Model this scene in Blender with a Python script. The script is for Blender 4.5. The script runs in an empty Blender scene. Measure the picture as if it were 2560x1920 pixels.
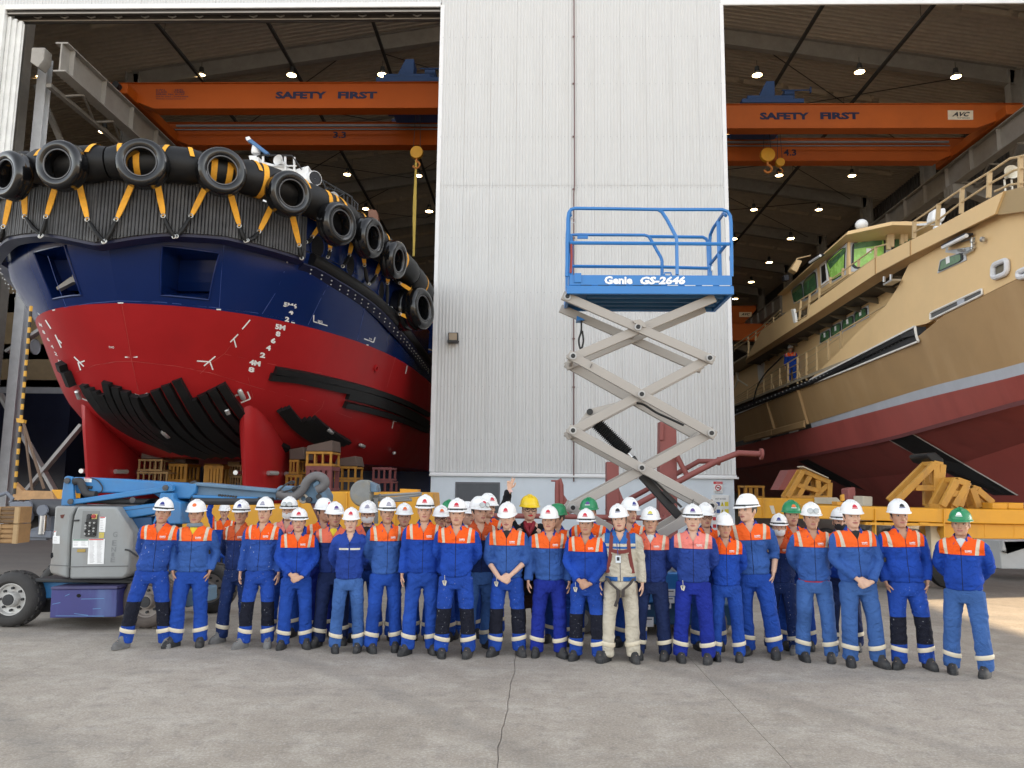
import bpy, math, random
import numpy as np
def lin(a, b, n, endpoint=True): return [float(x) for x in np.linspace(a, b, n, endpoint=endpoint)]
from mathutils import Vector, Matrix, noise
from mathutils.bvhtree import BVHTree
R = math.radians
scene = bpy.context.scene
COL = scene.collection
random.seed(4)

# ---------------------------------------------------------------- camera
F_PX, CAM_H = 1923.0, 1.95                 # focal length in photo pixels, eye height
YAW, PITCH, ROLL = R(1.549), R(7.539), R(0.611)
_r = Vector((math.cos(YAW), math.sin(YAW), 0)); _fh = Vector((-math.sin(YAW), math.cos(YAW), 0))
_w = _fh * math.cos(PITCH) + Vector((0, 0, math.sin(PITCH))); _u = _r.cross(_w)
_e = _r * math.cos(ROLL) + _u * math.sin(ROLL); _v = _u * math.cos(ROLL) - _r * math.sin(ROLL)
CAM = Vector((0, 0, CAM_H))
cam = bpy.data.cameras.new('camera'); cam_o = bpy.data.objects.new('camera', cam); COL.objects.link(cam_o)
cam.sensor_width = 36; cam.lens = F_PX / 2560 * 36; cam.clip_end = 3000; cam.clip_start = 0.1
cam_o.matrix_world = Matrix(((_e.x, _v.x, -_w.x, 0), (_e.y, _v.y, -_w.y, 0), (_e.z, _v.z, -_w.z, CAM_H), (0, 0, 0, 1)))
scene.camera = cam_o
# ---------------------------------------------------------------- world, sun, exposure
SUN_EL, SUN_AZ = R(20), R(76)              # azimuth from +y towards +x: the sun stands behind the hall
world = bpy.data.worlds.new('World'); scene.world = world; world.use_nodes = True
nt = world.node_tree; bg = nt.nodes['Background']
sky = nt.nodes.new('ShaderNodeTexSky'); sky.sky_type = 'NISHITA'; sky.sun_disc = False
sky.sun_elevation = SUN_EL; sky.sun_rotation = SUN_AZ
sky.dust_density = .7; sky.air_density = 1.0; sky.ozone_density = 0.6
hz = nt.nodes.new('ShaderNodeHueSaturation'); hz.inputs['Saturation'].default_value = .26      # thin milky cloud over the blue
nt.links.new(sky.outputs[0], hz.inputs['Color']); nt.links.new(hz.outputs[0], bg.inputs[0]); bg.inputs[1].default_value = 0.15
sun = bpy.data.lights.new('sun', 'SUN'); sun.energy = 5.0; sun.angle = R(0.5); sun.color = (1, .74, .44)
sun_o = bpy.data.objects.new('sun', sun); COL.objects.link(sun_o)
to_sun = Vector((math.sin(SUN_AZ) * math.cos(SUN_EL), math.cos(SUN_AZ) * math.cos(SUN_EL), math.sin(SUN_EL)))
sun_o.rotation_euler = to_sun.to_track_quat('Z', 'Y').to_euler(); sun_o.location = to_sun * 120
vs = scene.view_settings
vs.view_transform = 'Standard'; vs.look = 'None'; vs.gamma = 1; vs.use_curve_mapping = False; vs.exposure = 1.85
scene.cycles.max_bounces = 6; scene.cycles.diffuse_bounces = 4

# ---------------------------------------------------------------- helpers
def ray(px, py):
    px, py = float(px), float(py)
    return ((px - 1280) / F_PX) * _e - ((py - 960) / F_PX) * _v + _w
def P(p, X=None, Y=None, Z=None):
    """photo point -> world point at a known distance (one coordinate known)"""
    d = ray(*p)
    t = (Y - CAM.y) / d.y if Y is not None else (X - CAM.x) / d.x if X is not None else (Z - CAM.z) / d.z
    return CAM + d * t
def crop(x0, y0, s): return lambda x, y: (x0 + x / s, y0 + y / s)

_mats = {}
def M(name, col=(.5, .5, .5), rough=.5, metal=0, var=.12, scale=2.0, bump=0, bscale=60, spec=.5, emit=None, streak=None, alpha=None, coat=0, fine=0):
    if name in _mats: return _mats[name]
    m = bpy.data.materials.new(name); m.use_nodes = True; _mats[name] = m
    n = m.node_tree.nodes; L = m.node_tree.links; b = n['Principled BSDF']
    b.inputs['Roughness'].default_value = rough; b.inputs['Metallic'].default_value = metal
    b.inputs['Specular IOR Level'].default_value = spec; b.inputs['Coat Weight'].default_value = coat
    m.diffuse_color = (*col, 1)
    if emit:
        b.inputs['Emission Color'].default_value = (*emit[0], 1); b.inputs['Emission Strength'].default_value = emit[1]
    tc = n.new('ShaderNodeTexCoord')
    nz = n.new('ShaderNodeTexNoise'); nz.inputs['Scale'].default_value = scale; nz.inputs['Detail'].default_value = 6; nz.inputs['Roughness'].default_value = .65
    L.new(tc.outputs['Object'], nz.inputs['Vector'])
    mr = n.new('ShaderNodeMapRange'); mr.inputs['From Min'].default_value = .3; mr.inputs['From Max'].default_value = .7
    mr.inputs['To Min'].default_value = 1 - var; mr.inputs['To Max'].default_value = 1 + var
    L.new(nz.outputs['Fac'], mr.inputs['Value'])
    mx = n.new('ShaderNodeMix'); mx.data_type = 'RGBA'; mx.blend_type = 'MULTIPLY'; mx.inputs[0].default_value = 1
    mx.inputs[6].default_value = (*col, 1); L.new(mr.outputs[0], mx.inputs[7])
    out = mx.outputs[2]
    if streak:                                     # (colour, amount, scale): dirt runs / wear patches with their own shape
        mp = n.new('ShaderNodeMapping'); mp.inputs['Scale'].default_value = (streak[2], streak[2], streak[2] * streak[3])
        L.new(tc.outputs['Object'], mp.inputs['Vector'])
        n2 = n.new('ShaderNodeTexNoise'); n2.inputs['Scale'].default_value = 1; n2.inputs['Detail'].default_value = 5
        L.new(mp.outputs[0], n2.inputs['Vector'])
        m2 = n.new('ShaderNodeMapRange'); m2.inputs['From Min'].default_value = .52; m2.inputs['From Max'].default_value = .72
        m2.inputs['To Max'].default_value = streak[1]; L.new(n2.outputs['Fac'], m2.inputs['Value'])
        x2 = n.new('ShaderNodeMix'); x2.data_type = 'RGBA'; L.new(m2.outputs[0], x2.inputs[0]); L.new(out, x2.inputs[6]); x2.inputs[7].default_value = (*streak[0], 1)
        out = x2.outputs[2]
    L.new(out, b.inputs['Base Color'])
    r2 = n.new('ShaderNodeMapRange'); r2.inputs['To Min'].default_value = max(.03, rough - .08); r2.inputs['To Max'].default_value = min(1, rough + .12)
    L.new(nz.outputs['Fac'], r2.inputs['Value']); L.new(r2.outputs[0], b.inputs['Roughness'])
    if bump:
        nb = n.new('ShaderNodeTexNoise'); nb.inputs['Scale'].default_value = bscale; nb.inputs['Detail'].default_value = 4
        L.new(tc.outputs['Object'], nb.inputs['Vector'])
        bp = n.new('ShaderNodeBump'); bp.inputs['Strength'].default_value = bump; bp.inputs['Distance'].default_value = .01
        L.new(nb.outputs['Fac'], bp.inputs['Height']); L.new(bp.outputs[0], b.inputs['Normal'])
    if alpha is not None: b.inputs['Alpha'].default_value = alpha
    return m

class MB:
    """collects shapes, builds ONE mesh object"""
    def __init__(s): s.v = []; s.f = []; s.mi = []; s.cur = 0
    def poly(s, pts):
        i = len(s.v); s.v += [tuple(p) for p in pts]; s.f.append(tuple(range(i, i + len(pts)))); s.mi.append(s.cur); return s
    def idx(s, pts, faces):
        i = len(s.v); s.v += [tuple(p) for p in pts]
        for f in faces: s.f.append(tuple(i + k for k in f)); s.mi.append(s.cur)
        return s
    def prism(s, pts, vec):
        pts = [Vector(p) for p in pts]; vec = Vector(vec); n = len(pts)
        nn = sum(((pts[k] - pts[0]).cross(pts[(k + 1) % n] - pts[0]) for k in range(1, n - 1)), Vector())
        if nn.dot(vec) > 0: pts = pts[::-1]
        q = [p + vec for p in pts]
        fs = [tuple(range(n)), tuple(range(2 * n - 1, n - 1, -1))] + [(k, k + n, (k + 1) % n + n, (k + 1) % n) for k in range(n)]
        return s.idx(pts + q, fs)
    def box(s, c, sz, rz=0, rx=0, ry=0):
        mt = Matrix.Translation(c) @ Matrix.Rotation(rz, 4, 'Z') @ Matrix.Rotation(ry, 4, 'Y') @ Matrix.Rotation(rx, 4, 'X')
        a, b, d = (x / 2 for x in sz)
        pts = [mt @ Vector((x, y, z)) for z in (-d, d) for x, y in ((-a, -b), (a, -b), (a, b), (-a, b))]
        return s.idx(pts, [(3, 2, 1, 0), (4, 5, 6, 7), (0, 1, 5, 4), (1, 2, 6, 5), (2, 3, 7, 6), (3, 0, 4, 7)])
    def span(s, a, b):
        return s.box([(p + q) / 2 for p, q in zip(a, b)], [abs(q - p) for p, q in zip(a, b)])
    def beam(s, a, b, w, h=None, up=(0, 0, 1)):
        a, b = Vector(a), Vector(b); h = h or w; d = (b - a).normalized(); up = Vector(up)
        if abs(d.dot(up)) > .98: up = Vector((0, 1, 0))
        x = d.cross(up).normalized(); z = x.cross(d)
        o = [(-w / 2, -h / 2), (w / 2, -h / 2), (w / 2, h / 2), (-w / 2, h / 2)]
        pts = [a + x * i + z * j for i, j in o] + [b + x * i + z * j for i, j in o]
        return s.idx(pts, [(0, 1, 2, 3)[::1], (7, 6, 5, 4), (0, 4, 5, 1), (1, 5, 6, 2), (2, 6, 7, 3), (3, 7, 4, 0)])
    def ibeam(s, a, b, w, h, t=.02, up=(0, 0, 1)):
        a, b = Vector(a), Vector(b); d = (b - a).normalized(); up = Vector(up)
        if abs(d.dot(up)) > .98: up = Vector((0, 1, 0))
        x = d.cross(up).normalized(); z = x.cross(d)
        s.beam(a + z * (h / 2 - t / 2), b + z * (h / 2 - t / 2), w, t, z); s.beam(a - z * (h / 2 - t / 2), b - z * (h / 2 - t / 2), w, t, z)
        return s.beam(a, b, t, h - 2 * t - .002, z)
    def rings(s, rings, cap=True, closed=False):
        n = len(rings[0]); i = len(s.v)
        for r_ in rings: s.v += [tuple(p) for p in r_]
        m = len(rings); fs = []
        for a in range(m if closed else m - 1):
            b = (a + 1) % m
            for k in range(n): fs.append((i + a * n + k, i + a * n + (k + 1) % n, i + b * n + (k + 1) % n, i + b * n + k))
        if cap and not closed: fs += [tuple(i + k for k in range(n - 1, -1, -1)), tuple(i + (m - 1) * n + k for k in range(n))]
        s.f += fs; s.mi += [s.cur] * len(fs); return s
    def tube(s, pts, r, n=8, cap=True, closed=False, flat=1, up=None):
        pts = [Vector(p) for p in pts]; m = len(pts); rr = r if isinstance(r, (list, tuple)) else [r] * m
        out = []; ref = Vector(up) if up else None
        for k in range(m):
            if closed: d = pts[(k + 1) % m] - pts[k - 1]
            else: d = pts[min(k + 1, m - 1)] - pts[max(k - 1, 0)]
            d.normalize()
            if ref is None: ref = Vector((0, 0, 1)) if abs(d.z) < .9 else Vector((0, 1, 0))
            x = d.cross(ref).normalized(); z = x.cross(d)
            if not up: ref = z
            out.append([pts[k] + (x * math.cos(2 * math.pi * j / n) + z * flat * math.sin(2 * math.pi * j / n)) * rr[k] for j in range(n)])
        return s.rings(out, cap, closed)
    def lathe(s, prof, c, ax, n=16, cap=False):
        """prof: list of (r, h) along axis ax from c"""
        ax = Vector(ax).normalized(); q = Vector((0, 0, 1)) if abs(ax.z) < .9 else Vector((1, 0, 0))
        x = ax.cross(q).normalized(); y = ax.cross(x); c = Vector(c)
        return s.rings([[c + ax * h + (x * math.cos(2 * math.pi * k / n) + y * math.sin(2 * math.pi * k / n)) * r for k in range(n)] for r, h in prof], cap)
    def ball(s, c, r, n=10, mt=None, rot=None):
        c = Vector(c); r = r if isinstance(r, (list, tuple)) else (r, r, r); out = []
        for i in range(n // 2 + 1):
            f = -math.pi / 2 + math.pi * (i + .02) / (n // 2 + .04); ring_ = []
            for k in range(n):
                t = 2 * math.pi * k / n; q = Vector((r[0] * math.cos(f) * math.cos(t), r[1] * math.cos(f) * math.sin(t), r[2] * math.sin(f)))
                if rot: q = rot @ q
                q = c + q; ring_.append(mt @ q if mt else q)
            out.append(ring_)
        return s.rings(out)
    def mesh(s, name, mats=(), origin=None, smooth=40):
        me = bpy.data.meshes.new(name)
        v = s.v if origin is None else [tuple(Vector(p) - origin) for p in s.v]
        me.from_pydata(v, [], s.f)
        for m in mats: me.materials.append(m)
        if me.polygons:
            me.polygons.foreach_set('material_index', s.mi)
            if smooth:
                me.polygons.foreach_set('use_smooth', [True] * len(me.polygons)); me.set_sharp_from_angle(angle=R(smooth))
        me.update(); return me
    def build(s, name, mats, parent=None, smooth=40, bevel=0, label=None):
        mats = mats if isinstance(mats, (list, tuple)) else [mats]
        o = bpy.data.objects.new(name, s.mesh(name, mats, wloc(parent) if parent else None, smooth))
        COL.objects.link(o)
        if parent: o.parent = parent
        if bevel:
            bv = o.modifiers.new('bevel', 'BEVEL'); bv.width = bevel; bv.segments = 2; bv.limit_method = 'ANGLE'; bv.angle_limit = R(40)
        if label: o['label'] = label
        return o
def wloc(o):
    p = Vector()
    while o: p = p + o.location; o = o.parent
    return p
def tag(o, label, cat, group=None, kind=None):
    if label: o['label'] = label
    if cat: o['category'] = cat
    if group: o['group'] = group
    if kind: o['kind'] = kind
    return o
def thing(name, loc, label, cat, group=None):
    o = bpy.data.objects.new(name, None); COL.objects.link(o); o.location = loc; o.empty_display_size = .3
    return tag(o, label, cat, group)
def inst(src, parent, loc=None, name=None):
    """copy of a part sharing its mesh"""
    c = src.copy(); COL.objects.link(c); c.parent = parent
    if loc is not None: c.location = loc
    return c
def slab(mb, pts, Y, d): return mb.prism([P(p, Y=Y) for p in pts], (0, d, 0))       # outline at its real distance, real thickness
def slabx(mb, pts, X, d): return mb.prism([P(p, X=X) for p in pts], (d, 0, 0))
_txt = {}
def text_mesh(t, bold=.0, spacing=1.0):
    k = (t, bold, spacing)
    if k in _txt: return _txt[k]
    cu = bpy.data.curves.new('t', 'FONT'); cu.body = t; cu.size = 1; cu.offset = bold; cu.space_character = spacing; cu.resolution_u = 2; cu.fill_mode = 'FRONT'
    o = bpy.data.objects.new('t', cu); COL.objects.link(o)
    dg = bpy.context.evaluated_depsgraph_get(); me = bpy.data.meshes.new_from_object(o.evaluated_get(dg))
    v = np.array([p.co[:2] for p in me.vertices]); fs = [tuple(p.vertices) for p in me.polygons]
    bpy.data.objects.remove(o); bpy.data.curves.remove(cu); bpy.data.meshes.remove(me)
    v[:, 0] -= v[:, 0].min(); v[:, 0] /= v[:, 0].max(); lo, hi = v[:, 1].min(), v[:, 1].max(); v[:, 1] = (v[:, 1] - lo) / (hi - lo)
    _txt[k] = (v.tolist(), fs); return _txt[k]
def text_on(mb, t, o, ex, ey, n=(0, 0, 0), bold=.02, spacing=1.0, shear=0):
    """letters filling the parallelogram o, o+ex, o+ey; n = small offset off the surface"""
    v, fs = text_mesh(t, bold, spacing); o, ex, ey, n = Vector(o), Vector(ex), Vector(ey), Vector(n)
    return mb.idx([o + ex * (a + shear * b) + ey * b + n for a, b in v], fs)
def arc(c, r, a0, a1, n, ux=(1, 0, 0), uy=(0, 0, 1)):
    ux, uy, c = Vector(ux), Vector(uy), Vector(c)
    return [c + ux * r * math.cos(a0 + (a1 - a0) * k / n) + uy * r * math.sin(a0 + (a1 - a0) * k / n) for k in range(n + 1)]
def catmull(p, n=6):
    p = [Vector(q) for q in p]; out = []
    for i in range(len(p) - 1):
        a, b, c, d = p[max(i - 1, 0)], p[i], p[i + 1], p[min(i + 2, len(p) - 1)]
        for k in range(n):
            t = k / n; out.append(.5 * ((2 * b) + (c - a) * t + (2 * a - 5 * b + 4 * c - d) * t * t + (3 * b - a - 3 * c + d) * t ** 3))
    return out + [p[-1]]
# ================================================================ SETTING: ground
def ground_mat():
    m = bpy.data.materials.new('yard_concrete'); m.use_nodes = True; n = m.node_tree.nodes; L = m.node_tree.links; b = n['Principled BSDF']
    b.inputs['Roughness'].default_value = .85; b.inputs['Specular IOR Level'].default_value = .3
    tc = n.new('ShaderNodeTexCoord'); ge = n.new('ShaderNodeNewGeometry')
    def nz(sc, det, vec=None, ro=.6):
        q = n.new('ShaderNodeTexNoise'); q.inputs['Scale'].default_value = sc; q.inputs['Detail'].default_value = det; q.inputs['Roughness'].default_value = ro
        L.new(vec or ge.outputs['Position'], q.inputs['Vector']); return q.outputs['Fac']
    def rng(v, a, b_, c, d):
        q = n.new('ShaderNodeMapRange'); 
        for i, x in zip(('From Min', 'From Max', 'To Min', 'To Max'), (a, b_, c, d)): q.inputs[i].default_value = x
        L.new(v, q.inputs['Value']); return q.outputs[0]
    def mix(f, a, c, mode='MIX'):
        q = n.new('ShaderNodeMix'); q.data_type = 'RGBA'; q.blend_type = mode
        (L.new(f, q.inputs[0]) if hasattr(f, 'name') else setattr(q.inputs[0], 'default_value', f))
        for i, x in ((6, a), (7, c)): (L.new(x, q.inputs[i]) if hasattr(x, 'name') else setattr(q.inputs[i], 'default_value', x))
        return q.outputs[2]
    big = nz(.35, 5); mid = nz(2.2, 8, ro=.7); fine = nz(45, 4, ro=.8); spk = nz(160, 2)
    c = mix(rng(big, .35, .65, 0, 1), (.335, .285, .226, 1), (.47, .41, .335, 1))
    c = mix(rng(mid, .47, .66, 0, .75), c, (.54, .485, .405, 1))
    mp = n.new('ShaderNodeMapping'); mp.inputs['Scale'].default_value = (.5, 3.2, 1); mp.inputs['Rotation'].default_value = (0, 0, .25); L.new(ge.outputs['Position'], mp.inputs['Vector'])
    c = mix(rng(nz(1.6, 7, mp.outputs[0], .75), .58, .74, 0, .5), c, (.47, .46, .445, 1))
    mp2 = n.new('ShaderNodeMapping'); mp2.inputs['Scale'].default_value = (.35, 1.4, 1); mp2.inputs['Rotation'].default_value = (0, 0, -.15); L.new(ge.outputs['Position'], mp2.inputs['Vector'])
    c = mix(rng(nz(1.1, 6, mp2.outputs[0]), .56, .72, 0, .55), c, (.20, .19, .178, 1))
    c = mix(rng(nz(7, 7, ro=.75), .5, .66, 0, .55), c, (.22, .195, .168, 1)); c = mix(rng(fine, .35, .6, .5, 0), c, (.17, .15, .13, 1)); c = mix(rng(fine, .52, .7, 0, .5), c, (.52, .505, .485, 1))
    c = mix(rng(spk, .66, .8, 0, .6), c, (.08, .075, .07, 1))
    wv = n.new('ShaderNodeTexWave'); wv.wave_type = 'RINGS'; wv.rings_direction = 'Z'; wv.inputs['Scale'].default_value = .11; wv.inputs['Distortion'].default_value = 1.2; wv.inputs['Detail'].default_value = 2; wv.inputs['Detail Scale'].default_value = .4
    mo = n.new('ShaderNodeMapping'); mo.inputs['Location'].default_value = (13, 3, 0); L.new(ge.outputs['Position'], mo.inputs['Vector']); L.new(mo.outputs[0], wv.inputs['Vector'])
    tm = n.new('ShaderNodeMath'); tm.operation = 'MULTIPLY'; L.new(rng(wv.outputs['Fac'], .965, 1, 0, .35), tm.inputs[0]); L.new(rng(mid, .4, .6, .2, 1), tm.inputs[1])
    c = mix(tm.outputs[0], c, (.12, .11, .10, 1))                # old tyre tracks
    sp = n.new('ShaderNodeSeparateXYZ'); L.new(ge.outputs['Position'], sp.inputs[0])
    far = rng(sp.outputs[1], 9.5, 18, 0, .8)                 # concrete darkens with depth towards and inside the hall
    c = mix(far, c, (.085, .082, .08, 1))
    L.new(c, b.inputs['Base Color'])
    bp = n.new('ShaderNodeBump'); bp.inputs['Strength'].default_value = .35; bp.inputs['Distance'].default_value = .006
    L.new(fine, bp.inputs['Height']); L.new(bp.outputs[0], b.inputs['Normal'])
    return m
CONC = ground_mat()
base = MB(); base.span((-400, -300, -.3), (400, 600, -.012)); tag(base.build('ground', M('joint_dirt', (.28, .25, .22), .95, bump=.3)), 'worn concrete shipyard apron with cracked joints', 'ground', kind='structure')
ground = bpy.data.objects['ground']
# slabs between joints; the joint lines are recessed and the long ones are ragged
def jag(x0, y0, x1, y1, amp, n, seed):
    rr = random.Random(seed); out = []; d = 0
    for k in range(n + 1):
        t = k / n; d = d * .7 + rr.uniform(-amp, amp); out.append((x0 + (x1 - x0) * t + (0 if k in (0, n) else d), y0 + (y1 - y0) * t))
    return out
g1 = P((1290, 1640), Z=0); g1b = P((1238, 1920), Z=0)
r1 = P((1775, 1700), Z=0); r1b = P((1980, 1920), Z=0)
def line_x(a, b, y): return a.x + (b.x - a.x) * (y - a.y) / (b.y - a.y)
YB = [-20, 1.2, 9.6, 16.5, 27.0]
def col_line(j, y0, y1):
    if j == 2: return jag(line_x(g1, g1b, y0), y0, line_x(g1, g1b, y1), y1, .012, 60, int(y0) + 7)
    if j == 3: return jag(line_x(r1, r1b, y0), y0, line_x(r1, r1b, y1), y1, .003, 20, int(y0) + 9)
    x = {0: -24, 1: -5.2, 4: 5.6, 5: 24}[j]; return jag(x, y0, x, y1, .003, 8, j)
for bi in range(4):
    y0, y1 = YB[bi], YB[bi + 1]
    for j in range(5):
        a = col_line(j, y0, y1); b2 = col_line(j + 1, y0, y1); w = .0025
        pts = [(x + w + (.002 if j == 2 else 0), min(max(y, y0 + w), y1 - w)) for x, y in a] + [(x - w, min(max(y, y0 + w), y1 - w)) for x, y in reversed(b2)]
        MB().prism([(x, y, -.008) for x, y in pts], (0, 0, .008)).build('slab', CONC, ground, smooth=0)
rest = MB()
for x0, y0, x1, y1 in ((-400, -300, 400, -20), (-400, -20, -24.01, 27), (24.01, -20, 400, 27), (-400, 27.01, 400, 600)): rest.span((x0, y0, -.008), (x1, y1, 0 if y0 < 27.005 else -.001))
rest.build('slab', CONC, ground, smooth=0)

# ================================================================ SETTING: the hall
WY, PL, PR, DT = 28.0, -3.69, 7.285, 20.68              # wall plane, pillar edges, door head
HL, HR, CX = -21.15, 24.75, 1.8
hall = thing('shipyard_hall', (CX, WY, 0), 'white corrugated steel building hall with two tall open doorways', 'building')
white = M('white_cladding', (.64, .64, .63), .45, var=.03, scale=.8, streak=((.50, .485, .45), .35, 1.2, .06))
trimw = M('white_trim', (.76, .76, .755), .5, var=.05)
plinth = M('pale_blue_plinth', (.71, .77, .82), .6, var=.05, scale=.6, streak=((.5, .54, .57), .3, 1.0, .2))
steel = M('hall_steel', (.30, .28, .25), .6, var=.15)
steel_l = M('hall_steel_light', (.31, .29, .26), .6, var=.12)
jamb_w = M('jamb_white', (.72, .72, .69), .5, var=.08, streak=((.45, .43, .38), .4, 1.5, .1))
roof_m = M('roof_sheet', (.50, .44, .36), .6, var=.12)
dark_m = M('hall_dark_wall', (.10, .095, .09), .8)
def sheet_mesh(w, h, name, rib=.125, dep=.028):
    prof = []; k = int(round(w / rib)); p = w / k
    for i in range(k): prof += [(i * p, 0), (i * p + p * .46, 0), (i * p + p * .6, -dep), (i * p + p * .88, -dep)]
    prof += [(w - .004, 0)]
    mb = MB()
    for (xa, ya), (xb, yb) in zip(prof[:-1], prof[1:]): mb.poly([(xa, ya, 0), (xb, yb, 0), (xb, yb, h), (xa, ya, h)])
    mb.poly([(0, 0, 0), (0, .02, 0), (0, .02, h), (0, 0, h)])
    return mb.mesh(name, [white], smooth=0)
def put(me, name, parent, loc, **kw):
    o = bpy.data.objects.new(name, me); COL.objects.link(o); o.parent = parent; o.location = Vector(loc) - wloc(parent); 
    for k, v in kw.items(): o[k] = v
    return o
TOPW = 24.2; SEAM = 13.33; TRZ = 2.42
nS = 11; sw = (PR - PL) / nS
s_lo = sheet_mesh(sw, SEAM - TRZ, 'wall_sheet'); s_hi = sheet_mesh(sw, TOPW - SEAM, 'wall_sheet')
for i in range(nS):
    put(s_lo, 'wall_sheet', hall, (PL + i * sw, WY, TRZ)); put(s_hi, 'wall_sheet', hall, (PL + i * sw, WY - .012, SEAM - .06))
s_f = sheet_mesh(1.0, TOPW - DT - .1, 'fascia_sheet')
for i in range(18):
    if PL - .99 - i > -22: put(s_f, 'fascia_sheet', hall, (PL - 1.003 - i, WY - .012, DT + .1))
    if PR + i < 25.5: put(s_f, 'fascia_sheet', hall, (PR + .006 + i, WY - .012, DT + .1))
for x0, n_ in ((-46, 24), (24.95, 4)):
    for i in range(n_):
        if x0 + i + 1 < HL - .2 or x0 > 20: put(s_hi, 'wall_sheet', hall, (x0 + i * .998, WY, 13.4)); put(s_lo, 'wall_sheet', hall, (x0 + i * .998, WY + .012, 2.42))
fb = MB()
for zr in (3.6, 5.55, 7.35, 9.1, 11.2, 13.18, 15.2, 17.35, 19.3, 21.4):
    for k in range(44):
        x = PL + .125 * .74 + k * .25 + .0
        if x < PR - .05: fb.box((x + .002, WY - .034 - (.014 if zr > 13.2 else 0), zr), (.022, .012, .022))
tag(fb.build('sheet_fasteners', M('fastener', (.42, .42, .42), .4, .6), hall), None, None, kind='stuff')
b_ = MB(); b_.span((PL - .02, WY - .03, TRZ - .10), (PR + .06, WY + .05, TRZ - .01)).span((PL - .02, WY - .14, TRZ - .15), (PR + .10, WY - .03, TRZ - .08)); b_.build('drip_trim', trimw, hall, bevel=.01)
b_ = MB(); b_.span((PL + .03, WY - .025, 0), (PR - .05, WY + .3, TRZ - .101)); b_.build('plinth_wall', plinth, hall)
b_ = MB(); b_.span((PL - .03, WY - .05, TRZ), (PL + .12, WY + .45, DT)); b_.build('door_edge_trim', trimw, hall, bevel=.01)
b_ = MB(); b_.span((PR - .12, WY - .05, TRZ), (PR + .03, WY + .45, DT)); b_.build('door_edge_trim', trimw, hall, bevel=.01)
for x0, x1 in ((HL, PL - .03), (PR + .03, HR)):
    b_ = MB(); b_.span((x0 - .1, WY - .06, DT - .08), (x1, WY + .02, DT + .12)); b_.build('head_trim', trimw, hall, bevel=.01)
    if x0 > 0: continue
    b_ = MB(); b_.span((x0, WY + .06, DT - .22), (x1, WY + .2, DT - .085)).span((x0, WY + .5, DT - .25), (x1, WY + .62, DT + .14)).span((x0, WY + .95, DT - .03), (x1, WY + 1.05, DT + .14))
    b_.build('door_track', M('track_brown', (.055, .047, .042), .6), hall, bevel=.01)
    for yy, zz in ((WY + .03, DT - .23), (WY + .47, DT - .26), (WY + .92, DT - .05)): MB().span((x0, yy, zz), (x1, yy + .03, zz + .05)).build('track_lip', steel_l, hall)
    b_ = MB(); b_.span((x0, WY + .2, DT + .15), (x1, WY + 1.3, DT + .3)); b_.build('track_soffit', M('track_brown'), hall)
    for k in range(15):
        xx = x0 + 1 + (x1 - x0 - 2) * k / 14; MB().prism([(xx - .17, WY + .4, DT - .1), (xx, WY + .4, DT - .18), (xx + .17, WY + .4, DT - .1), (xx, WY + .4, DT - .14)], (0, .08, 0)).build('track_bracket', steel_l, hall)
# seam pipe down the pillar
sx = P((1434, 460), Y=WY).x
b_ = MB(); b_.tube([(sx, WY - .075, TRZ - .3), (sx, WY - .075, 12.9), (sx + .03, WY - .09, 13.3), (sx, WY - .09, 23.9)], .022, 8)
for z in (3.6, 5.55, 7.35, 9.1, 11.2, 13.1, 15.2, 17.35, 19.3): b_.box((sx, WY - .06, z), (.09, .06, .05))
b_.build('conduit', M('rust_conduit', (.16, .09, .085), .6), hall)
# steel door in the plinth
dl, dr = P((1143, 1210), Y=WY).x, P((1246, 1210), Y=WY).x
b_ = MB(); b_.span((dl, WY - .05, .02), (dr, WY - .026, 2.0)); dleaf = b_.build('door', M('door_grey', (.085, .09, .10), .5), hall, bevel=.008)
b_ = MB(); 
for a_, b2 in (((dl - .06, WY - .06, 0), (dl, WY - .02, 2.07)), ((dr, WY - .06, 0), (dr + .06, WY - .02, 2.07)), ((dl, WY - .06, 2.0), (dr, WY - .02, 2.07))): b_.span(a_, b2)
b_.build('frame', M('door_frame', (.12, .12, .13), .5), dleaf)
b_ = MB(); b_.tube([(dl + .12, WY - .07, 1.05), (dl + .24, WY - .1, 1.05)], .014, 8); b_.build('handle', M('chrome', (.5, .5, .5), .3, 1), dleaf)
# left jamb: outer post, ribbed door leaf stack and track
b_ = MB(); b_.span((HL - .55, WY - .07, 0), (HL, WY + .45, DT + .1)); b_.build('jamb_post', jamb_w, hall, bevel=.02)
b_ = MB()
for k in range(3):
    x = HL + .02 + k * .2; b_.span((x, WY + .10 + .05 * k, 0), (x + .14, WY + .22 + .05 * k, DT - .3 - .06 * k)); b_.span((x + .145, WY + .16 + .05 * k, 0), (x + .195, WY + .20 + .05 * k, DT - .4 - .06 * k))
b_.build('folded_door_leaf', jamb_w, hall, bevel=.01)
for (a1_, a2_) in (((100, 110), (205, 210)),):
    for px_, py_ in ((38, 82), (105, 150)):
        q = P((px_, py_), Y=WY + .5); b_ = MB(); b_.prism([(q.x - .33, WY + .3, q.z + .42), (q.x + .2, WY + .3, q.z + .42), (q.x + .2, WY + .3, q.z - .1), (q.x, WY + .3, q.z - .42), (q.x - .33, WY + .3, q.z - .2)], (0, .5, 0)); b_.build('track_end_box', steel_l, hall, bevel=.02)
b_ = MB(); cxj = P((84, 480), Y=WY + 1.7).x; b_.ibeam((cxj, WY + 1.7, 0), (cxj, WY + 1.7, 19.5), .4, .36, .04, (0, 1, 0)); b_.build('door_column', M('grey_column', (.55, .56, .57), .5), hall)
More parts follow.
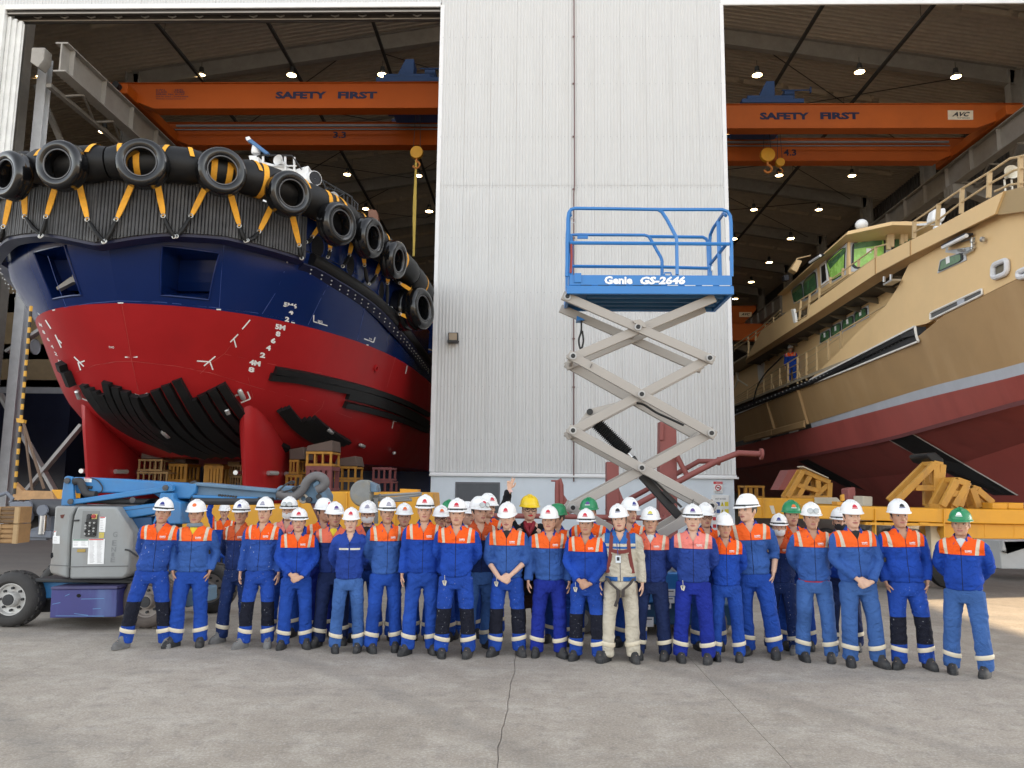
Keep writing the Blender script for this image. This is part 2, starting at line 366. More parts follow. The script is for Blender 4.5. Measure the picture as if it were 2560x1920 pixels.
# roof: two ribbed slopes rising to the ridge over the pillar, in bays
EAVE, SLOPE, YEND = 25.0, .155, 96.0
def roof_z(x): return EAVE + SLOPE * (24.4 - abs(x - CX))
bays = [WY + .3, 31.0, 40.2, 49.6, 59.0, 68.4, 77.8, 87.2, YEND]
for ya, yb in zip(bays[:-1], bays[1:]):
    for sg, xe in ((-1, -47.5), (1, 28.0)):
        b_ = MB(); n_ = int((yb - ya) / .32); p = (yb - ya) / n_
        zr, ze = roof_z(CX), roof_z(xe)
        for k in range(n_):
            y = ya + k * p
            for (u0, d0), (u1, d1) in (((0, 0), (.5, 0)), ((.5, 0), (.6, -.12)), ((.6, -.12), (.9, -.12)), ((.9, -.12), (1, 0))):
                q = [(CX, y + u0 * p, zr + d0), (xe, y + u0 * p, ze + d0), (xe, y + u1 * p, ze + d1), (CX, y + u1 * p, zr + d1)]
                b_.poly(q if sg < 0 else q[::-1])
        b_.prism([(CX, ya, zr + .05), (xe, ya, ze + .05), (xe, yb, ze + .05), (CX, yb, zr + .05)], (0, 0, .2))
        b_.build('roof_panel', roof_m, hall, smooth=0)
for y in bays[1:-1]:
    for sg, xe in ((-1, -22.6), (1, 26.2)):
        b_ = MB(); a_ = Vector((CX, y, roof_z(CX) - .6)); c_ = Vector((xe, y, roof_z(xe) - .6)); b_.ibeam(a_, c_, .4, 1.0, .05); b_.build('rafter', steel, hall)
        b_ = MB(); b_.ibeam((xe, y, 0), (xe, y, roof_z(xe) - .2), .5, .8, .05, (1, 0, 0)); b_.build('roof_column', steel, hall)
        # pale bottom-flange stiffener strip with brackets between the rafters
        ym = y + 4.6; b_ = MB()
        for k in range(9):
            t0, t1 = k / 9 + .008, (k + 1) / 9 - .008
            A = Vector((CX + (xe - CX) * t0, ym, roof_z(CX + (xe - CX) * t0) - .33)); B = Vector((CX + (xe - CX) * t1, ym, roof_z(CX + (xe - CX) * t1) - .33)); b_.beam(A, B, .1, .26); b_.beam(B, B + Vector((0, 0, .3)), .16, .16)
        b_.build('purlin', M('purlin_pale', (.55, .47, .36), .6), hall)
for x in (-18.7, -13.6, -8.5, 9.5, 14.2, 19.0):
    b_ = MB(); b_.beam((x, WY + .7, roof_z(x) - 1.2), (x, YEND - 1, roof_z(x) - 1.2), .16, .14); b_.build('cable_tray', M('tray_dark', (.06, .058, .055), .7), hall)
for x in (-18.7, -13.6, -8.5, 9.5, 14.2, 19.0):
    for y in np.arange(31, 90, 4.7): MB().beam((x, y, roof_z(x) - 1.2), (x, y, roof_z(x)), .02).build('tray_hanger', M('tray_dark'), hall)
for (x0, x1) in ((-22, -10), (12, 25), (0, -10)):
    for ya in (40.2, 49.6, 59.0):
        for xa, xb in ((x0, x1), (x1, x0)): MB().tube([(xa, ya, roof_z(xa) - .5), (xb, ya + 9.4, roof_z(xb) - .5)], .03, 5).build('brace_rod', M('tray_dark'), hall)
# crane runways
for x, sg in ((-19.0, 1), (22.6, -1)):
    b_ = MB(); b_.ibeam((x, WY + (.35 if x < 0 else 1.2), 18.8), (x, YEND - 1, 18.8), .5, 1.25, .06)
    for y in np.arange(28.9, 90, 2.35): b_.box((x + .13 * sg, y, 18.8), (.2, .04, 1.12))
    b_.build('crane_runway', steel_l, hall)
    b_ = MB(); b_.beam((x, WY + 1.3, 19.47), (x, YEND - 1, 19.47), .12, .1); b_.build('crane_rail', steel, hall)
    xo = x - .95 * sg; b_ = MB()
    b_.beam((xo, WY + 1.2, 18.05), (xo, YEND - 1, 18.05), .22, .16)
    for y in np.arange(30.2, 88, 2.35): b_.beam((x - .1 * sg, y, 18.15), (xo, y, 18.1), .08).beam((x - .1 * sg, y, 18.15), (xo, y + 2.35, 18.1), .07)
    b_.build('surge_truss', steel, hall)
    for y in bays[2:-1]:
        b_ = MB(); b_.span((x - .35, y - .45, 17.35), (x + .35, y + .45, 18.14)); b_.prism([(x + .36 * sg, y - .3, 18.1), (x - 3.4 * sg, y - .3, 18.1), (x - 3.4 * sg, y - .3, 16.6)], (0, .6, 0))
        for k in (-.3, 0, .3): b_.box((x + .365 * sg, y + k, 17.75), (.03, .04, .7))
        b_.build('runway_bracket', steel_l, hall)
# far bay on the left, end and side walls
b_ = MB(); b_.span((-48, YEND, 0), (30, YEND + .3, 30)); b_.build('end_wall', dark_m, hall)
lw = MB()
for k in range(70): z = 2 + k * .36; lw.span((-47.6, 29, z), (-47.45, YEND, z + .2)); lw.span((-47.65, 29, z + .2), (-47.55, YEND, z + .36))
lw.build('side_wall', roof_m, hall, smooth=0)
lw = MB()
for k in range(60): z = 8 + k * .3; lw.span((-47, 62.0, z), (-23.5, 62.12, z + .17)); lw.span((-47, 62.06, z + .17), (-23.5, 62.2, z + .3))
lw.build('partition_sheeting', roof_m, hall, smooth=0)
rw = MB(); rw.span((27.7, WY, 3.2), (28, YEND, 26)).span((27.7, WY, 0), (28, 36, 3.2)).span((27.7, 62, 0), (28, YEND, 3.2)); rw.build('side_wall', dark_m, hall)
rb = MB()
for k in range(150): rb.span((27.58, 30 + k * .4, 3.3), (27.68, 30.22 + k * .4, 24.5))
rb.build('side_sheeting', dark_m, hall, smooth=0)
b_ = MB(); b_.span((-47.8, WY + .1, 0), (-47.4, 30, 24)); b_.build('corner_wall', white, hall)
# leaning wall braces in the left bay
b_ = MB(); b_.beam(P((92, 215), Y=33), P((158, 365), Y=33), .28, .2); b_.build('wall_brace', steel_l, hall)
brg = M('brace_grey', (.52, .51, .49), .6)
for pa, pb in (((0, 985), (150, 1250)), ((48, 1250), (205, 1062)), ((18, 880), (140, 800)), ((0, 1300), (60, 1252))):
    b_ = MB(); b_.beam(P(pa, Y=30.2), P(pb, Y=30.2 + .2), .34, .12); b_.build('wall_brace', brg, hall)
# added unseen wall at the right: shades the yard, its doorway shapes the sun patch
w7 = P((2325, 1497), Z=0); wingx = 25.6
k_ = (wingx - w7.x); yj = w7.y + k_ / math.tan(SUN_AZ); zl = k_ / math.sin(SUN_AZ) * math.tan(SUN_EL) + .32
wing = thing('added_shade_wall', (wingx, 18, 0), 'added unseen white wall with an open doorway, shading the yard from the right', 'building')
b_ = MB(); b_.span((wingx, yj, 0), (wingx + .4, WY - .1, 26)).span((wingx, 4, zl), (wingx + .4, yj, 26)).span((wingx, 4, 0), (wingx + .4, 9, zl)); b_.build('wall', white, wing)
# ================================================================ bridge cranes
orange = M('crane_orange', (.40, .078, .005), .5, var=.08, scale=.7, spec=.3); orange2 = M('crane_orange_lit', (.46, .105, .016), .55, var=.1, scale=.7, spec=.3)  # same crane paint; brighter light on the right put into the second colour
navy_t = M('stencil_navy', (.01, .012, .05), .6)
crane_blue = M('crane_blue', (.02, .06, .17), .5)
rail_grey = M('festoon_grey', (.22, .23, .24), .5)
c1 = crop(0, 0, 1.975); c4 = crop(1800, 180, 2212 / 760); c5 = crop(1800, 480, 2212 / 760); c6 = crop(1800, 900, 2212 / 760)
def girder(parent, y, x0, x1, zb, zt, tap, name='girder'):
    g = MB(); h = .55
    g.prism([(x0, y, zt - .35), (x0, y, zt), (x1, y, zt), (x1, y, zt - .35), (x1 - tap, y, zb), (x0 + tap, y, zb)], (0, h, 0))
    g.prism([(x0 + tap, y - .06, zb - .03), (x1 - tap, y - .06, zb - .03), (x1 - tap, y + h + .06, zb - .03), (x0 + tap, y + h + .06, zb - .03)], (0, 0, .03))
    g.span((x0, y - .06, zt + .003), (x1, y + h + .06, zt + .04))
    return g.build(name, orange, parent, bevel=.012)
def trolley(parent, x, y0, y1, z):
    b = MB(); b.span((x - 1.5, y0 - .1, z + .06), (x + 1.5, y0 + .5, z + .28)).span((x - 1.5, y1, z + .06), (x + 1.5, y1 + .6, z + .28)).span((x - 1.2, y0, z + .285), (x + 1.0, y1 + .5, z + .5))
    b.prism([(x - .6, y0 + .2, z + .5), (x + .2, y0 + .2, z + .5), (x + .2, y0 + .2, z + 1.35), (x - .2, y0 + .2, z + 1.35)], (0, .9, 0))
    b.span((x + .7, y0 + .3, z + .5), (x + 1.2, y0 + 1.3, z + .95)); b.lathe([(.01, 0), (.3, 0), (.3, 1.7), (.01, 1.7)], (x - 1, y0 + 1.6, z + .85), (1, 0, 0), 14)
    b.tube([(x + .5, y0 + .1, z + .8), (x + 1.9, y0 + .1, z + .8)], .04, 6); b.span((x + 1.86, y0, z + .65), (x + 1.92, y0 + .2, z + .95))
    t = b.build('trolley', crane_blue, parent, bevel=.02)
    b = MB(); b.span((x - 1.2, y0 + 1.3, z - .1), (x + 1.2, y1 - .3, z + .27)).span((x - 1.5, y0 + 1.5, z - .06), (x - 1.2, y1 - .9, z + .2)); b.build('hoist_drum', crane_blue, t, bevel=.02)
    return t
def hook(parent, x, y, ztop, zc, r, strap=None):
    m_y = M('hook_yellow', (.75, .38, .03), .5)
    b = MB(); b.lathe([(.01, -.12), (r, -.12), (r * 1.06, 0), (r, .12), (.01, .12)], (x, y, zc), (0, 1, 0), 18); h = b.build('hook_block', m_y, parent)
    b = MB(); b.tube([(x, y, zc - r * .8), (x, y, zc - r * 1.5)] + [Vector((x, y, zc - r * 2.05)) + Vector((math.sin(t) * r * .55, 0, math.cos(t) * r * .55)) for t in lin(.2, 4.4, 10)], r * .17, 8); b.build('hook', M('hook_orange', (.55, .2, .04), .5), h)
    b = MB(); 
    for dx in (-.6, .6): b.tube([(x + dx * r, y, zc), (x + dx * r * .5, y, ztop)], .015, 5)
    b.build('hoist_rope', M('rope_dark', (.05, .05, .05), .6), h)
def word(parent, t, pa, pb, hpx, y, mat_, off=.012, nm='lettering', **k):
    a, b = P(pa, Y=y), P(pb, Y=y); s_ = (b - a).length / (abs(pb[0] - pa[0])); m = MB(); text_on(m, t, a, b - a, (0, 0, s_ * hpx), (0, -off, 0), **k); return m.build(nm, mat_, parent, smooth=0)
crL = thing('bridge_crane', (-10, 34, 19.5), 'orange crane with SAFETY FIRST and 3.3 over the tug in the left doorway', 'overhead crane', 'orange overhead cranes')
girder(crL, 33.5, -20.0, 1.2, 19.25, 20.48, 2.2); girder(crL, 37.6, -20.0, 1.2, 19.35, 20.55, 2.0)
b_ = MB(); b_.span((-19.45, 32.6, 19.53), (-18.6, 39.2, 20.0)); b_.build('end_carriage', orange, crL, bevel=.02)
b_ = MB(); b_.tube([(-19.0, 32.6, 19.8), (-19.0, 32.3, 19.8)], .16, 10); b_.build('buffer', M('rubber', (.015, .015, .016), .6), crL)
b_ = MB(); b_.beam((-18.6, 37.4, 20.3), (1, 37.4, 20.3), .1, .1).beam((-18.6, 37.3, 20.05), (1, 37.3, 20.05), .05, .05); b_.build('festoon_rail', rail_grey, crL)
trolley(crL, -5.9, 33.6, 37.6, 20.5)
hook(crL, P((1042, 382), Y=35.4).x, 35.4, 20.4, P((1042, 382), Y=35.4).z, .3)
word(crL, 'SAFETY', c1(1360, 488), c1(1612, 488), 19, 33.5, navy_t, bold=.05); word(crL, 'FIRST', c1(1668, 488), c1(1862, 488), 19, 33.5, navy_t, bold=.05)
word(crL, '3.3', c1(1645, 682), c1(1708, 682), 17, 37.6, navy_t, bold=.03)
for i, (t, x1) in enumerate((('S.W.L      : 25/5t', 905), ('CLASS    : C5/M5', 912), ('SERIAL No: 61167', 912), ('DATE 2007 : 25/02/2008', 930), ('Website: www.avccranes.com', 918))):
    word(crL, t, c1(770, 449 + i * 10.5), c1(x1, 449 + i * 10.5), 4.5 if i < 3 else 3, 33.5, navy_t, bold=.02)
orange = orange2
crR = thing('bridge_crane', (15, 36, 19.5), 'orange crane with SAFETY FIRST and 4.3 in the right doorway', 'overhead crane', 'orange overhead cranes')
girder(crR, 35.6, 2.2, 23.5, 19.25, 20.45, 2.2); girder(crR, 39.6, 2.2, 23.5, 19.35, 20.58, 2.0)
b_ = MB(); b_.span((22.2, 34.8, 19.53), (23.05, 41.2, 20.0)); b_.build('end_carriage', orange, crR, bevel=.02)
b_ = MB(); b_.beam((2.4, 39.4, 20.3), (22, 39.4, 20.3), .1, .1).beam((2.4, 39.3, 20.05), (22, 39.3, 20.05), .05, .05); b_.build('festoon_rail', rail_grey, crR)
trolley(crR, 11.6, 35.7, 39.6, 20.5)
q = P(c4(345, 605), Y=38.0); hook(crR, q.x, 38, 20.4, q.z, .36)
q = P(c4(436, 660), Y=38.6); hook(crR, q.x, 38.6, 20.4, q.z, .22)
word(crR, 'SAFETY', c4(290, 347), c4(650, 347), 19, 35.6, navy_t, bold=.05); word(crR, 'FIRST', c4(730, 345), c4(1015, 345), 19, 35.6, navy_t, bold=.05)
word(crR, '4.3', c4(463, 610), c4(556, 610), 17, 39.6, navy_t, bold=.03)
cream_s = M('sign_cream', (.75, .66, .52), .5)
def avc(parent, pts, y, sub=True):
    b = MB(); slab(b, pts, y - .03, .028); pl = b.build('maker_plate', cream_s, parent)
    (x0, y0), (x1, y1), (x2, y2), (x3, y3) = pts; w, h = x1 - x0, y3 - y0
    m = MB(); a = P((x0 + w * .15, y3 - h * .3), Y=y); bb = P((x0 + w * .78, y3 - h * .3), Y=y); s_ = (bb - a).length / (w * .63)
    text_on(m, 'AVC', a, bb - a, (0, 0, s_ * h * .52), (0, -.035, 0), bold=.04, shear=.16)
    if sub: a = P((x0 + w * .36, y3 - h * .1), Y=y); bb = P((x0 + w * .85, y3 - h * .1), Y=y); text_on(m, 'Cranes', a, bb - a, (0, 0, s_ * h * .14), (0, -.035, 0), bold=.02)
    m.build('lettering', M('black_ink', (.02, .02, .025), .6), pl, smooth=0)
avc(crR, [c4(1658, 278), c4(1842, 280), c4(1842, 347), c4(1660, 347)], 35.6)
word(crR, '≪ ', c4(1050, 640), c4(1075, 640), 4, 39.6, navy_t) if False else None
crF = thing('bridge_crane', (15, 80, 19.5), 'distant dark orange crane deep in the right hall behind the patrol boat', 'overhead crane', 'orange overhead cranes')
girder(crF, 80, 3, 23.5, 18.9, 21.0, 1.5); girder(crF, 74, 3, 23.5, 16.2, 17.8, 1.5)
avc(crF, [c5(140, 874), c5(230, 874), c5(230, 909), c5(140, 909)], 80, False)
# lifting sling hanging from the left crane hook
b_ = MB(); pa, pb_ = P((1040, 400), Y=35.4), P((1034, 640), Y=35.4)
b_.rings([[a + Vector((-.05, 0, 0)), a + Vector((.05, 0, 0)), a + Vector((.05, .06, 0)), a + Vector((-.05, .06, 0))] for a in (pa, pa.lerp(pb_, .5) + Vector((.02, 0, 0)), pb_)])
b_.rings([[a + Vector((-.05, .1, 0)), a + Vector((.04, .1, 0)), a + Vector((.04, .14, 0)), a + Vector((-.05, .14, 0))] for a in (pa, pa.lerp(pb_, .5) - Vector((.07, 0, 0)), pb_)])
tag(b_.build('lifting_sling', M('sling_yellow', (.62, .45, .10), .8)), 'long yellow lifting sling hanging from the hook of the left crane', 'sling')
# ================================================================ high-bay lamps
lamp_h = M('lamp_housing', (.03, .03, .03), .5); lamp_r = M('lamp_reflector', (.55, .5, .42), .3, .6); lamp_e = M('lamp_glow', (1, .9, .7), .5, emit=((1, .70, .34), 9))
def make_lamp():
    r_ = thing('high_bay_lamp', (0, 0, 0), '', 'lamp', 'lit high-bay lamps under the hall roof')
    b = MB(); b.lathe([(.02, 1.1), (.02, .62), (.16, .6), (.2, .25), (.16, .2)], (0, 0, 0), (0, 0, 1), 12, True); b.build('housing', lamp_h, r_)
    b = MB(); b.lathe([(.16, .2), (.3, .08), (.37, -.08), (.355, -.08), (.29, .06)], (0, 0, 0), (0, 0, 1), 16); b.build('reflector', lamp_r, r_)
    b = MB(); b.lathe([(.002, -.12), (.2, -.1), (.34, -.06), (.002, -.055)], (0, 0, 0), (0, 0, 1), 16); b.build('bulb', lamp_e, r_)
    return r_
lamp0 = make_lamp(); first = True
LL = [(103, 190, 24.2, 'lit lamp in the left bay beside the white door jamb, under the crane runway'), (260, 328, 20, 'lit lamp under the truss of the left crane runway, above the second tyre'), (503, 187, 24.6, 'lit lamp above the left end of the SAFETY FIRST girder over the tug'), (729, 186, 24.6, 'lit lamp above the word SAFETY of the left crane'),
 (956, 185, 24.6, 'lit lamp left of the blue trolley on the left crane'), (868, 435, 24.3, 'lit lamp below the 3.3 girder, above the searchlight of the tug'), (914, 521, 24.2, 'lit lamp above the brown board behind the tug tyres'), (1046, 438, 24.2, 'lit lamp just behind the hanging yellow sling'), (1073, 527, 24.2, 'lit lamp between the yellow sling and the pillar'), (957, 595, 23.5, 'lowest lit lamp in the left doorway, half hidden by a tyre'),
 (1822, 328, 19.5, 'lit lamp at the pillar edge under the right SAFETY FIRST girder'), (2030, 326, 23, 'lit lamp under the words SAFETY FIRST in the right doorway'), (2237, 326, 23, 'lit lamp under the right half of the nearest right girder'), (1948, 437, 24, 'lit lamp directly below the small hook of the right crane'), (2130, 438, 24, 'lit lamp right of the two hooks of the right crane'),
 (1885, 523, 24, 'lit lamp above and right of the blue lift rail, third row of the right hall'), (2047, 523, 24, 'lit lamp above the white dome on the wheelhouse roof'), (1834, 596, 23.5, 'lit lamp behind the right end rail of the blue lift'), (1977, 595, 24, 'lit lamp left of the wheelhouse roof corner'), (1923, 655, 23.5, 'lit lamp left of the wheelhouse side windows'),
 (1878, 704, 23.5, 'lit lamp above the far crane with the small maker plate'), (1838, 746, 23, 'lowest lit lamp beside the corner of the blue lift platform'), (1893, 186, 24, 'lit lamp above the blue trolley of the right crane'), (2149, 178, 24, 'lit lamp high above the middle of the right crane'), (2390, 190, 24, 'lit lamp high above the maker plate of the right crane')]
for px_, py_, z_, lb in LL:
    p = P((px_, py_), Z=z_)
    if p.y < 30: p = P((px_, py_), Y=31)
    if first: o = lamp0; first = False
    else:
        o = lamp0.copy(); COL.objects.link(o)
        for ch in lamp0.children: inst(ch, o)
    o.location = p; o['label'] = lb; s_ = .72 if p.y < 60 else .85; o.scale = (s_,) * 3
# flood light on the pillar
q = P((1134, 845), Y=WY); fl = thing('flood_light', (q.x, WY - .03, q.z), 'small black flood light on the white pillar beside the tug', 'wall lamp')
b_ = MB(); b_.box((q.x, WY - .16, q.z), (.36, .1, .34), rx=.25).box((q.x, WY - .25, q.z - .19), (.37, .3, .08)); b_.build('housing', M('black_metal', (.02, .02, .02), .5), fl, bevel=.01)
b_ = MB(); b_.box((q.x, WY - .216, q.z + .01), (.29, .02, .26), rx=.25); b_.build('glass', M('flood_glass', (.42, .34, .25), .2), fl)
b_ = MB(); b_.box((q.x, WY - .06, q.z - .15), (.42, .08, .05)); b_.build('bracket', M('black_metal'), fl)
# ================================================================ signs on the plinth
def sign(nm, px, label, build):
    a = P((px[0], px[3]), Y=WY - .06); c = P((px[2], px[1]), Y=WY - .06); t = thing(nm, (a.x, WY - .06, a.z), label, 'sign')
    b = MB(); b.span((a.x, WY - .075, a.z), (c.x, WY - .026, c.z)); b.build('board', M('sign_white', (.82, .82, .8), .4), t)
    build(t, a.x, a.z, c.x - a.x, c.z - a.z); return t
def disc(mb, x, z, r, y, n=20): return mb.poly([(x + r * math.cos(-t), y, z + r * math.sin(-t)) for t in lin(0, 2 * math.pi, n, endpoint=False)])
red_s = M('sign_red', (.6, .03, .04), .45); blk = M('black_ink')
def s1(t, x, z, w, h):
    y = WY - .079; b = MB(); b.span((x, y, z + h * .78), (x + w, y + .003, z + h)); b.build('header', red_s, t)
    b = MB(); text_on(b, 'CẢNH BÁO', (x + w * .25, y - .004, z + h * .84), (w * .65, 0, 0), (0, 0, h * .1), bold=.02); b.build('lettering', M('sign_white'), t, smooth=0)
    b = MB(); b.tube([(x + w / 2 + w * .3 * math.cos(a), y, z + h * .47 + w * .3 * math.sin(a)) for a in lin(0, 6.283, 20, endpoint=False)], w * .05, 5, closed=True).tube([(x + w * .3, y, z + h * .59), (x + w * .7, y, z + h * .35)], w * .04, 5); b.build('prohibition_mark', red_s, t)
    b = MB(); b.tube([(x + w * .35, y + .002, z + h * .45), (x + w * .65, y + .002, z + h * .5)], w * .05, 5); text_on(b, 'NO SMOKING', (x + w * .12, y, z + h * .12), (w * .76, 0, 0), (0, 0, h * .06), bold=.02); text_on(b, 'CẤM HÚT THUỐC', (x + w * .12, y, z + h * .03), (w * .76, 0, 0), (0, 0, h * .05), bold=.02); b.build('lettering', blk, t, smooth=0)
sign('warning_sign', (1784, 1204, 1806, 1233), 'small red and white prohibition sign on the plinth beside the right doorway', s1)
def s2(t, x, z, w, h):
    y = WY - .079; b = MB(); text_on(b, 'CHÚ Ý AN TOÀN', (x + w * .2, y, z + h * .88), (w * .62, 0, 0), (0, 0, h * .04), bold=.02)
    mb_, my_, mr_ = M('sign_blue', (.05, .1, .3), .5), M('sign_yellow', (.75, .62, .04), .5), red_s; bb = b
    for r_ in range(4):
        zz = z + h * (.76 - r_ * .2)
        (disc(MB(), x + w * .12, zz, w * .1, y) if r_ < 2 else MB().span((x + w * .03, y, zz - w * .1), (x + w * .22, y + .003, zz + w * .1))).build('pictogram', mb_ if r_ < 2 else mr_, t, smooth=0)
        MB().span((x + w * .26, y, zz - h * .05), (x + w * .46, y + .003, zz + h * .05)).build('caption', mb_, t, smooth=0)
        MB().poly([(x + w * .5, y, zz - h * .06), (x + w * .7, y, zz - h * .06), (x + w * .6, y, zz + h * .07)]).build('pictogram', my_, t, smooth=0); MB().span((x + w * .74, y, zz - h * .06), (x + w * .96, y + .003, zz + h * .06)).build('caption', my_, t, smooth=0)
        bb.span((x + w * .585, y - .003, zz - h * .02), (x + w * .615, y - .001, zz + h * .03))
    b.build('lettering', blk, t, smooth=0)
sign('safety_sign', (1781, 1238, 1822, 1330), 'white safety notice with blue and yellow pictograms below the prohibition sign', s2)
# ================================================================ red frame of pipes standing before the pillar
c3 = crop(1360, 880, 3.607)
redp = M('red_primer', (.26, .075, .065), .6, var=.12, scale=1.5)
YF = 22.5; fr = thing('pipe_cradle', (P((1600, 1290), Y=YF).x, YF, 0), 'red primed steel cradle of posts and flanged pipes before the white pillar', 'steel frame')
def post(pts, d=.55):
    z0 = [P(p, Y=YF) for p in pts]; b = MB(); b.prism([Vector((p.x, p.y, 0)) if i in (2, 3) else p for i, p in enumerate(z0)], (0, d, 0)); return b.build('post', redp, fr, bevel=.015)
post([c3(1050, 625), c3(1195, 690), c3(1205, 1480), c3(1030, 1480)]); post([c3(568, 990), c3(675, 990), c3(680, 1480), c3(568, 1480)])
b_ = MB(); slab(b_, [c3(1050, 640), c3(1080, 640), c3(1080, 795), c3(1040, 795)], YF - .06, .06); slab(b_, [c3(675, 1230), c3(720, 1340), c3(720, 1480), c3(682, 1480)], YF + .02, .3); b_.build('gusset', redp, fr, bevel=.01)
def pipe(pts, y, rpx, nm='pipe', fl=None):
    w = [P(p, Y=y + dy) for p, dy in pts]; r_ = rpx / 1923 * y; b = MB(); b.tube(w, r_, 12)
    o = b.build(nm, redp, fr)
    if fl:
        d = (w[-1] - w[-2]).normalized(); b = MB(); b.lathe([(r_, -.02), (fl * r_, -.02), (fl * r_, .05), (.01, .05)], w[-1], d, 18); b.build('flange', redp, o)
pipe([(c3(640, 1480), 0), (c3(840, 1375), 0), (c3(1310, 1115), 0), (c3(1560, 985), 0), (c3(1755, 910), 0), (c3(1955, 920), 0)], YF - .4, 7.2, fl=1.95)
pipe([(c3(560, 1440), 0), (c3(780, 1320), 0), (c3(1210, 1090), 0), (c3(1395, 985), 0), (c3(1570, 985), 0)], YF + 1.1, 6.2, fl=1.7)
pipe([(c3(1190, 920), 0), (c3(1240, 1020), 0), (c3(1300, 1130), 0)], YF - .2, 6.5)
pipe([((1020, 1287), 0), ((1200, 1289), 0), ((1400, 1291), 0), ((1660, 1296), 0)], YF - .2, 6.5, fl=1.6)
pipe([(c3(120, 1480), 0), (c3(118, 1250), 0), (c3(122, 1170), 0), (c3(140, 1152), 0), (c3(155, 1200), 0), (c3(160, 1480), 0)], YF, 6)
b_ = MB(); slab(b_, [c3(65, 1155), c3(130, 1155), c3(130, 1172), c3(65, 1168)], YF, .3); slab(b_, [c3(160, 1260), c3(235, 1370), c3(230, 1490), c3(160, 1490)], YF, .3); b_.build('lug', redp, fr, bevel=.01)
# ================================================================ the tug
XC = -10.5
navy = M('tug_navy', (.004, .017, .095), .2, var=.05, scale=1.2, spec=.28, bump=.22, bscale=1.6)
redh = M('tug_red', (.36, .014, .016), .38, spec=.22, var=.08, scale=.8, streak=((.26, .014, .016), .5, .7, .25), bump=.18, bscale=1.8)
rub = M('black_rubber', (.008, .008, .0085), .5, spec=.35, var=.35, scale=5, bump=.25, bscale=30)
rubg = M('grey_rubber', (.05, .05, .052), .6, var=.4, scale=3.5, bump=.3, bscale=50, streak=((.11, .108, .105), .5, 2.5, .5))
tyr = M('tyre_rubber', (.006, .0062, .007), .13, var=.25, scale=4, spec=.6)
yel = M('sling_orange', (.86, .40, .03), .75, var=.15, scale=6, streak=((.45, .22, .05), .4, 5, 1))
whp = M('white_paint', (.82, .82, .8), .5)
shk = M('shackle_steel', (.5, .5, .48), .35, .8)
def pchip(x, y, xi):
    x, y = np.asarray(x, float), np.asarray(y, float); h = np.diff(x); d = np.diff(y) / h; m = np.zeros_like(y); m[0], m[-1] = d[0], d[-1]
    for i in range(1, len(x) - 1):
        m[i] = 0 if d[i - 1] * d[i] <= 0 else 3 * (h[i - 1] + h[i]) / ((2 * h[i] + h[i - 1]) / d[i - 1] + (h[i] + 2 * h[i - 1]) / d[i])
    xi = np.atleast_1d(xi).astype(float); k = np.clip(np.searchsorted(x, xi) - 1, 0, len(x) - 2); t = (xi - x[k]) / h[k]
    return (2 * t**3 - 3 * t**2 + 1) * y[k] + (t**3 - 2 * t**2 + t) * h[k] * m[k] + (-2 * t**3 + 3 * t**2) * y[k + 1] + (t**3 - t**2) * h[k] * m[k + 1]
LV = {9.3: [(17.82, 0), (17.93, .95), (18.4, 2.3), (19.5, 3.6), (20.2, 4.2), (21.4, 4.8), (23, 5.25), (25.5, 5.75), (28, 5.92), (33, 6), (43, 6.02)],
 7.8: [(18.12, 0), (18.32, 1.1), (18.72, 2.0), (19.6, 3.3), (20.3, 4.05), (21.5, 4.68), (23, 5.15), (25.5, 5.7), (28, 5.9), (33, 6), (43, 6.02)],
 6.44: [(18.8, 0), (19.02, 1.1), (19.5, 2.1), (20.2, 2.95), (21.1, 3.65), (22.5, 4.4), (24.5, 5.1), (28.3, 5.75), (33, 5.95), (43, 6.0)],
 5.06: [(19.66, 0), (19.92, 1.0), (20.3, 1.8), (20.97, 2.65), (22, 3.5), (23.5, 4.3), (26, 5.1), (30, 5.7), (34, 5.9), (43, 5.95)],
 4.3: [(20.12, 0), (20.5, 1.2), (21.1, 2.1), (22.1, 3.05), (23.8, 4.05), (26.6, 5.0), (31, 5.55), (43, 5.8)],
 3.5: [(21.2, 0), (21.8, 1.3), (22.7, 2.4), (24.6, 3.6), (27.6, 4.7), (32, 5.3), (43, 5.5)],
 2.7: [(23.0, 0), (23.9, 1.5), (25.6, 2.8), (28.6, 4.0), (33, 4.8), (43, 5.1)],
 2.0: [(25.6, 0), (26.8, 1.5), (28.8, 2.8), (33, 3.8), (43, 4.3)],
 1.5: [(28.5, 0), (31, 1.6), (34, 2.6), (43, 3.4)]}
_lv = {}
for z, pl in LV.items():
    p = np.array(pl, float); t = np.r_[0, np.cumsum(np.hypot(*np.diff(p, axis=0).T))]; ti = np.linspace(0, t[-1], 500)
    _lv[z] = (pchip(t, p[:, 1], ti), pchip(t, p[:, 0], ti))          # hw, y
ZL = sorted(_lv)
def hull_y(h, z):
    """distance aft at half-breadth fraction list h (of the local maximum)"""
    ys = np.array([np.interp(h * _lv[k][0][-1], *_lv[k]) for k in ZL]); hm = np.array([_lv[k][0][-1] for k in ZL])
    return np.array([pchip(ZL, ys[:, i], z)[0] for i in range(len(h))]), h * pchip(ZL, hm, z)[0]
tug = thing('tugboat', (XC, 20, 0), 'blue and red tugboat with black tyre fenders, bow out of the left doorway', 'tugboat')
H = np.array([0, .03, .07, .12, .165, .205, .25, .3, .35, .403, .45, .5, .55, .6, .65, .7, .74, .78, .82, .86, .9, .93, .955, .975, .99, 1.0])
iA, iB = 5, 9                                                         # columns of the anchor pockets
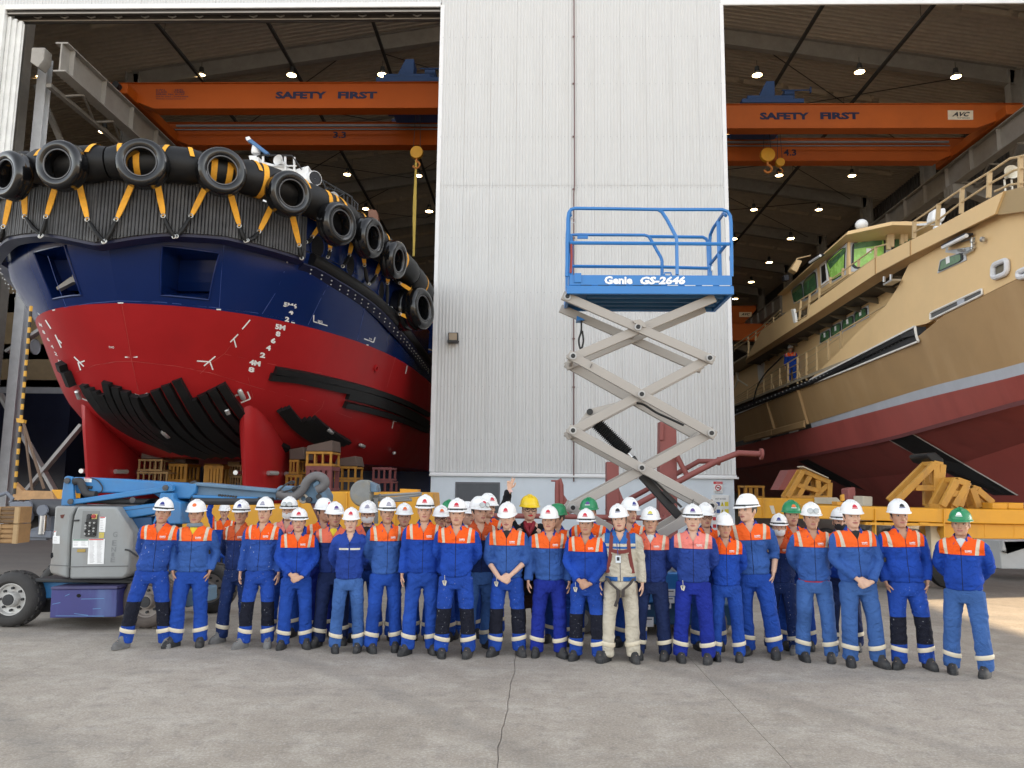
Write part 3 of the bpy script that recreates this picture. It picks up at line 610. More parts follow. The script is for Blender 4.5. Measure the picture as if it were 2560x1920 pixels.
zu = [6.44, 6.66, 6.95, 7.25, 7.5, 7.8, 8.1, 8.4, 8.7, 9.0, 9.3]; zu_l = [2.7, 2.9, 3.1, 3.5, 3.9, 4.3, 4.65, 5.06, 5.5, 5.95, 6.44]
def grid(zs, pocket):
    rows = []
    for z in zs:
        h = H.copy()
        if pocket:
            k = np.clip((7.8 - z) / 1.36, 0, 1) * .2; w = np.clip((.62 - h) / .25, 0, 1); h = h * (1 - k * w)
        y, hw = hull_y(h, z); rows.append([(a, b, z) for a, b in zip(hw, y)])
    return rows
up = grid(zu, True); lo = grid(zu_l, False)
def skin(rows, skip=()):
    mb = MB()
    for sg in (1, -1):
        i0 = len(mb.v); n = len(rows[0])
        for r_ in rows: mb.v += [(XC + sg * a, b, c) for a, b, c in r_]
        for j in range(len(rows) - 1):
            for i in range(n - 1):
                if (j, i) in skip: continue
                q = (i0 + j * n + i, i0 + j * n + i + 1, i0 + (j + 1) * n + i + 1, i0 + (j + 1) * n + i)
                mb.f.append(q if sg > 0 else q[::-1]); mb.mi.append(0)
    return mb
pj0, pj1 = 1, 5
skip = {(j, i) for j in range(pj0, pj1) for i in range(iA, iB)}
top_mb = skin(up, skip); low_mb = skin(lo); low_full = skin(up)
i0_ = len(low_mb.v); bot_ = [(XC + sg * a, b, 2.69) for sg, seq in ((1, lo[0]), (-1, lo[0][::-1])) for a, b, c in seq]; low_mb.poly(bot_[::-1])
o_top = top_mb.build('topside', navy, tug, smooth=50); o_low = low_mb.build('underwater_hull', redh, tug, smooth=50)
allv = low_full.v + low_mb.v; allf = low_full.f + [tuple(k + len(low_full.v) for k in f) for f in low_mb.f]
HB = BVHTree.FromPolygons([Vector(v) for v in allv], allf)
def hull_hit(px, py):
    d = ray(px, py).normalized(); h = HB.ray_cast(CAM, d)
    if h[0] is None: return None
    n = h[1] if h[1].dot(d) < 0 else -h[1]
    return h[0], n
def drape_poly(mb, pts, off=.006, sub=3):
    """painted outline on the hull"""
    out = []
    for a, b in zip(pts, pts[1:] + pts[:1]):
        for k in range(sub): out.append((a[0] + (b[0] - a[0]) * k / sub, a[1] + (b[1] - a[1]) * k / sub))
    hs = [hull_hit(*p) for p in out]
    if any(h is None for h in hs): return
    mb.poly([h[0] + h[1] * off for h in hs])
def drape_text(mb, t, o, ex, ey, bold=.03, off=.008, shear=0):
    v, fs = text_mesh(t, bold); pts = []
    for a, b in v:
        a2 = a + shear * b; h = hull_hit(o[0] + ex[0] * a2 + ey[0] * b, o[1] + ex[1] * a2 + ey[1] * b)
        if h is None: return
        pts.append(h[0] + h[1] * off)
    mb.idx(pts, fs)
def drape_bar(pts, w, t, sink=.03, n=5, raw=False):
    """rings of a bar of width w, height t lying on the hull along photo points"""
    pts = [Vector((p[0], p[1], 0)) for p in pts]; pts = catmull(pts, n) if len(pts) > 2 else pts; hs = [h for h in (hull_hit(p.x, p.y) for p in pts) if h]
    out = []
    for k, (p, nr) in enumerate(hs):
        d = (hs[min(k + 1, len(hs) - 1)][0] - hs[max(k - 1, 0)][0])
        if d.length < 1e-5: continue
        s_ = d.normalized().cross(nr).normalized()
        out.append([p - s_ * w / 2 - nr * sink, p + s_ * w / 2 - nr * sink, p + s_ * w * .36 + nr * t, p - s_ * w * .36 + nr * t])
    return out
# anchor pockets
for sg in (1, -1):
    mb = MB(); n = len(H); D = .85
    g = [[Vector((XC + sg * up[j][i][0], up[j][i][1], up[j][i][2])) for i in range(iA, iB + 1)] for j in range(pj0, pj1 + 1)]
    bk = [[p + Vector((-sg * .12, D, 0)) for p in r_] for r_ in g]
    flat = [[Vector((p.x, (r_[0].y + r_[-1].y) / 2 + .1, max(p.z, g[0][0].z + .38))) for p in r_] for r_ in bk]
    loop_o = g[0] + [r_[-1] for r_ in g[1:]] + g[-1][::-1][1:] + [r_[0] for r_ in g[::-1][1:-1]]
    loop_i = flat[0] + [r_[-1] for r_ in flat[1:]] + flat[-1][::-1][1:] + [r_[0] for r_ in flat[::-1][1:-1]]
    for k in range(len(loop_o)):
        k2 = (k + 1) % len(loop_o); q = [loop_o[k], loop_o[k2], loop_i[k2], loop_i[k]]; mb.poly(q if sg > 0 else q[::-1])
    for j in range(len(flat) - 1):
        for i in range(len(flat[0]) - 1): q = [flat[j][i], flat[j][i + 1], flat[j + 1][i + 1], flat[j + 1][i]]; mb.poly(q if sg > 0 else q[::-1])
    pk = mb.build('anchor_pocket', navy, tug, smooth=30)
    mb = MB(); mb.tube([p + Vector((0, -.012, 0)) for p in loop_o], .03, 6, closed=True); mb.build('rim', navy, pk)
    c = (flat[1][0] + flat[-2][-1]) / 2 + Vector((0, -.012, .30)); mb = MB(); mb.tube([c + Vector((.2 * math.cos(t), 0, .26 * math.sin(t))) for t in lin(0, 6.283, 20, endpoint=False)], .035, 6, closed=True); mb.build('hawse_ring', navy, pk)
    mb = MB(); mb.poly([c + Vector((.19 * math.cos(-t), .004, .25 * math.sin(-t))) for t in lin(0, 6.283, 20, endpoint=False)]); mb.build('hawse_hole', M('hole_black', (.004, .004, .006), .9), pk)
    if sg < 0:
        ank = M('anchor_steel', (.30, .28, .25), .5); c0 = c + Vector((0, -.25, -.1)); mb = MB()
        mb.prism([c0 + Vector(q) for q in ((-.06, 0, .2), (.06, 0, .2), (.08, 0, -.25), (-.08, 0, -.25))], (0, -.12, 0))
        mb.prism([c0 + Vector(q) for q in ((-.08, -.02, -.2), (.08, -.02, -.2), (.62, -.02, -.32), (.55, -.02, -.42), (0, -.02, -.33), (-.4, -.02, -.55), (-.44, -.02, -.48))], (0, -.16, 0))
        mb.prism([c0 + Vector(q) for q in ((-.5, .1, .6), (-.45, .1, .6), (.05, .1, -.0), (.0, .1, -.05))], (0, -.08, 0)); tag(mb.build('anchor', ank), 'grey steel anchor stowed in the left hull pocket of the tug', 'anchor')
# knuckle line, seams and painted marks
mk = MB()
def dline(pts, w=2.0, mb=None):
    mb = mb or mk
    for (x0, y0), (x1, y1) in zip(pts[:-1], pts[1:]):
        d = Vector((x1 - x0, y1 - y0)).normalized(); nx, ny = -d.y * w / 2, d.x * w / 2; drape_poly(mb, [(x0 + nx, y0 + ny), (x1 + nx, y1 + ny), (x1 - nx, y1 - ny), (x0 - nx, y0 - ny)])
ct = crop(0, 720, 3.0719); cu_ = crop(500, 760, 3.318)
for seg in (((350, 245), (392, 312)), ((425, 358), (472, 458)), ((450, 398), (474, 424)), ((570, 528), (645, 602)), ((600, 570), (620, 630)), ((605, 575), (652, 558)), ((960, 530), (1057, 529)), ((1920, 245), (1860, 315)), ((1828, 355), (1768, 415)), ((1796, 392), (1814, 456)), ((1654, 524), (1566, 598)), ((1512, 560), (1605, 566)), ((1612, 566), (1635, 628)),
            ((1900, 795), (1923, 850)), ((1923, 850), (1850, 880)), ((632, 848), (706, 878)), ((905, 113), (948, 114)), ((1662, 163), (1696, 166)), ((403, 171), (424, 167)), ((1036, 815), (1082, 828)), ((1082, 828), (1132, 808))): mk = MB(); dline([ct(*p) for p in seg], 3.2, mk); mk.build('paint_mark', whp, tug, smooth=0)
for seg in (((943, 92), (942, 145)), ((942, 145), (1057, 180)), ((1452, 275), (1438, 318)), ((1438, 318), (1360, 287)), ((755, 150), (785, 157)), ((1380, 337), (1397, 342)), ((1605, 970), (1592, 1032)), ((1605, 970), (1632, 975)), ((1718, 512), (1704, 578))): mk = MB(); dline([cu_(*p) for p in seg], 2.6, mk); mk.build('paint_mark', whp, tug, smooth=0)
mk = MB(); dline([(721, 643), (717, 657)], 3, mk); mk.build('paint_mark', whp, tug, smooth=0)
for ln_, w_ in (([(304, 758), (312, 800), (330, 903), (346, 977)], 1.3), ([(190, 930), (240, 912), (290, 904), (330, 903), (440, 915), (530, 933), (640, 968), (760, 1000), (880, 1045)], 1.5), ([cu_(0, 580), cu_(90, 490), cu_(205, 410), cu_(410, 130)], 1.2), ([cu_(205, 415), cu_(600, 500), cu_(1000, 570), cu_(1500, 690)], 1.4), ([cu_(400, 610), cu_(440, 780)], 1.2), ([cu_(1550, 690), cu_(1620, 440)], 1.2), ([cu_(930, 930), cu_(1010, 860), cu_(1030, 800)], 1.2)): mk = MB(); dline(ln_, w_, mk); mk.build('weld_seam', M('seam_red', (.42, .05, .045), .4), tug, smooth=0)
for ln_ in ([(720, 655), (690, 730), (655, 785)], [(832, 690), (800, 750), (770, 812)], [(560, 612), (553, 690), (548, 770)], [(120, 640), (140, 700), (165, 765)], [(410, 590), (407, 606)], [(915, 745), (905, 800), (893, 850)]): mk = MB(); dline(ln_, 1.1, mk); mk.build('weld_seam', M('seam_blue', (.05, .09, .3), .3), tug, smooth=0)
mk = MB(); dline([(160, 768), (226, 758), (296, 752), (400, 755), (541, 769), (640, 782), (735, 802)], 1.4); mk.build('weld_seam', M('seam_blue', (.05, .09, .3), .3), tug, smooth=0)
def dtext(*a, **k): mk = MB(); drape_text(mk, *a, **k); mk.build('draft_mark', whp, tug, smooth=0)
for t, x0, x1, yb, h in (('5M6', 708, 741, 767, 12), ('4', 721, 732, 786, 12), ('2', 711, 722, 804, 12), ('5M', 687, 712, 823, 13), ('8', 688, 700, 841, 13), ('6', 676, 688, 858, 13), ('4', 664, 676, 876, 13), ('2', 649, 662, 894, 13), ('4M', 622, 650, 912, 13), ('8', 620, 635, 930, 13)):
    dtext(t, (x0, yb - 1), (x1 - x0, 4.5 * (x1 - x0) / 25), (2, -h), .05)
for t, x, y in (('M', 100, 815), ('8', 108, 833), ('6', 119, 851), ('4', 129, 869), ('2', 138, 887), ('M', 148, 907), ('8', 163, 923)): dtext(t, (x, y), (7, 3), (-3, -9), .04)
dtext('5M6', (96, 786), (5, 2), (-2, -5), .03); dtext('T1VD', (272, 870), (14, 1), (0, -5), .02); dtext('SEG', (794, 805), (12, 3), (0, -6), .02); dtext('SG', (922, 848), (7, 2), (0, -4), .02); dtext('T3.FW', (581, 994), (16, -4), (0, -6), .02)
an = M('zinc_anode', (.62, .62, .6), .35, .7)
for a, b in (((200, 972), (207, 992)), (cu_(318, 695), cu_(355, 780)), (cu_(212, 850), cu_(232, 892)), (cu_(1042, 1018), cu_(1088, 1055)), (cu_(1312, 1150), cu_(1350, 1168)), (ct(1245, 1075), ct(1300, 1125)), (cu_(-0 + 1590, 1222), cu_(1600, 1224))):
    ha, hb = hull_hit(*a), hull_hit(*b)
    if ha and hb:
        pa, pb_ = ha[0] + ha[1] * .1, hb[0] + hb[1] * .1; m = MB(); m.tube([pa, pa.lerp(pb_, .1), pa.lerp(pb_, .9), pb_], [.04, .07, .07, .04], 8); m.build('anode', an, tug)
h = hull_hit(*cu_(1455, 535)); m = MB(); m.lathe([(.12, 0), (.12, .06), (.08, .06), (.08, 0)], h[0], h[1], 16); m.build('overboard_pipe', redh, tug)
# black rubber skid strips under the bow
ci = lambda a, b, t: [((p[0] + (q[0] - p[0]) * t), (p[1] + (q[1] - p[1]) * t)) for p, q in zip(a, b)]
GR = [([ct(*p) for p in ((1110, 812), (1160, 900), (1235, 1010), (1340, 1120), (1500, 1225), (1640, 1275))], [ct(*p) for p in ((1355, 700), (1440, 850), (1530, 1000), (1630, 1120), (1760, 1215), (1880, 1275))]),
      ([ct(*p) for p in ((1475, 845), (1540, 950), (1620, 1060), (1720, 1150), (1830, 1225), (1960, 1290))], [ct(*p) for p in ((1695, 735), (1770, 850), (1850, 960), (1930, 1060), (2040, 1150), (2200, 1230))]),
      ([ct(*p) for p in ((1045, 815), (1075, 900), (1160, 1030), (1290, 1140), (1440, 1230), (1590, 1280))], [ct(*p) for p in ((830, 715), (850, 800), (910, 930), (1020, 1050), (1170, 1160), (1330, 1235))]),
      ([ct(*p) for p in ((790, 805), (850, 915), (950, 1030), (1080, 1120), (1200, 1180), (1300, 1220))], [ct(*p) for p in ((655, 735), (700, 820), (790, 940), (900, 1030), (1010, 1100), (1100, 1140))]),
      ([cu_(*p) for p in ((655, 870), (720, 950), (800, 1030), (900, 1100), (1020, 1160))], [cu_(*p) for p in ((720, 850), (800, 950), (890, 1030), (990, 1090), (1100, 1150))]),
      ([cu_(*p) for p in ((850, 950), (930, 1030), (1040, 1110), (1150, 1165))], [cu_(*p) for p in ((935, 935), (1010, 1000), (1110, 1070), (1230, 1140))])]
for gi, (a, b) in enumerate(GR):
    n_ = 4 if gi < 4 else 3
    for k in range(n_):
        rg = drape_bar(ci(a, b, k / (n_ - 1)), .30 if gi < 4 else .2, .13, .05, 4)
        if len(rg) > 2: m = MB(); m.rings(rg); m.build('skid_strip', rub, tug, smooth=30)
for a in (((cu_(575, 600), cu_(800, 625), cu_(1100, 690), cu_(1400, 765), cu_(1700, 880), cu_(1880, 980))), (cu_(615, 545), cu_(850, 585), cu_(1150, 650), cu_(1450, 730), cu_(1700, 820), cu_(1890, 915)), (cu_(1190, 830), cu_(1400, 880), cu_(1650, 955), cu_(1880, 1050)), (cu_(1212, 760), cu_(1420, 815), cu_(1680, 910), cu_(1885, 1015))):
    rg = drape_bar(a, .25, .14, .05, 5)
    if len(rg) > 2: m = MB(); m.rings(rg); m.build('bilge_strip', rub, tug, smooth=30)
for a in (((172, 925), (186, 960)), ((160, 905), (166, 925))):
    m = MB(); m.rings(drape_bar(list(a), .3, .2, .1)); m.build('bilge_strip', rub, tug)
# skegs
for sg in (1, -1):
    xk = XC + sg * 2.3; m = MB(); out = []
    for z, w, y0, y1 in ((1.3, .40, 22.2, 26.6), (2.4, .44, 21.95, 26.8), (3.4, .50, 21.7, 27.0), (4.2, .58, 21.55, 27.4), (4.62, .5, 21.7, 27.6)):
        r_ = []
        for t in lin(0, 2 * math.pi, 28, endpoint=False):
            c = math.cos(t); yy = y0 + (y1 - y0) * (.5 - .5 * c); k = (yy - y0) / (y1 - y0); th = w * (2.2 * math.sqrt(max(k, 0)) * (1 - k) ** .9); r_.append((xk + math.copysign(th, math.sin(t)) if abs(math.sin(t)) > 1e-6 else xk, yy, z))
        out.append(r_)
    m.rings(out[::-1]); sk = m.build('skeg', redh, tug, smooth=50)
    for dx, y0 in ((.62, 22.75), (.72, 24.2)): MB().tube([(xk + dx * .62, y0, 2.25), (xk + dx * .66 + .1, y0 + .45, 2.25)], .07, 8).build('anode', an, sk)
    MB().tube([(xk - .5, 22.5, 2.25), (xk - .55, 22.9, 2.25)], .07, 8).build('anode', an, sk)
# half-round side fender, its bolt flange
def plan(off, z=9.3, n=90, hmax=.995):
    hh = np.linspace(0, hmax, n) ** .8 * 1.0; hh = np.clip(hh, 0, hmax); y, hw = hull_y(hh, z); p = np.stack([hw, y], 1); t = np.gradient(p, axis=0); nn = np.stack([t[:, 1], -t[:, 0]], 1); nn /= np.linalg.norm(nn, axis=1)[:, None]; nn[0] = (0, -1); q = p + nn * off
    return np.r_[(q * [-1, 1])[:0:-1], q]
def plan_curve(off, z=9.3):
    q = plan(off, z); s_ = np.r_[0, np.cumsum(np.hypot(*np.diff(q, axis=0).T))]; s_ -= s_[len(s_) // 2]
    def f(s):
        x, y = np.interp(s, s_, q[:, 0]), np.interp(s, s_, q[:, 1]); x2, y2 = np.interp(s + .05, s_, q[:, 0]), np.interp(s + .05, s_, q[:, 1]); d = Vector((x2 - x, y2 - y, 0)).normalized(); return Vector((XC + x, y, 0)), d, Vector((d.y, -d.x, 0))
    def at_x(x, side=1): 
        k = len(q) // 2; return float(np.interp(abs(x - XC), q[k:, 0], s_[k:])) * (1 if x > XC else -1)
    return f, at_x, s_[-1]
fr_, frx, frm = plan_curve(.14, 7.8)
def rail_z(s): return float(np.interp(abs(s), [0, 5.2, 6.3, 8.3, 10.5, 13, 16, 24], [8.2, 8.1, 7.96, 7.79, 7.42, 7.21, 7.06, 6.9]))
s0 = frx(-6.15)
for sg in (1, -1):
    m = MB(); m2 = MB(); m.tube([fr_(sg * s)[0] + Vector((0, 0, rail_z(s))) for s in np.arange(s0, 24, .4)], .19, 10); m.build('side_fender', rub, tug)
    m2.rings([[fr_(sg * s)[0] + fr_(sg * s)[2] * a + Vector((0, 0, rail_z(s) - b)) for a, b in ((-.2, .15), (.06, .18), (.06, .22), (-.2, .36))] for s in np.arange(s0 - .3, 24, .4)]); m2.build('fender_flange', M('flange_navy', (.008, .012, .05), .4), tug)
    m3 = MB()
    for s in np.arange(s0, 20, .42):
        p, d, nr = fr_(sg * s); p = p + nr * .0 + Vector((0, 0, rail_z(s) - .30)); m3.ball(p + nr * .02, .028, 6); m3.ball(p + nr * .0 + Vector((0, 0, -.11)), .022, 6)
    tag(m3.build('flange_bolts', shk, tug), None, None, kind='stuff')
# ribbed bow fender: panels of upright rubber blocks
ff, ffx, ffm = plan_curve(.30)
def rib_bot(s): return float(np.interp(s, [-5.5, -4.2, -3.0, -1.6, -.8, 0, .8, 1.6, 3.0, 4.2, 5.5], [7.9, 7.96, 8.02, 7.95, 7.80, 7.62, 7.80, 7.95, 8.06, 8.02, 7.95]))
def rib_top(s): return float(np.interp(s, [-5.6, -2.8, 0, 2.8, 5.6], [9.08, 9.16, 9.16, 9.28, 9.06]))
SE = ffx(-6.12); npan = 18; pw = 2 * SE / npan; rr = random.Random(5)
for k in range(npan):
    m = MB(); nr_ = 7; sa = -SE + k * pw
    for j in range(nr_):
        a, b = sa + pw * (j + .04) / nr_, sa + pw * (j + .9) / nr_; pr = rr.uniform(-.012, .012); zt = rr.uniform(-.012, .012); qs = []
        for s in (a, b):
            p, d, n = ff(s); qs.append((p, n, rib_bot(s), rib_top(s) + zt))
        (pa, na, za, ta), (pb_, nb_, zb, tb) = qs
        bot = [pa - na * .3, pb_ - nb_ * .3, pb_ + nb_ * (pr - .02), pb_.lerp(pa, .2) + nb_ * pr, pa.lerp(pb_, .2) + na * pr, pa + na * (pr - .02)]
        zz = [za, zb, zb, zb, za, za]; tt = [ta, tb, tb, tb, ta, ta]
        m.rings([[q + Vector((0, 0, z)) for q, z in zip(bot, zz)], [q + Vector((0, 0, z)) for q, z in zip(bot, tt)]])
    m.build('fender_panel', rubg, tug, smooth=0)
m = MB(); m.rings([[ff(s)[0] + ff(s)[2] * a + Vector((0, 0, rib_bot(s) + b)) for a, b in ((-.34, .02), (-.06, .02), (-.08, -.07), (-.34, -.13))] for s in lin(-SE, SE, 60)]); m.build('fender_flange', M('flange_navy'), tug)
# cylindrical fender rolls round the bow
fo, fox, fom = plan_curve(.45)
def roll_z(s): return float(np.interp(abs(s), [0, 2, 4, 6, 9, 14, 20], [9.52, 9.58, 9.6, 9.42, 9.2, 9.0, 8.7])) + .05 * math.tanh(s)
edges = [-12, -9.3, -6.9, -4.9, -2.9, -1.75, .3, 2.4, 3.2, 4.9, 6.9, 9.2, 11.5, 14.5]
for a, b in zip(edges[:-1], edges[1:]):
    m = MB(); ss = lin(a + .02, b - .02, 9); pts = [fo(s)[0] + Vector((0, 0, roll_z(s))) for s in ss]; m.tube(pts, [.38] + [.44] * 7 + [.38], 20); rl = m.build('fender_roll', rub, tug)
    for e_ in ((.35,) if (b - a) > 1 else (.3, .7)):
        s = a + (b - a) * e_; p, d, n = fo(s); p = p + Vector((0, 0, roll_z(s))); m = MB(); m.rings([[p + d * w_ + (n * math.cos(t) + Vector((0, 0, 1)) * math.sin(t)) * .45 for t in lin(0, 6.283, 20, endpoint=False)] for w_ in (-.07, .07)], cap=False); m.build('strap', yel, rl)
# deck, bulwark back and superstructure
m = MB(); q_ = plan(-.05); m.poly([(XC + x, y, 8.3) for x, y in q_[::2]]); m.build('deck', M('deck_grey', (.2, .22, .22), .7), tug, smooth=0)
m = MB(); m.span((XC - 6, 42.9, 1.5), (XC + 6, 43.1, 9.3)); m.build('transom', navy, tug)
whs = M('white_gloss', (.80, .80, .79), .35, var=.03)
ch = crop(560, 330, 3.530); YM = 27.0
mast = MB(); slab(mast, [ch(215, 205), ch(290, 205), ch(350, 260), ch(620, 330), ch(745, 295), ch(745, 345), ch(700, 560), ch(560, 480), ch(330, 320), ch(230, 270)], YM, .8); mast.span((P(ch(330, 320), Y=YM).x, YM + .3, 8.3), (P(ch(700, 400), Y=YM).x + .6, YM + 3.5, P(ch(560, 480), Y=YM).z)); mast.build('wheelhouse_top', whs, tug, bevel=.03)
m = MB(); slab(m, [ch(185, 60), ch(215, 40), ch(400, 185), ch(370, 197)], YM - .1, .22); rd = m.build('radar_scanner', M('radar_blue', (.06, .16, .34), .4), tug, bevel=.02)
m = MB(); slab(m, [ch(190, 46), ch(222, 38), ch(238, 62), ch(200, 75)], YM - .115, .25); m.lathe([(.14, 0), (.17, .08), (.15, .3), (.08, .36)], P(ch(280, 195), Y=YM + .1), (0, 0, 1), 14, True); m.build('radar_base', whs, rd)
m = MB()
for x in (345, 540, 620, 300): m.tube([P(ch(x, 210 + (x - 345) * .05), Y=YM - .05), P(ch(x, 380), Y=YM - .05)], .045, 6)
m.tube([P(ch(300, 300), Y=YM - .05), P(ch(640, 300), Y=YM - .05)], .03, 6); m.build('mast_rail', whs, tug)
m = MB(); m.tube([P(ch(*q), Y=YM - .1) for q in ((290, 215), (340, 205), (600, 208), (685, 330))], .03, 6); m.build('mast_rail', M('black_metal'), tug)
c = P(ch(490, 255), Y=YM - .3); m = MB(); m.lathe([(.2, -.1), (.18, -.06), (.07, .12), (.04, .5)], c, (.35, 1, -.05), 16); m.build('horn', whs, tug)
c = P(ch(800, 410), Y=YM - .2); m = MB(); m.lathe([(.25, -.06), (.27, -.05), (.27, .36), (.2, .42), (.01, .42)], c, (-.7, .7, .05), 20); m.box(c + Vector((-.05, .2, -.42)), (.3, .3, .3)); sl = m.build('searchlight', whs, tug)
m = MB(); m.lathe([(.01, -.02), (.245, -.02)], c, (-.7, .7, .05), 20); m.build('lens', M('lens_dark', (.02, .02, .025), .1), sl)
c = P(ch(965, 575), Y=YM + 1); m = MB(); m.lathe([(.2, -.06), (.17, 0), (.07, .2), (.04, .4)], c, (-.6, .7, 0), 16); m.tube([c + Vector((-.7, 0, .3)), c + Vector((-.2, 0, .05))], .05, 6); m.box(c + Vector((-.9, 0, -.1)), (.5, .5, 1.2)); m.build('horn', whs, tug)
m = MB(); TY = YM + 2
for pts in (((870, 425), (1130, 575), (1130, 720)), ((905, 490), (1060, 545), (1055, 650)), ((870, 425), (960, 640)), ((990, 490), (930, 620)), ((1060, 545), (930, 615)), ((1130, 590), (1180, 635), (1175, 760)), ((1090, 570), (1090, 690)), ((1155, 620), (1150, 750)), ((920, 490), (870, 560))): m.tube([P(ch(*q), Y=TY) for q in pts], .035, 5)
m.build('ladder_rail', M('black_metal'), tug)
m = MB(); slab(m, [ch(1272, 780), ch(1272, 690), ch(1300, 680), ch(1345, 690), ch(1362, 740), ch(1365, 850), ch(1330, 850)], 30, .3); m.build('funnel_board', M('brown_board', (.22, .10, .06), .6), tug, bevel=.02)
# freeing ports in the blue bulwark
for q, rx, rz in ((ch(822, 1015), .26, .34), (ch(1112, 1180), .25, .33), (ch(1385, 1408), .22, .36)):
    hh = hull_hit(*q)
    if hh:
        p, n = hh; t_ = Vector((-n.y, n.x, 0)).normalized(); up_ = n.cross(t_).normalized(); m = MB(); m.poly([p + n * .015 + t_ * rx * math.cos(a) + up_ * rz * math.sin(a) for a in lin(0, 6.283, 20, endpoint=False)]); o = m.build('freeing_port', M('hole_black'), tug, smooth=0)
        m = MB(); m.tube([p + n * .01 + t_ * rx * math.cos(a) + up_ * rz * math.sin(a) for a in lin(0, 6.283, 20, endpoint=False)], .025, 6, closed=True); m.build('rim', navy, o)
# tyre fenders, each with its slings
tp = [(.34, .16), (.40, .20), (.46, .215), (.53, .20), (.575, .12), (.585, .02), (.575, -.01), (.585, -.05), (.585, -.15), (.56, -.19), (.5, -.22), (.42, -.21), (.35, -.17), (.33, -.1), (.325, 0), (.33, .1)]
def make_tyre():
    m = MB(); m.rings([[(r_ * math.cos(t), -h, r_ * math.sin(t)) for t in lin(0, 2 * math.pi, 36, endpoint=False)] for r_, h in tp], closed=True); return m.mesh('tyre', [tyr], smooth=60)
tyre_me = make_tyre()
lipm = MB(); lipm.tube([(.345 * math.cos(t), -.165, .345 * math.sin(t)) for t in lin(0, 6.283, 36, endpoint=False)], .018, 6, closed=True); lip_me = lipm.mesh('bead', [M('bead_grey', (.10, .10, .105), .35)])
ft, ftx, ftm = plan_curve(.98)
TY_ = [(30, 440, 'leftmost glossy black tyre on the tug bow, cut by the photo edge', 1, -2), (155, 415, 'second tyre from the left along the bow roll of the tug', 1, .12), (357, 410, 'third tyre from the left, near the middle of the tug bow', 1, .2), (555, 430, 'fourth tyre from the left, with an orange strap seen through its hole', 1, .0), (723, 485, 'fifth tyre from the left, at the right end of the ribbed bow fender', 1, -.1), (842, 560, 'sixth tyre from the left, first one beyond the ribbed fender', 1, 0), (922, 595, 'seventh tyre from the left on the right side of the tug', 1, 0), (985, 650, 'eighth tyre, smallest and highest on the right side before the pillar', 1, 0), (1046, 772, 'big worn tyre hung low on the tug side just left of the pillar', 2, 0)]
SL = {0: [((40, 470), (15, 570), (3, 610)), ((68, 468), (68, 545), (110, 592))], 1: [((147, 470), (121, 545), (107, 594)), ((205, 465), (224, 552), (265, 608))], 2: [((337, 464), (296, 552), (268, 606)), ((400, 465), (413, 543), (440, 595))], 3: [((518, 475), (482, 543), (446, 594)), ((580, 485), (602, 568), (618, 605))], 4: [((683, 520), (651, 582), (622, 604)), ((733, 537), (751, 616), (757, 648))],
      5: [((798, 575), (783, 595), (768, 608)), ((829, 605), (827, 628), (822, 645))], 6: [((882, 612), (875, 640), (859, 668)), ((911, 642), (913, 665), (921, 710))], 7: [((950, 667), (942, 690), (925, 712)), ((972, 692), (970, 710), (969, 765))], 8: [((1026, 724), (1000, 708), (985, 698)), ((1025, 795), (1000, 785), (978, 770))]}
mids = []
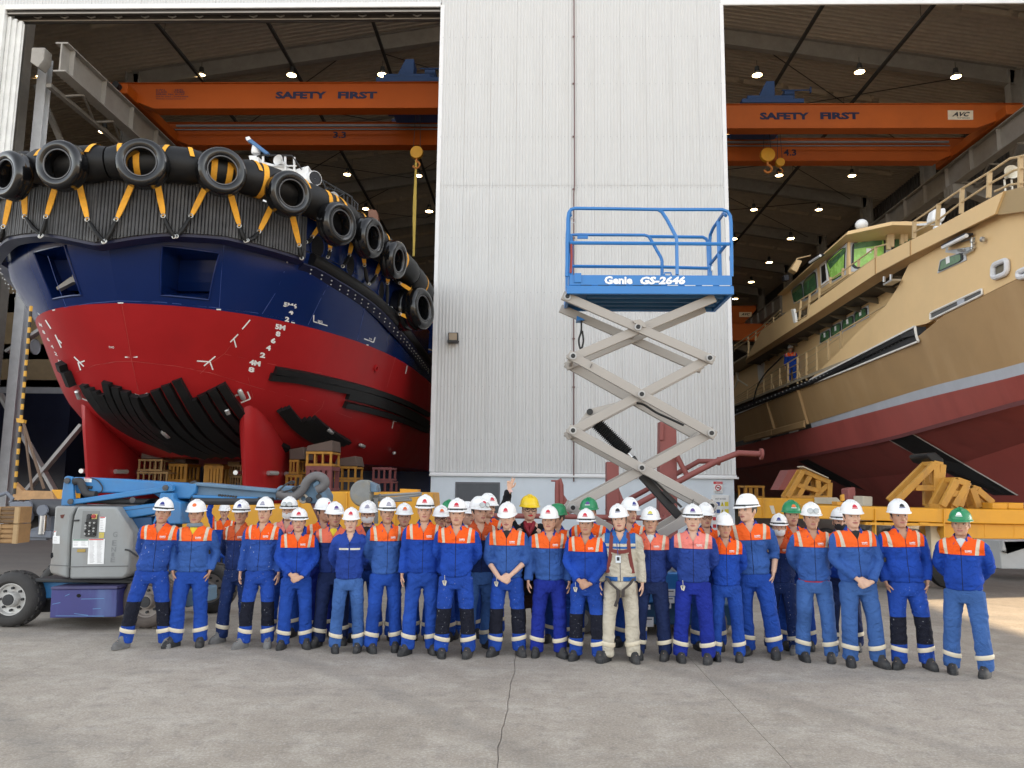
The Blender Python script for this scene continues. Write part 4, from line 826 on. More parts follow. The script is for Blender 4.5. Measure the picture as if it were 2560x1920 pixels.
for i, (px_, py_, lb, n_, tilt) in enumerate(TY_):
    # intersect the view ray with the fender line in plan
    d = ray(px_, py_); best = None
    for s in np.arange(-9, 18, .03):
        p, dd, nn = ft(s); e_ = abs(p.x * d.y - p.y * d.x) / math.hypot(d.x, d.y)
        if nn.dot(Vector((d.x, d.y, 0))) < .15 and (best is None or e_ < best[0]): best = (e_, s)
    p, dd, nn = ft(best[1]); t_ = (p.y / d.y); z_ = CAM_H + d.z * t_; c = Vector((p.x, p.y, z_))
    if i == 8: c = P((px_, py_), Y=25.6); nn = Vector((.93, -.37, 0)); 
    if i == 0: nn = Vector((-.42, -.9, 0))
    t = thing('tyre_fender', c, lb, 'tyre', 'tyre fenders slung round the tug'); yaw = math.atan2(nn.x, -nn.y)
    for k in range(n_):
        o = bpy.data.objects.new('tyre', tyre_me); COL.objects.link(o); o.parent = t; sc_ = 1.0 if i < 5 else (1.02 if i < 8 else 1.25); o.scale = (sc_,) * 3
        o.rotation_euler = (R((5 if i < 8 else 0) + 3 * math.sin(i * 2.1)), 0, yaw); o.location = -nn * .5 * k
        l_ = bpy.data.objects.new('bead', lip_me); COL.objects.link(l_); l_.parent = o
    for (a, b, e_) in SL.get(i, []):
        def on(px, fac):
            dd_ = c.y - .05 if i not in (0,) else c.y + .3
            hh = hull_hit(*px); bestp = None
            for s in np.arange(-7, 16, .05):
                p_, d_, n2 = plan_f(s); e2 = abs(p_.x * ray(*px).y - p_.y * ray(*px).x)
                if n2.dot(Vector((ray(*px).x, ray(*px).y, 0))) < .1 and (bestp is None or e2 < bestp[0]): bestp = (e2, s, p_)
            r2 = ray(*px); t2 = bestp[2].y / r2.y; return CAM + r2 * t2
        plan_f = ff if (abs(best[1]) < 6.2 and i < 5) else plan_curve(.1)[0]
        pa, pb_, pe = on(a, 0), on(b, 0), on(e_, 0); nn2 = Vector((0, -.08, 0)) if i < 8 else Vector((.1, 0, 0)); pa, pb_, pe = pa + nn2 * 1.5, pb_ + nn2, pe + nn2
        if i == 8: pa, pb_, pe = [P(q, Y=y) for q, y in ((a, 25.2), (b, 24.9), (e_, 25.0))]
        dv = (pb_ - pa).normalized(); sd = dv.cross(Vector((0, 1, 0))).normalized(); m = MB(); w0 = .075 if i < 5 else .06
        m.rings([[q + sd * w - Vector((0, .012, 0)), q - sd * w - Vector((0, .012, 0)), q - sd * w + Vector((0, .012, 0)), q + sd * w + Vector((0, .012, 0))] for q, w in ((pa + Vector((0, .15, .12)), w0), (pa, w0), (pa.lerp(pb_, .55), w0), (pa.lerp(pb_, .85), w0 * .8), (pb_, w0 * .45))]); st = m.build('sling', yel, t)
        mid = pb_.lerp(pe, .5) + Vector((0, 0, -.05)); m = MB(); m.tube([pb_, pb_.lerp(mid, .5), mid, mid.lerp(pe, .6), pe], [.03, .055, .06, .055, .03], 7); m.build('sleeve', rub, st)
        m = MB(); m.tube([pb_ + Vector((.05 * math.cos(q), -.02, .05 * math.sin(q))) for q in lin(0, 6.28, 8, endpoint=False)], .014, 5, closed=True).tube([pe + Vector((.045 * math.cos(q), -.02, .045 * math.sin(q))) for q in lin(0, 6.28, 8, endpoint=False)], .014, 5, closed=True); m.build('shackle', shk, st)
    # lashing over the roll behind each tyre
    if i < 8:
        for sgn in ((-.55, .5) if i else (.5,)):
            s = best[1] * .86 + sgn; p_, d_, n2 = fo(s); p_ = p_ + Vector((0, 0, roll_z(s))); m = MB(); m.rings([[p_ + d_ * (w_ + .22 * sgn * (math.sin(t2) - 1)) + (n2 * math.cos(t2) + Vector((0, 0, 1)) * math.sin(t2)) * .46 for t2 in lin(.2, 2.4, 9)] for w_ in (-.05, .05)], cap=False)
            m.build('lashing', yel, t)
# ================================================================ the patrol boat in the right doorway
gold = M('hull_gold_shaded', (.37, .235, .11), .45, spec=.3, var=.07, scale=.9, streak=((.47, .32, .17), .5, 1.1, .12), bump=.12, bscale=14)  # brown gold, with the shade of down-facing plating put into the colour
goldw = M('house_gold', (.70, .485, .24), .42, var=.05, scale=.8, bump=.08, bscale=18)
goldd = M('rail_gold', (.50, .36, .19), .45)
gry = M('boot_grey', (.40, .42, .46), .5, var=.08)
red2 = M('antifoul_red', (.34, .075, .062), .5, var=.1, scale=.8, streak=((.2, .04, .035), .5, 1.2, .15), bump=.15, bscale=12)
primer = M('window_primer', (.48, .5, .52), .5, var=.08)
seal = M('window_seal', (.012, .013, .014), .4)
gfilm = M('green_film_glass', (.07, .17, .075), .12, var=.35, scale=2.5, coat=.6)
gfilm2 = M('green_film_bright', (.33, .62, .13), .25, var=.25, scale=2)
boat = thing('patrol_boat', (13.7, 24, 0), 'sand gold patrol boat with red bottom and green filmed windows, in the right doorway', 'patrol boat')
def loft_lines(lines, ys, mat_, nm, cap=None):
    """skin between lengthwise lines; a line is a list of (y,x,z)"""
    rows = []
    for ln in lines:
        ln = sorted(ln); yy = [p[0] for p in ln]; rows.append([Vector((float(np.interp(y, yy, [p[1] for p in ln])), y, float(np.interp(y, yy, [p[2] for p in ln])))) for y in ys])
    m = MB()
    for a, b in zip(rows[:-1], rows[1:]):
        for k in range(len(ys) - 1): m.poly([a[k], b[k], b[k + 1], a[k + 1]])
    return m.build(nm, mat_, boat, smooth=30)
def LX(pts, X, fwd=None, aft=None):
    w = [P(p, X=X) for p in pts]; ln = [(p.y, X, p.z) for p in w]; f_, l_ = ln[-1], ln[0]
    if f_[0] > l_[0]: f_, l_ = l_, f_
    dz = lambda y: f_[2] + (f_[0] - y) * .045
    ln += [(14.4, X + .1, dz(14.4)), (12.5, X + 1.0, dz(12.5)), (9.5, 13.6, dz(9.5))] + [(50, X, l_[2] - .05)]
    return ln
Lch = LX([(1869, 1168), c6(1200, 575), c6(2212, 290)], 10.85); Lsb = LX([(1840, 1118), c6(585, 515), c6(1500, 275), (2560, 936)], 10.62); Lst = LX([(1840, 1098), c6(585, 455), c6(1500, 200), (2560, 907)], 10.58)
Lkn = LX([c5(100, 1630), c5(380, 1505), c5(980, 1270), c5(1430, 1085), c5(1500, 960), c5(2212, 610)], 10.2); Lft = LX([c5(100, 1560), c5(380, 1455), c5(660, 1366), c5(1415, 978), c5(1500, 958), c5(2212, 606)], 10.2)
keel = [(50, 13.7, 1.3), (22.5, 13.7, 1.25), (20, 13.7, 1.75), (18, 13.7, 2.6), (16, 13.7, 3.5), (13, 13.7, 4.2), (9.4, 13.7, 4.6)]
mid_ = [(y, min(13.7, x + 1.6), z - (.95 if y > 20 else max(.05, .95 - .2 * (20 - y)))) for y, x, z in Lch]
ys = [9.6, 10.5, 11.5, 13, 14.5, 16, 17.5, 19, 20.2, 21.5, 23, 25, 27, 29.5, 32, 35, 38, 42, 46, 50]
loft_lines([keel, mid_, Lch], ys, red2, 'bottom_plating'); loft_lines([Lch, Lsb], ys, red2, 'red_side'); yg = [y for y in ys if y <= 29.5]
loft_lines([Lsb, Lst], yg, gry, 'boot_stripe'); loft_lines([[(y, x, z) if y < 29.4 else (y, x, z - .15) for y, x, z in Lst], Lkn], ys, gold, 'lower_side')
loft_lines([[(y, x - .03, z - .1) for y, x, z in Lch], [(y, x - .035, z + .005) for y, x, z in Lch]], ys, M('chine_line', (.12, .03, .03), .5), 'chine_strip')
# starboard half, mirrored about the centre line (never seen from the yard, but closes the hull)
loft_lines([keel, [(y, 27.4 - x, z) for y, x, z in mid_], [(y, 27.4 - x, z) for y, x, z in Lch], [(y, 27.4 - x, z) for y, x, z in Lkn]], ys, red2, 'far_side')
for y0, y1 in ((29.6, 33.5), (33.6, 38)):
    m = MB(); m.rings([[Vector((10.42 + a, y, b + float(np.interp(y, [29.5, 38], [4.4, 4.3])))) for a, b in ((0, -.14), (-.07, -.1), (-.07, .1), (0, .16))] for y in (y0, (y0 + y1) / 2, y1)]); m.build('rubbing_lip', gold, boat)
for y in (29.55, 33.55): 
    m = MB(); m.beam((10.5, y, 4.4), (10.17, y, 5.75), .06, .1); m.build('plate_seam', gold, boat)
# black recessed fender with pale edging
blkf = M('fender_black', (.018, .018, .02), .5, var=.3, scale=3)
pb_l = [c5(100, 1620), c5(380, 1500), c5(980, 1268), c5(1440, 1085), c5(1415, 980), c5(660, 1368), c5(380, 1478), c5(100, 1575)]
m = MB(); slabx(m, [c5(60, 1640), c5(380, 1506), c5(980, 1272), c5(1440, 1086), c5(1424, 1040), c5(1415, 980), c5(660, 1367), c5(60, 1595)], 10.19, .3); m.build('fender_recess', blkf, boat, smooth=0)
m = MB(); slabx(m, [c5(60, 1612), c5(660, 1385), c5(1300, 1042), c5(1330, 1066), c5(660, 1400), c5(60, 1632)], 10.10, .09); m.build('rubber_fender', rub, boat, bevel=.02)
m = MB(); slabx(m, [c5(1305, 1040), c5(1395, 1005), c5(1408, 1045), c5(1325, 1066)], 10.1, .085); m.build('fender_end', blkf, boat, bevel=.02)
m = MB()
for k in range(46):
    t = k / 45; p = P(c5(100 + 1230 * t, np.interp(100 + 1230 * t, [100, 980, 1330], [1598, 1243, 1072])), X=10.175); m.ball(p, .032, 6)
tag(m.build('fender_bolts', shk, boat), None, None, kind='stuff')
m = MB(); rim_ = [c5(60, 1643), c5(380, 1509), c5(980, 1275), c5(1443, 1087), c5(1426, 1040), c5(1418, 978), c5(655, 1367)]
for a, b in zip(rim_[:-1], rim_[1:]): m.beam(P(a, X=10.17), P(b, X=10.17), .05, .045)
m.build('fender_edge', M('edge_pale', (.72, .70, .65), .5), boat)
# upper side shell forward, house wall aft
Lst_ = 10.2
m = MB(); slabx(m, [c5(655, 1366), c5(880, 1145), c5(1000, 1020), c5(1208, 824), c5(1290, 700), c5(1400, 470), c5(2030, 160), c5(2500, 20), c5(2560, 470), c5(2212, 606), c5(1500, 958), c5(1418, 976)], 10.21, .06); m.build('side_shell', goldw, boat, smooth=0)
m = MB(); m.span((10.95, 20.8, 6.1), (16.4, 45, 8.05)); m.build('deckhouse_wall', goldw, boat, smooth=0)
m = MB(); m.span((10.2, 20.8, 6.05), (17.2, 50, 6.15)); m.build('main_deck', M('deck_tan', (.3, .25, .17), .7), boat, smooth=0)
def win(pxs, X=None, Y=None, film=gfilm, label=True, rim=.09, nm='window', par=None):
    w = [P(p, X=X, Y=Y) for p in pxs]; c = sum(w, Vector()) / len(w); axn = Vector((-1, 0, 0)) if X is not None else Vector((0, -1, 0))
    def grow(k): return [c + (p - c) * k for p in w]
    def rnd(q, r_=.22):
        out = []; n = len(q)
        for i in range(n):
            a, b, d = q[i - 1], q[i], q[(i + 1) % n]
            for t in (0, .33, .67, 1): out.append(b + (a - b) * r_ * (1 - t) ** 2 + (d - b) * r_ * t ** 2)
        return out
    size = max((p - c).length for p in w); k1 = 1 + rim * 2.2 / size; k2 = 1 + rim / size
    m = MB(); m.prism([p + axn * .0 for p in grow(k1)], axn * .012); f_ = m.build('window', primer, par or boat, smooth=0)
    m = MB(); m.prism([p + axn * .012 for p in rnd(grow(k2))], axn * .02); m.build('seal', seal, f_, smooth=0)
    m = MB(); m.prism([p + axn * .032 for p in rnd(w)], axn * .006); g_ = m.build('pane', film, f_, smooth=0)
    if label:
        s_ = .085; m = MB(); u = Vector((0, -1, 0)) if X is not None else Vector((1, 0, 0)); q = c + axn * .04 + Vector((0, 0, size * .12)); m.poly([q + u * a + Vector((0, 0, b)) for a, b in ((-s_, -s_), (s_, -s_), (s_, s_), (-s_, s_))]); m.build('sticker', whp, f_, smooth=0)
    return f_
for a in (((742, 1035), (797, 1008), (797, 1070), (738, 1095)), ((818, 985), (877, 958), (880, 1022), (818, 1048)), ((902, 938), (968, 905), (970, 968), (900, 1003)), ((992, 880), (1066, 845), (1068, 905), (992, 945))): win([c5(*p) for p in a], X=10.94)
win([c5(*p) for p in ((1612, 545), (1620, 500), (1758, 448), (1762, 500), (1606, 572))], X=10.20)
# overhanging upper deck bulwark, two facets, and its underside
T_ = [c5(185, 1225), c5(300, 1010), c5(520, 850), c5(545, 955), c5(640, 900), c5(655, 825), c5(1130, 480), c5(1385, 352), c5(1560, 265), c5(2062, -5), c5(2000, 160), c5(1385, 462), c5(1130, 598), c5(660, 880 + 30), c5(200, 1190 + 20)]
m = MB(); slabx(m, T_, 9.95, .05); m.build('bulwark', goldw, boat, smooth=0)
for a, b in (((1130, 478), (1130, 600)), ((1130, 600), (1385, 464)), ((1385, 350), (1385, 464))):
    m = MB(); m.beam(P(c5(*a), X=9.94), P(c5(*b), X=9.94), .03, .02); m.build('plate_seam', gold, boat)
m = MB(); lo_l = [(185, 1228), (660, 905), (1130, 600), (1385, 464), (2000, 162)]; hi_l = [(190, 1252), (680, 958), (1180, 645), (1400, 520), (2025, 168)]
A_ = [P(c5(*p), X=9.95) for p in lo_l]; B_ = [P(c5(*p), X=10.25) for p in hi_l]
for k in range(4): m.poly([A_[k], B_[k], B_[k + 1], A_[k + 1]])
C_ = [Vector((p.x + 1.0, p.y, p.z + .02)) for p in B_]
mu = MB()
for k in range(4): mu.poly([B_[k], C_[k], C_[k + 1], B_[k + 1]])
mu.build('deck_underside', M('underside_shade', (.035, .03, .025), .7), boat, smooth=0)  # dark colour stands for the shade under the overhang
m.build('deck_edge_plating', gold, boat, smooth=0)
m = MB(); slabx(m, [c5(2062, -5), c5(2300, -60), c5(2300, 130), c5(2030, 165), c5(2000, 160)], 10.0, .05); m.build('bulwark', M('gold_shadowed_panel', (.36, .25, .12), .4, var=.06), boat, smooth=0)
m = MB(); m.span((10.05, 16, 8.12), (17.3, 42, 8.2)); m.build('upper_deck', M('deck_tan'), boat, smooth=0)
for k in range(13):
    y = 21.6 + k * 1.25; m = MB(); m.prism([(10.3, y, 7.99), (10.93, y, 7.99), (10.93, y, 7.80), (10.6, y, 7.86)], (0, .05, 0)); m.lathe([(.001, 0), (.05, 0)], (10.75, y - .012, 7.91), (0, -1, 0), 10); m.build('deck_bracket', M('bracket_shade', (.10, .08, .05), .6), boat)  # brackets darkened as well, under-deck shade put into their colour
# wheelhouse
WX = 11.25; pA = P(c5(925, 590), X=WX); yF = pA.y - .1
m = MB(); slabx(m, [c5(455, 880), c5(452, 735), c5(740, 500), c5(930, 335), c5(938, 600), c5(730, 740), c5(600, 860)], WX, .08); m.build('wheelhouse_side', goldw, boat, smooth=0)
m = MB(); slab(m, [c5(938, 335), c5(1260, 258), c5(1700, 250), c5(1700, 600), c5(938, 600)], yF, .08); m.build('wheelhouse_front', goldw, boat, smooth=0)
win([c5(*p) for p in ((975, 372), (1190, 330), (1185, 545), (970, 548))], Y=yF - .01, film=gfilm2, rim=.12)
m = MB(); slab(m, [c5(976, 375), c5(1188, 335), c5(1175, 385), c5(978, 415)], yF - .06, .008); m.build('window_tint', gfilm, boat, smooth=0)
win([c5(*p) for p in ((1275, 330), (1480, 315), (1480, 430), (1262, 440))], Y=yF - .01, film=gfilm, rim=.12, label=False)
win([c5(*p) for p in ((780, 510), (912, 400), (905, 590), (815, 645))], X=WX - .01, film=gfilm2, label=False)
m = MB(); slabx(m, [c5(782, 512), c5(912, 402), c5(910, 440), c5(800, 560)], WX - .06, .008); m.build('window_tint', gfilm, boat, smooth=0)
win([c5(*p) for p in ((612, 655), (695, 580), (705, 715), (622, 775))], X=WX - .01, label=False); win([c5(*p) for p in ((528, 720), (595, 665), (608, 780), (545, 800))], X=WX - .01, label=False)
m = MB(); slabx(m, [c5(722, 520), c5(765, 485), c5(790, 660), c5(735, 700)], WX - .04, .035); dr_ = m.build('wheelhouse_door', M('white_gloss'), boat, bevel=.02)
m = MB(); slabx(m, [c5(735, 545), c5(762, 525), c5(772, 640), c5(740, 665)], WX - .055, .014); m.build('pane', seal, dr_, smooth=0)
# roof: side and front fascia, eave overhang
ex = WX - .35; e1 = P(c5(415, 752), X=ex); e2 = P(c5(918, 312), X=ex); t1 = P(c5(425, 715), X=ex); t2 = P(c5(912, 285), X=ex); ye = e2.y - .05
e3 = P(c5(1250, 240), Y=ye - .5); t3 = P(c5(1250, 215), Y=ye - .5); e4 = P(c5(1560, 245), Y=ye - .5); t4 = P(c5(1560, 215), Y=ye - .5)
m = MB(); m.idx([e1, e2, e3, e4, (17, e1.y, e1.z), t1 + Vector((.25, 0, .05)), t2 + Vector((.1, 0, .0)), t3, t4, (17, t1.y, t1.z)], [(0, 4, 3, 2, 1), (5, 6, 7, 8, 9), (0, 1, 6, 5), (1, 2, 7, 6), (2, 3, 8, 7), (4, 0, 5, 9), (3, 4, 9, 8)]); m.build('wheelhouse_roof', goldw, boat, smooth=0)
for pts, xx in (((1225, 290), (1225, 420)), 11), (((1250, 285), (1250, 400)), 11), (((1330, 218), (1322, 380)), 11), (((1352, 216), (1348, 360)), 11):
    m = MB(); m.beam(P(c5(*pts[0]), Y=yF - .5), P(c5(*pts[1]), Y=yF - .5), .13, .1); m.build('mast_post', goldd, boat)
def lamp_tube(a, b, X, t_):
    m = MB(); pa, pq = P(a, X=X), P(b, X=X); m.beam(pa, pq, .2, .05); l_ = m.build('tube_light', blk, boat); m = MB(); m.tube([pa + Vector((-.06, 0, -.04)), pq + Vector((-.06, 0, -.04))], .05, 8); m.build('tube', M('tube_white', (.75, .75, .75), .3), l_)
lamp_tube(c5(1640, 392), c5(1812, 305), 10.05, 1); lamp_tube(c5(665, 505), c5(742, 455), ex - .1, 1); lamp_tube(c5(850, 840), c5(915, 805), 10.4, 1)
m = MB(); slabx(m, [c5(1640, 440), c5(1645, 385), c5(1850, 330), c5(1850, 395), c5(1770, 455)], 10.195, .012); m.build('hatch_primer', primer, boat, smooth=0)
m = MB(); slabx(m, [c5(1655, 425), c5(1665, 385), c5(1840, 345), c5(1835, 395)], 10.18, .014); m.build('hatch', goldw, boat, bevel=.008)
m = MB()
for a, b in (((1735, 425), (1775, 422)), ((1835, 330), (1835, 415)), ((1825, 360), (1850, 370)), ((1822, 410), (1850, 400)), ((1775, 455), (1838, 418))): m.tube([P(c5(*a), X=10.14), P(c5(*b), X=10.14)], .03, 6)
m.build('hatch_hinge', shk, boat)
m = MB(); m.tube([P(c5(1195, 655), X=10.05), P(c5(1195, 615), X=10.05)], .04, 6).tube([P(c5(1245, 640), X=10.05), P(c5(1245, 600), X=10.05)], .04, 6); slabx(m, [c5(1185, 668), c5(1250, 632), c5(1250, 645), c5(1188, 680)], 9.9, .25); m.build('deck_light', M('chrome'), boat)
m = MB(); m.ball(P(c5(1912, 345), X=10.12), .07, 8); m.build('eye_fitting', shk, boat)
# mooring fairlead and slots
def rrect(pts, r_=.3):
    out = []; n = len(pts)
    for i in range(n):
        a, b, d = pts[i - 1], pts[i], pts[(i + 1) % n]
        for t in (0, .2, .4, .6, .8, 1): out.append(b + (a - b) * r_ * (1 - t) ** 2 + (d - b) * r_ * t ** 2)
    return out
w = rrect([P(c5(*p), X=10.15) for p in ((1988, 530), (2088, 490), (2088, 590), (1985, 630))]); m = MB(); m.tube(w, .06, 8, closed=True); fl_ = m.build('fairlead', M('fairlead_grey', (.62, .62, .63), .45), boat); m = MB(); m.poly([p + Vector((.04, 0, 0)) for p in w]); m.build('opening', M('opening_shade', (.16, .14, .10), .8), fl_, smooth=0)
w = rrect([P(c5(*p), X=10.17) for p in ((2170, 580), (2300, 530), (2300, 590), (2172, 625))]); m = MB(); m.tube(w, .06, 8, closed=True); fl_ = m.build('fairlead', M('fairlead_grey'), boat); m = MB(); m.poly([p + Vector((.03, 0, 0)) for p in w]); m.build('opening', gry, fl_, smooth=0)
w = rrect([P(c5(*p), X=10.18) for p in ((1530, 880), (1905, 705), (1908, 745), (1530, 930))], .1); m = MB(); m.tube(w, .025, 6, closed=True); fl_ = m.build('freeing_slot', M('edge_pale'), boat); m = MB(); m.poly([p + Vector((.012, 0, 0)) for p in w]); m.build('opening', M('slot_grey', (.09, .09, .09), .6), fl_, smooth=0)
m = MB(); slabx(m, [c5(1722, 795), c5(1772, 775), c5(1775, 806), c5(1730, 832)], 10.165, .02); m.build('slot_frame', gry, fl_, smooth=0)
# rails
def rail_run(posts, tops, X, nm, n_r, r_=.022):
    pass
m = MB(); tops = [(250, 1405), (320, 1345), (435, 1280), (565, 1200), (705, 1125), (880, 1015), (1085, 880), (1205, 822)]
def deckp(x): return float(np.interp(x, [100, 320, 565, 660], [1545, 1470, 1395, 1360]))
for x, ty in ((105, 1500), (200, 1440), (265, 1392), (320, 1355), (375, 1322), (435, 1280), (495, 1245), (565, 1200), (630, 1165), (705, 1125), (790, 1070), (880, 1015)):
    by = deckp(x) if x < 660 else float(np.interp(x, [660, 880, 1000], [1340, 1140, 1020])); pb = MB(); a, b = P(c5(x, by), X=10.24), P(c5(x, ty), X=10.24); pb.beam(a, b, .07, .05); 
    if x in (435, 565, 375): pb.beam(a + Vector((.0, -.45, 0)), a.lerp(b, .55), .05, .03)
    pb.build('rail_post', goldd, boat)
for k, fr2 in enumerate((1.0, .74, .48, .22)):
    m = MB(); pts = []
    for x, ty in ((60, 1525), (105, 1500), (200, 1440), (320, 1355), (435, 1280), (565, 1200), (705, 1125), (880, 1015), (1090, 890), (1205, 822)):
        by = deckp(x) if x < 660 else float(np.interp(x, [660, 880, 1000, 1205], [1340, 1150, 1040, 900])); 
        if k and x > (1205, 1000, 850, 720)[k]: continue
        pts.append(P(c5(x, by + (ty - by) * fr2), X=10.24))
    m.tube(pts, .024 if k == 0 else .016, 6); m.build('handrail', goldd, boat)
for pts in (((545, 810), (660, 740), (890, 580), (1135, 400), (1210, 380)), ((545, 880), (660, 800), (900, 640), (1145, 470)), ((535, 945), (590, 925), (640, 890))):
    m = MB(); m.tube([P(c5(*p), X=10.0) for p in pts], .022, 6); m.build('handrail', goldd, boat)
for a, b in (((590, 790), (578, 930)), ((655, 740), (640, 900)), ((725, 690), (722, 780)), ((805, 620), (803, 670)), ((895, 555), (893, 615)), ((1010, 370 + 120), (1008, 545)), ((1135, 395), (1130, 480)), ((210, 1090), (205, 1200)), ((262, 1050), (258, 1080))):
    m = MB(); m.beam(P(c5(*a), X=10.0), P(c5(*b), X=10.0), .07, .05); m.build('rail_post', goldd, boat)
m = MB(); m.tube([P(c5(*p), X=10.0) for p in ((100, 1120), (300, 985), (440, 860))], .025, 6).tube([P(c5(*p), X=10.0) for p in ((100, 1150), (300, 1010), (440, 885))], .02, 6)
for x, y in ((205, 1060), (260, 1020), (330, 975), (390, 920)): m.beam(P(c5(x, y - 10), X=10.0), P(c5(x, y + 70), X=10.0), .05)
m.build('aft_rail', goldd, boat)
m = MB(); slabx(m, [c5(515, 855), c5(535, 850), c5(552, 950), c5(535, 955)], 9.93, .09); m.build('bulwark_end', M('edge_pale'), boat, bevel=.01)
for pts in (((1415, 1085), (1590, 965), (1760, 850), (1960, 730), (2110, 630), (2400, 570)), ((1415, 1165), (1590, 1075), (1755, 950), (1960, 815), (2140, 715), (2400, 660)), ((2000, 870), (2110, 820), (2400, 780))):
    m = MB(); m.tube([P(c4(*p), X=10.05) for p in pts], .026, 6); m.build('handrail', goldd, boat)
for a, b in (((1415, 1085), (1412, 1210)), ((1592, 960), (1580, 1120)), ((1762, 850), (1755, 1030)), ((1962, 730), (1955, 915)), ((2188, 610), (2185, 850))):
    m = MB(); m.beam(P(c4(*a), X=10.05), P(c4(*b), X=10.05), .09, .06); m.build('rail_post', goldd, boat)
q = P(c4(1030, 1112), X=12.2); m = MB(); m.ball(q, (.23, .23, .21), 14); m.build('satellite_dome', whs, boat)
q = P(c4(2112, 738), X=11.0); m = MB(); m.lathe([(.17, -.08), (.155, -.06), (.06, .1), (.04, .2)], q, (.1, 1, -.1), 18); m.box(q + Vector((-.08, .1, -.26)), (.03, .03, .3)).box(q + Vector((.08, .1, -.26)), (.03, .03, .3)).box(q + Vector((0, .1, -.26)), (.18, .03, .03)); m.build('loudspeaker', M('horn_cream', (.72, .68, .58), .4), boat)
q = P(c4(1598, 1040), X=11.2); m = MB(); slab(m, [c4(1545, 1050), c4(1560, 995), c4(1645, 985), c4(1650, 1040), c4(1630, 1085), c4(1545, 1082)], q.y, .35); m.box(q + Vector((0, .1, -.45)), (.25, .2, .35)); m.build('life_raft_cradle', whs, boat, bevel=.05)
m = MB(); slabx(m, [c4(1430, 1105), c4(1560, 1090), c4(1560, 1112), c4(1430, 1118)], 11.6, .2); m.build('tube_light', whs, boat)
m = MB(); slab(m, [c5(515, 560), c5(560, 490), c5(600, 500), c5(560, 585)], e1.y - 3, .4); m.build('searchlight', goldw, boat, bevel=.03); m = MB(); m.tube([P(c5(*p), Y=e1.y - 2) for p in ((520, 560), (560, 485), (660, 462))], .03, 6); m.build('roof_rail', goldd, boat)
m = MB(); slab(m, [c5(465, 605), c5(500, 600), c5(505, 640), c5(470, 645)], e1.y - 1, .3); m.build('nav_light', blk, boat, bevel=.02)
m = MB(); m.tube(catmull([P(c5(*p), X=10.15) for p in ((460, 1190), (400, 1250), (330, 1320), (270, 1420), (240, 1540))], 5), .035, 6); tag(m.build('air_hose', M('hose_black', (.02, .02, .02), .6)), 'black hose hanging over the side rail of the patrol boat', 'hose')
m = MB(); slabx(m, [c5(270, 1260), c5(318, 1240), c5(315, 1370), c5(280, 1400)], 10.9, .05); m.build('deck_door', M('edge_pale'), boat, bevel=.02)
m = MB(); slabx(m, [c5(105, 1410), c5(230, 1400), c5(235, 1520), c5(105, 1530)], 11.2, .8); m.build('deck_locker', M('locker_grey', (.38, .37, .35), .5), boat, bevel=.03)
m = MB(); m.tube([P(c5(*p), X=10.9) for p in ((125, 1330), (130, 1370), (105, 1425))], .04, 6).tube([P(c5(*p), X=10.9) for p in ((130, 1365), (200, 1410))], .035, 6).ball(P(c5(125, 1322), X=10.9), .12, 8); m.build('deck_light_stand', M('horn_cream'), boat)
# black keel-side strips under the boat (bare primer bands)
m = MB(); slabs = [c6(1215, 575), c6(1380, 530), c6(2165, 990), c6(1800, 990)]
def bottom_pt(px, py):
    d = ray(px, py); best = None
    return None
BB = boat.children[0]; bt = [o for o in boat.children if o.name.startswith('bottom_plating')][0]
BBV = BVHTree.FromPolygons([Vector(v.co) + wloc(boat) for v in bt.data.vertices], [tuple(p.vertices) for p in bt.data.polygons])
def bot_poly(mb, pts, off):
    n = 8; ok = []
    for a, b in zip(pts, pts[1:] + pts[:1]):
        for k in range(n):
            q = (a[0] + (b[0] - a[0]) * k / n, a[1] + (b[1] - a[1]) * k / n); h = BBV.ray_cast(CAM, ray(*q).normalized())
            if h[0] is not None: ok.append(h[0] + (CAM - h[0]).normalized() * off)
    if len(ok) > 3: mb.poly(ok)
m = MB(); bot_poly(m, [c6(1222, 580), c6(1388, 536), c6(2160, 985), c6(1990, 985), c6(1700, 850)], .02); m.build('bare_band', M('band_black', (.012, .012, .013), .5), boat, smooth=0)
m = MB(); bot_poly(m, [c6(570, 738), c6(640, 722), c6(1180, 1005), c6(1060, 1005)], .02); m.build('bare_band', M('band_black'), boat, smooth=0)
m = MB(); bot_poly(m, [c6(1382, 531), c6(1392, 529), c6(2172, 983), c6(2158, 986)], .025); m.build('band_edge', M('edge_pale'), boat, smooth=0)
m = MB(); bot_poly(m, [c6(1215, 577), c6(1225, 576), c6(1520, 735), c6(1510, 740)], .025); m.build('band_edge', M('edge_pale'), boat, smooth=0)
# ================================================================ yellow carriers and trestles
yelc = M('carrier_yellow', (.66, .31, .015), .45, var=.08, scale=1.2, streak=((.25, .13, .04), .5, 1.5, .5))
tre = M('trestle_yellow', (.50, .255, .04), .55, var=.15, scale=2, streak=((.2, .11, .05), .5, 3, .6))
def carrier(nm, lb, pxs, depth, Y, ribs=()):
    t = thing(nm, (P(pxs[0], Y=Y).x, Y, 0), lb, 'boat carrier', 'yellow boat carriers'); m = MB(); slab(m, pxs, Y, depth); m.build('beam', yelc, t, bevel=.015); return t
YA = 15.4
t = carrier('boat_carrier', 'long yellow steel carrier beam behind the workers on the right, under the patrol boat', [c6(720, 1060), c6(1060, 1068), c6(1620, 1082), c6(2400, 1090), c6(2400, 1200), c6(1620, 1185), c6(720, 1155)], 1.1, YA)
m = MB(); slab(m, [c6(1630, 1187), c6(2400, 1200), c6(2400, 1304), c6(1640, 1300), c6(1610, 1240)], YA + .12, .9); m.build('lower_beam', yelc, t, bevel=.015)
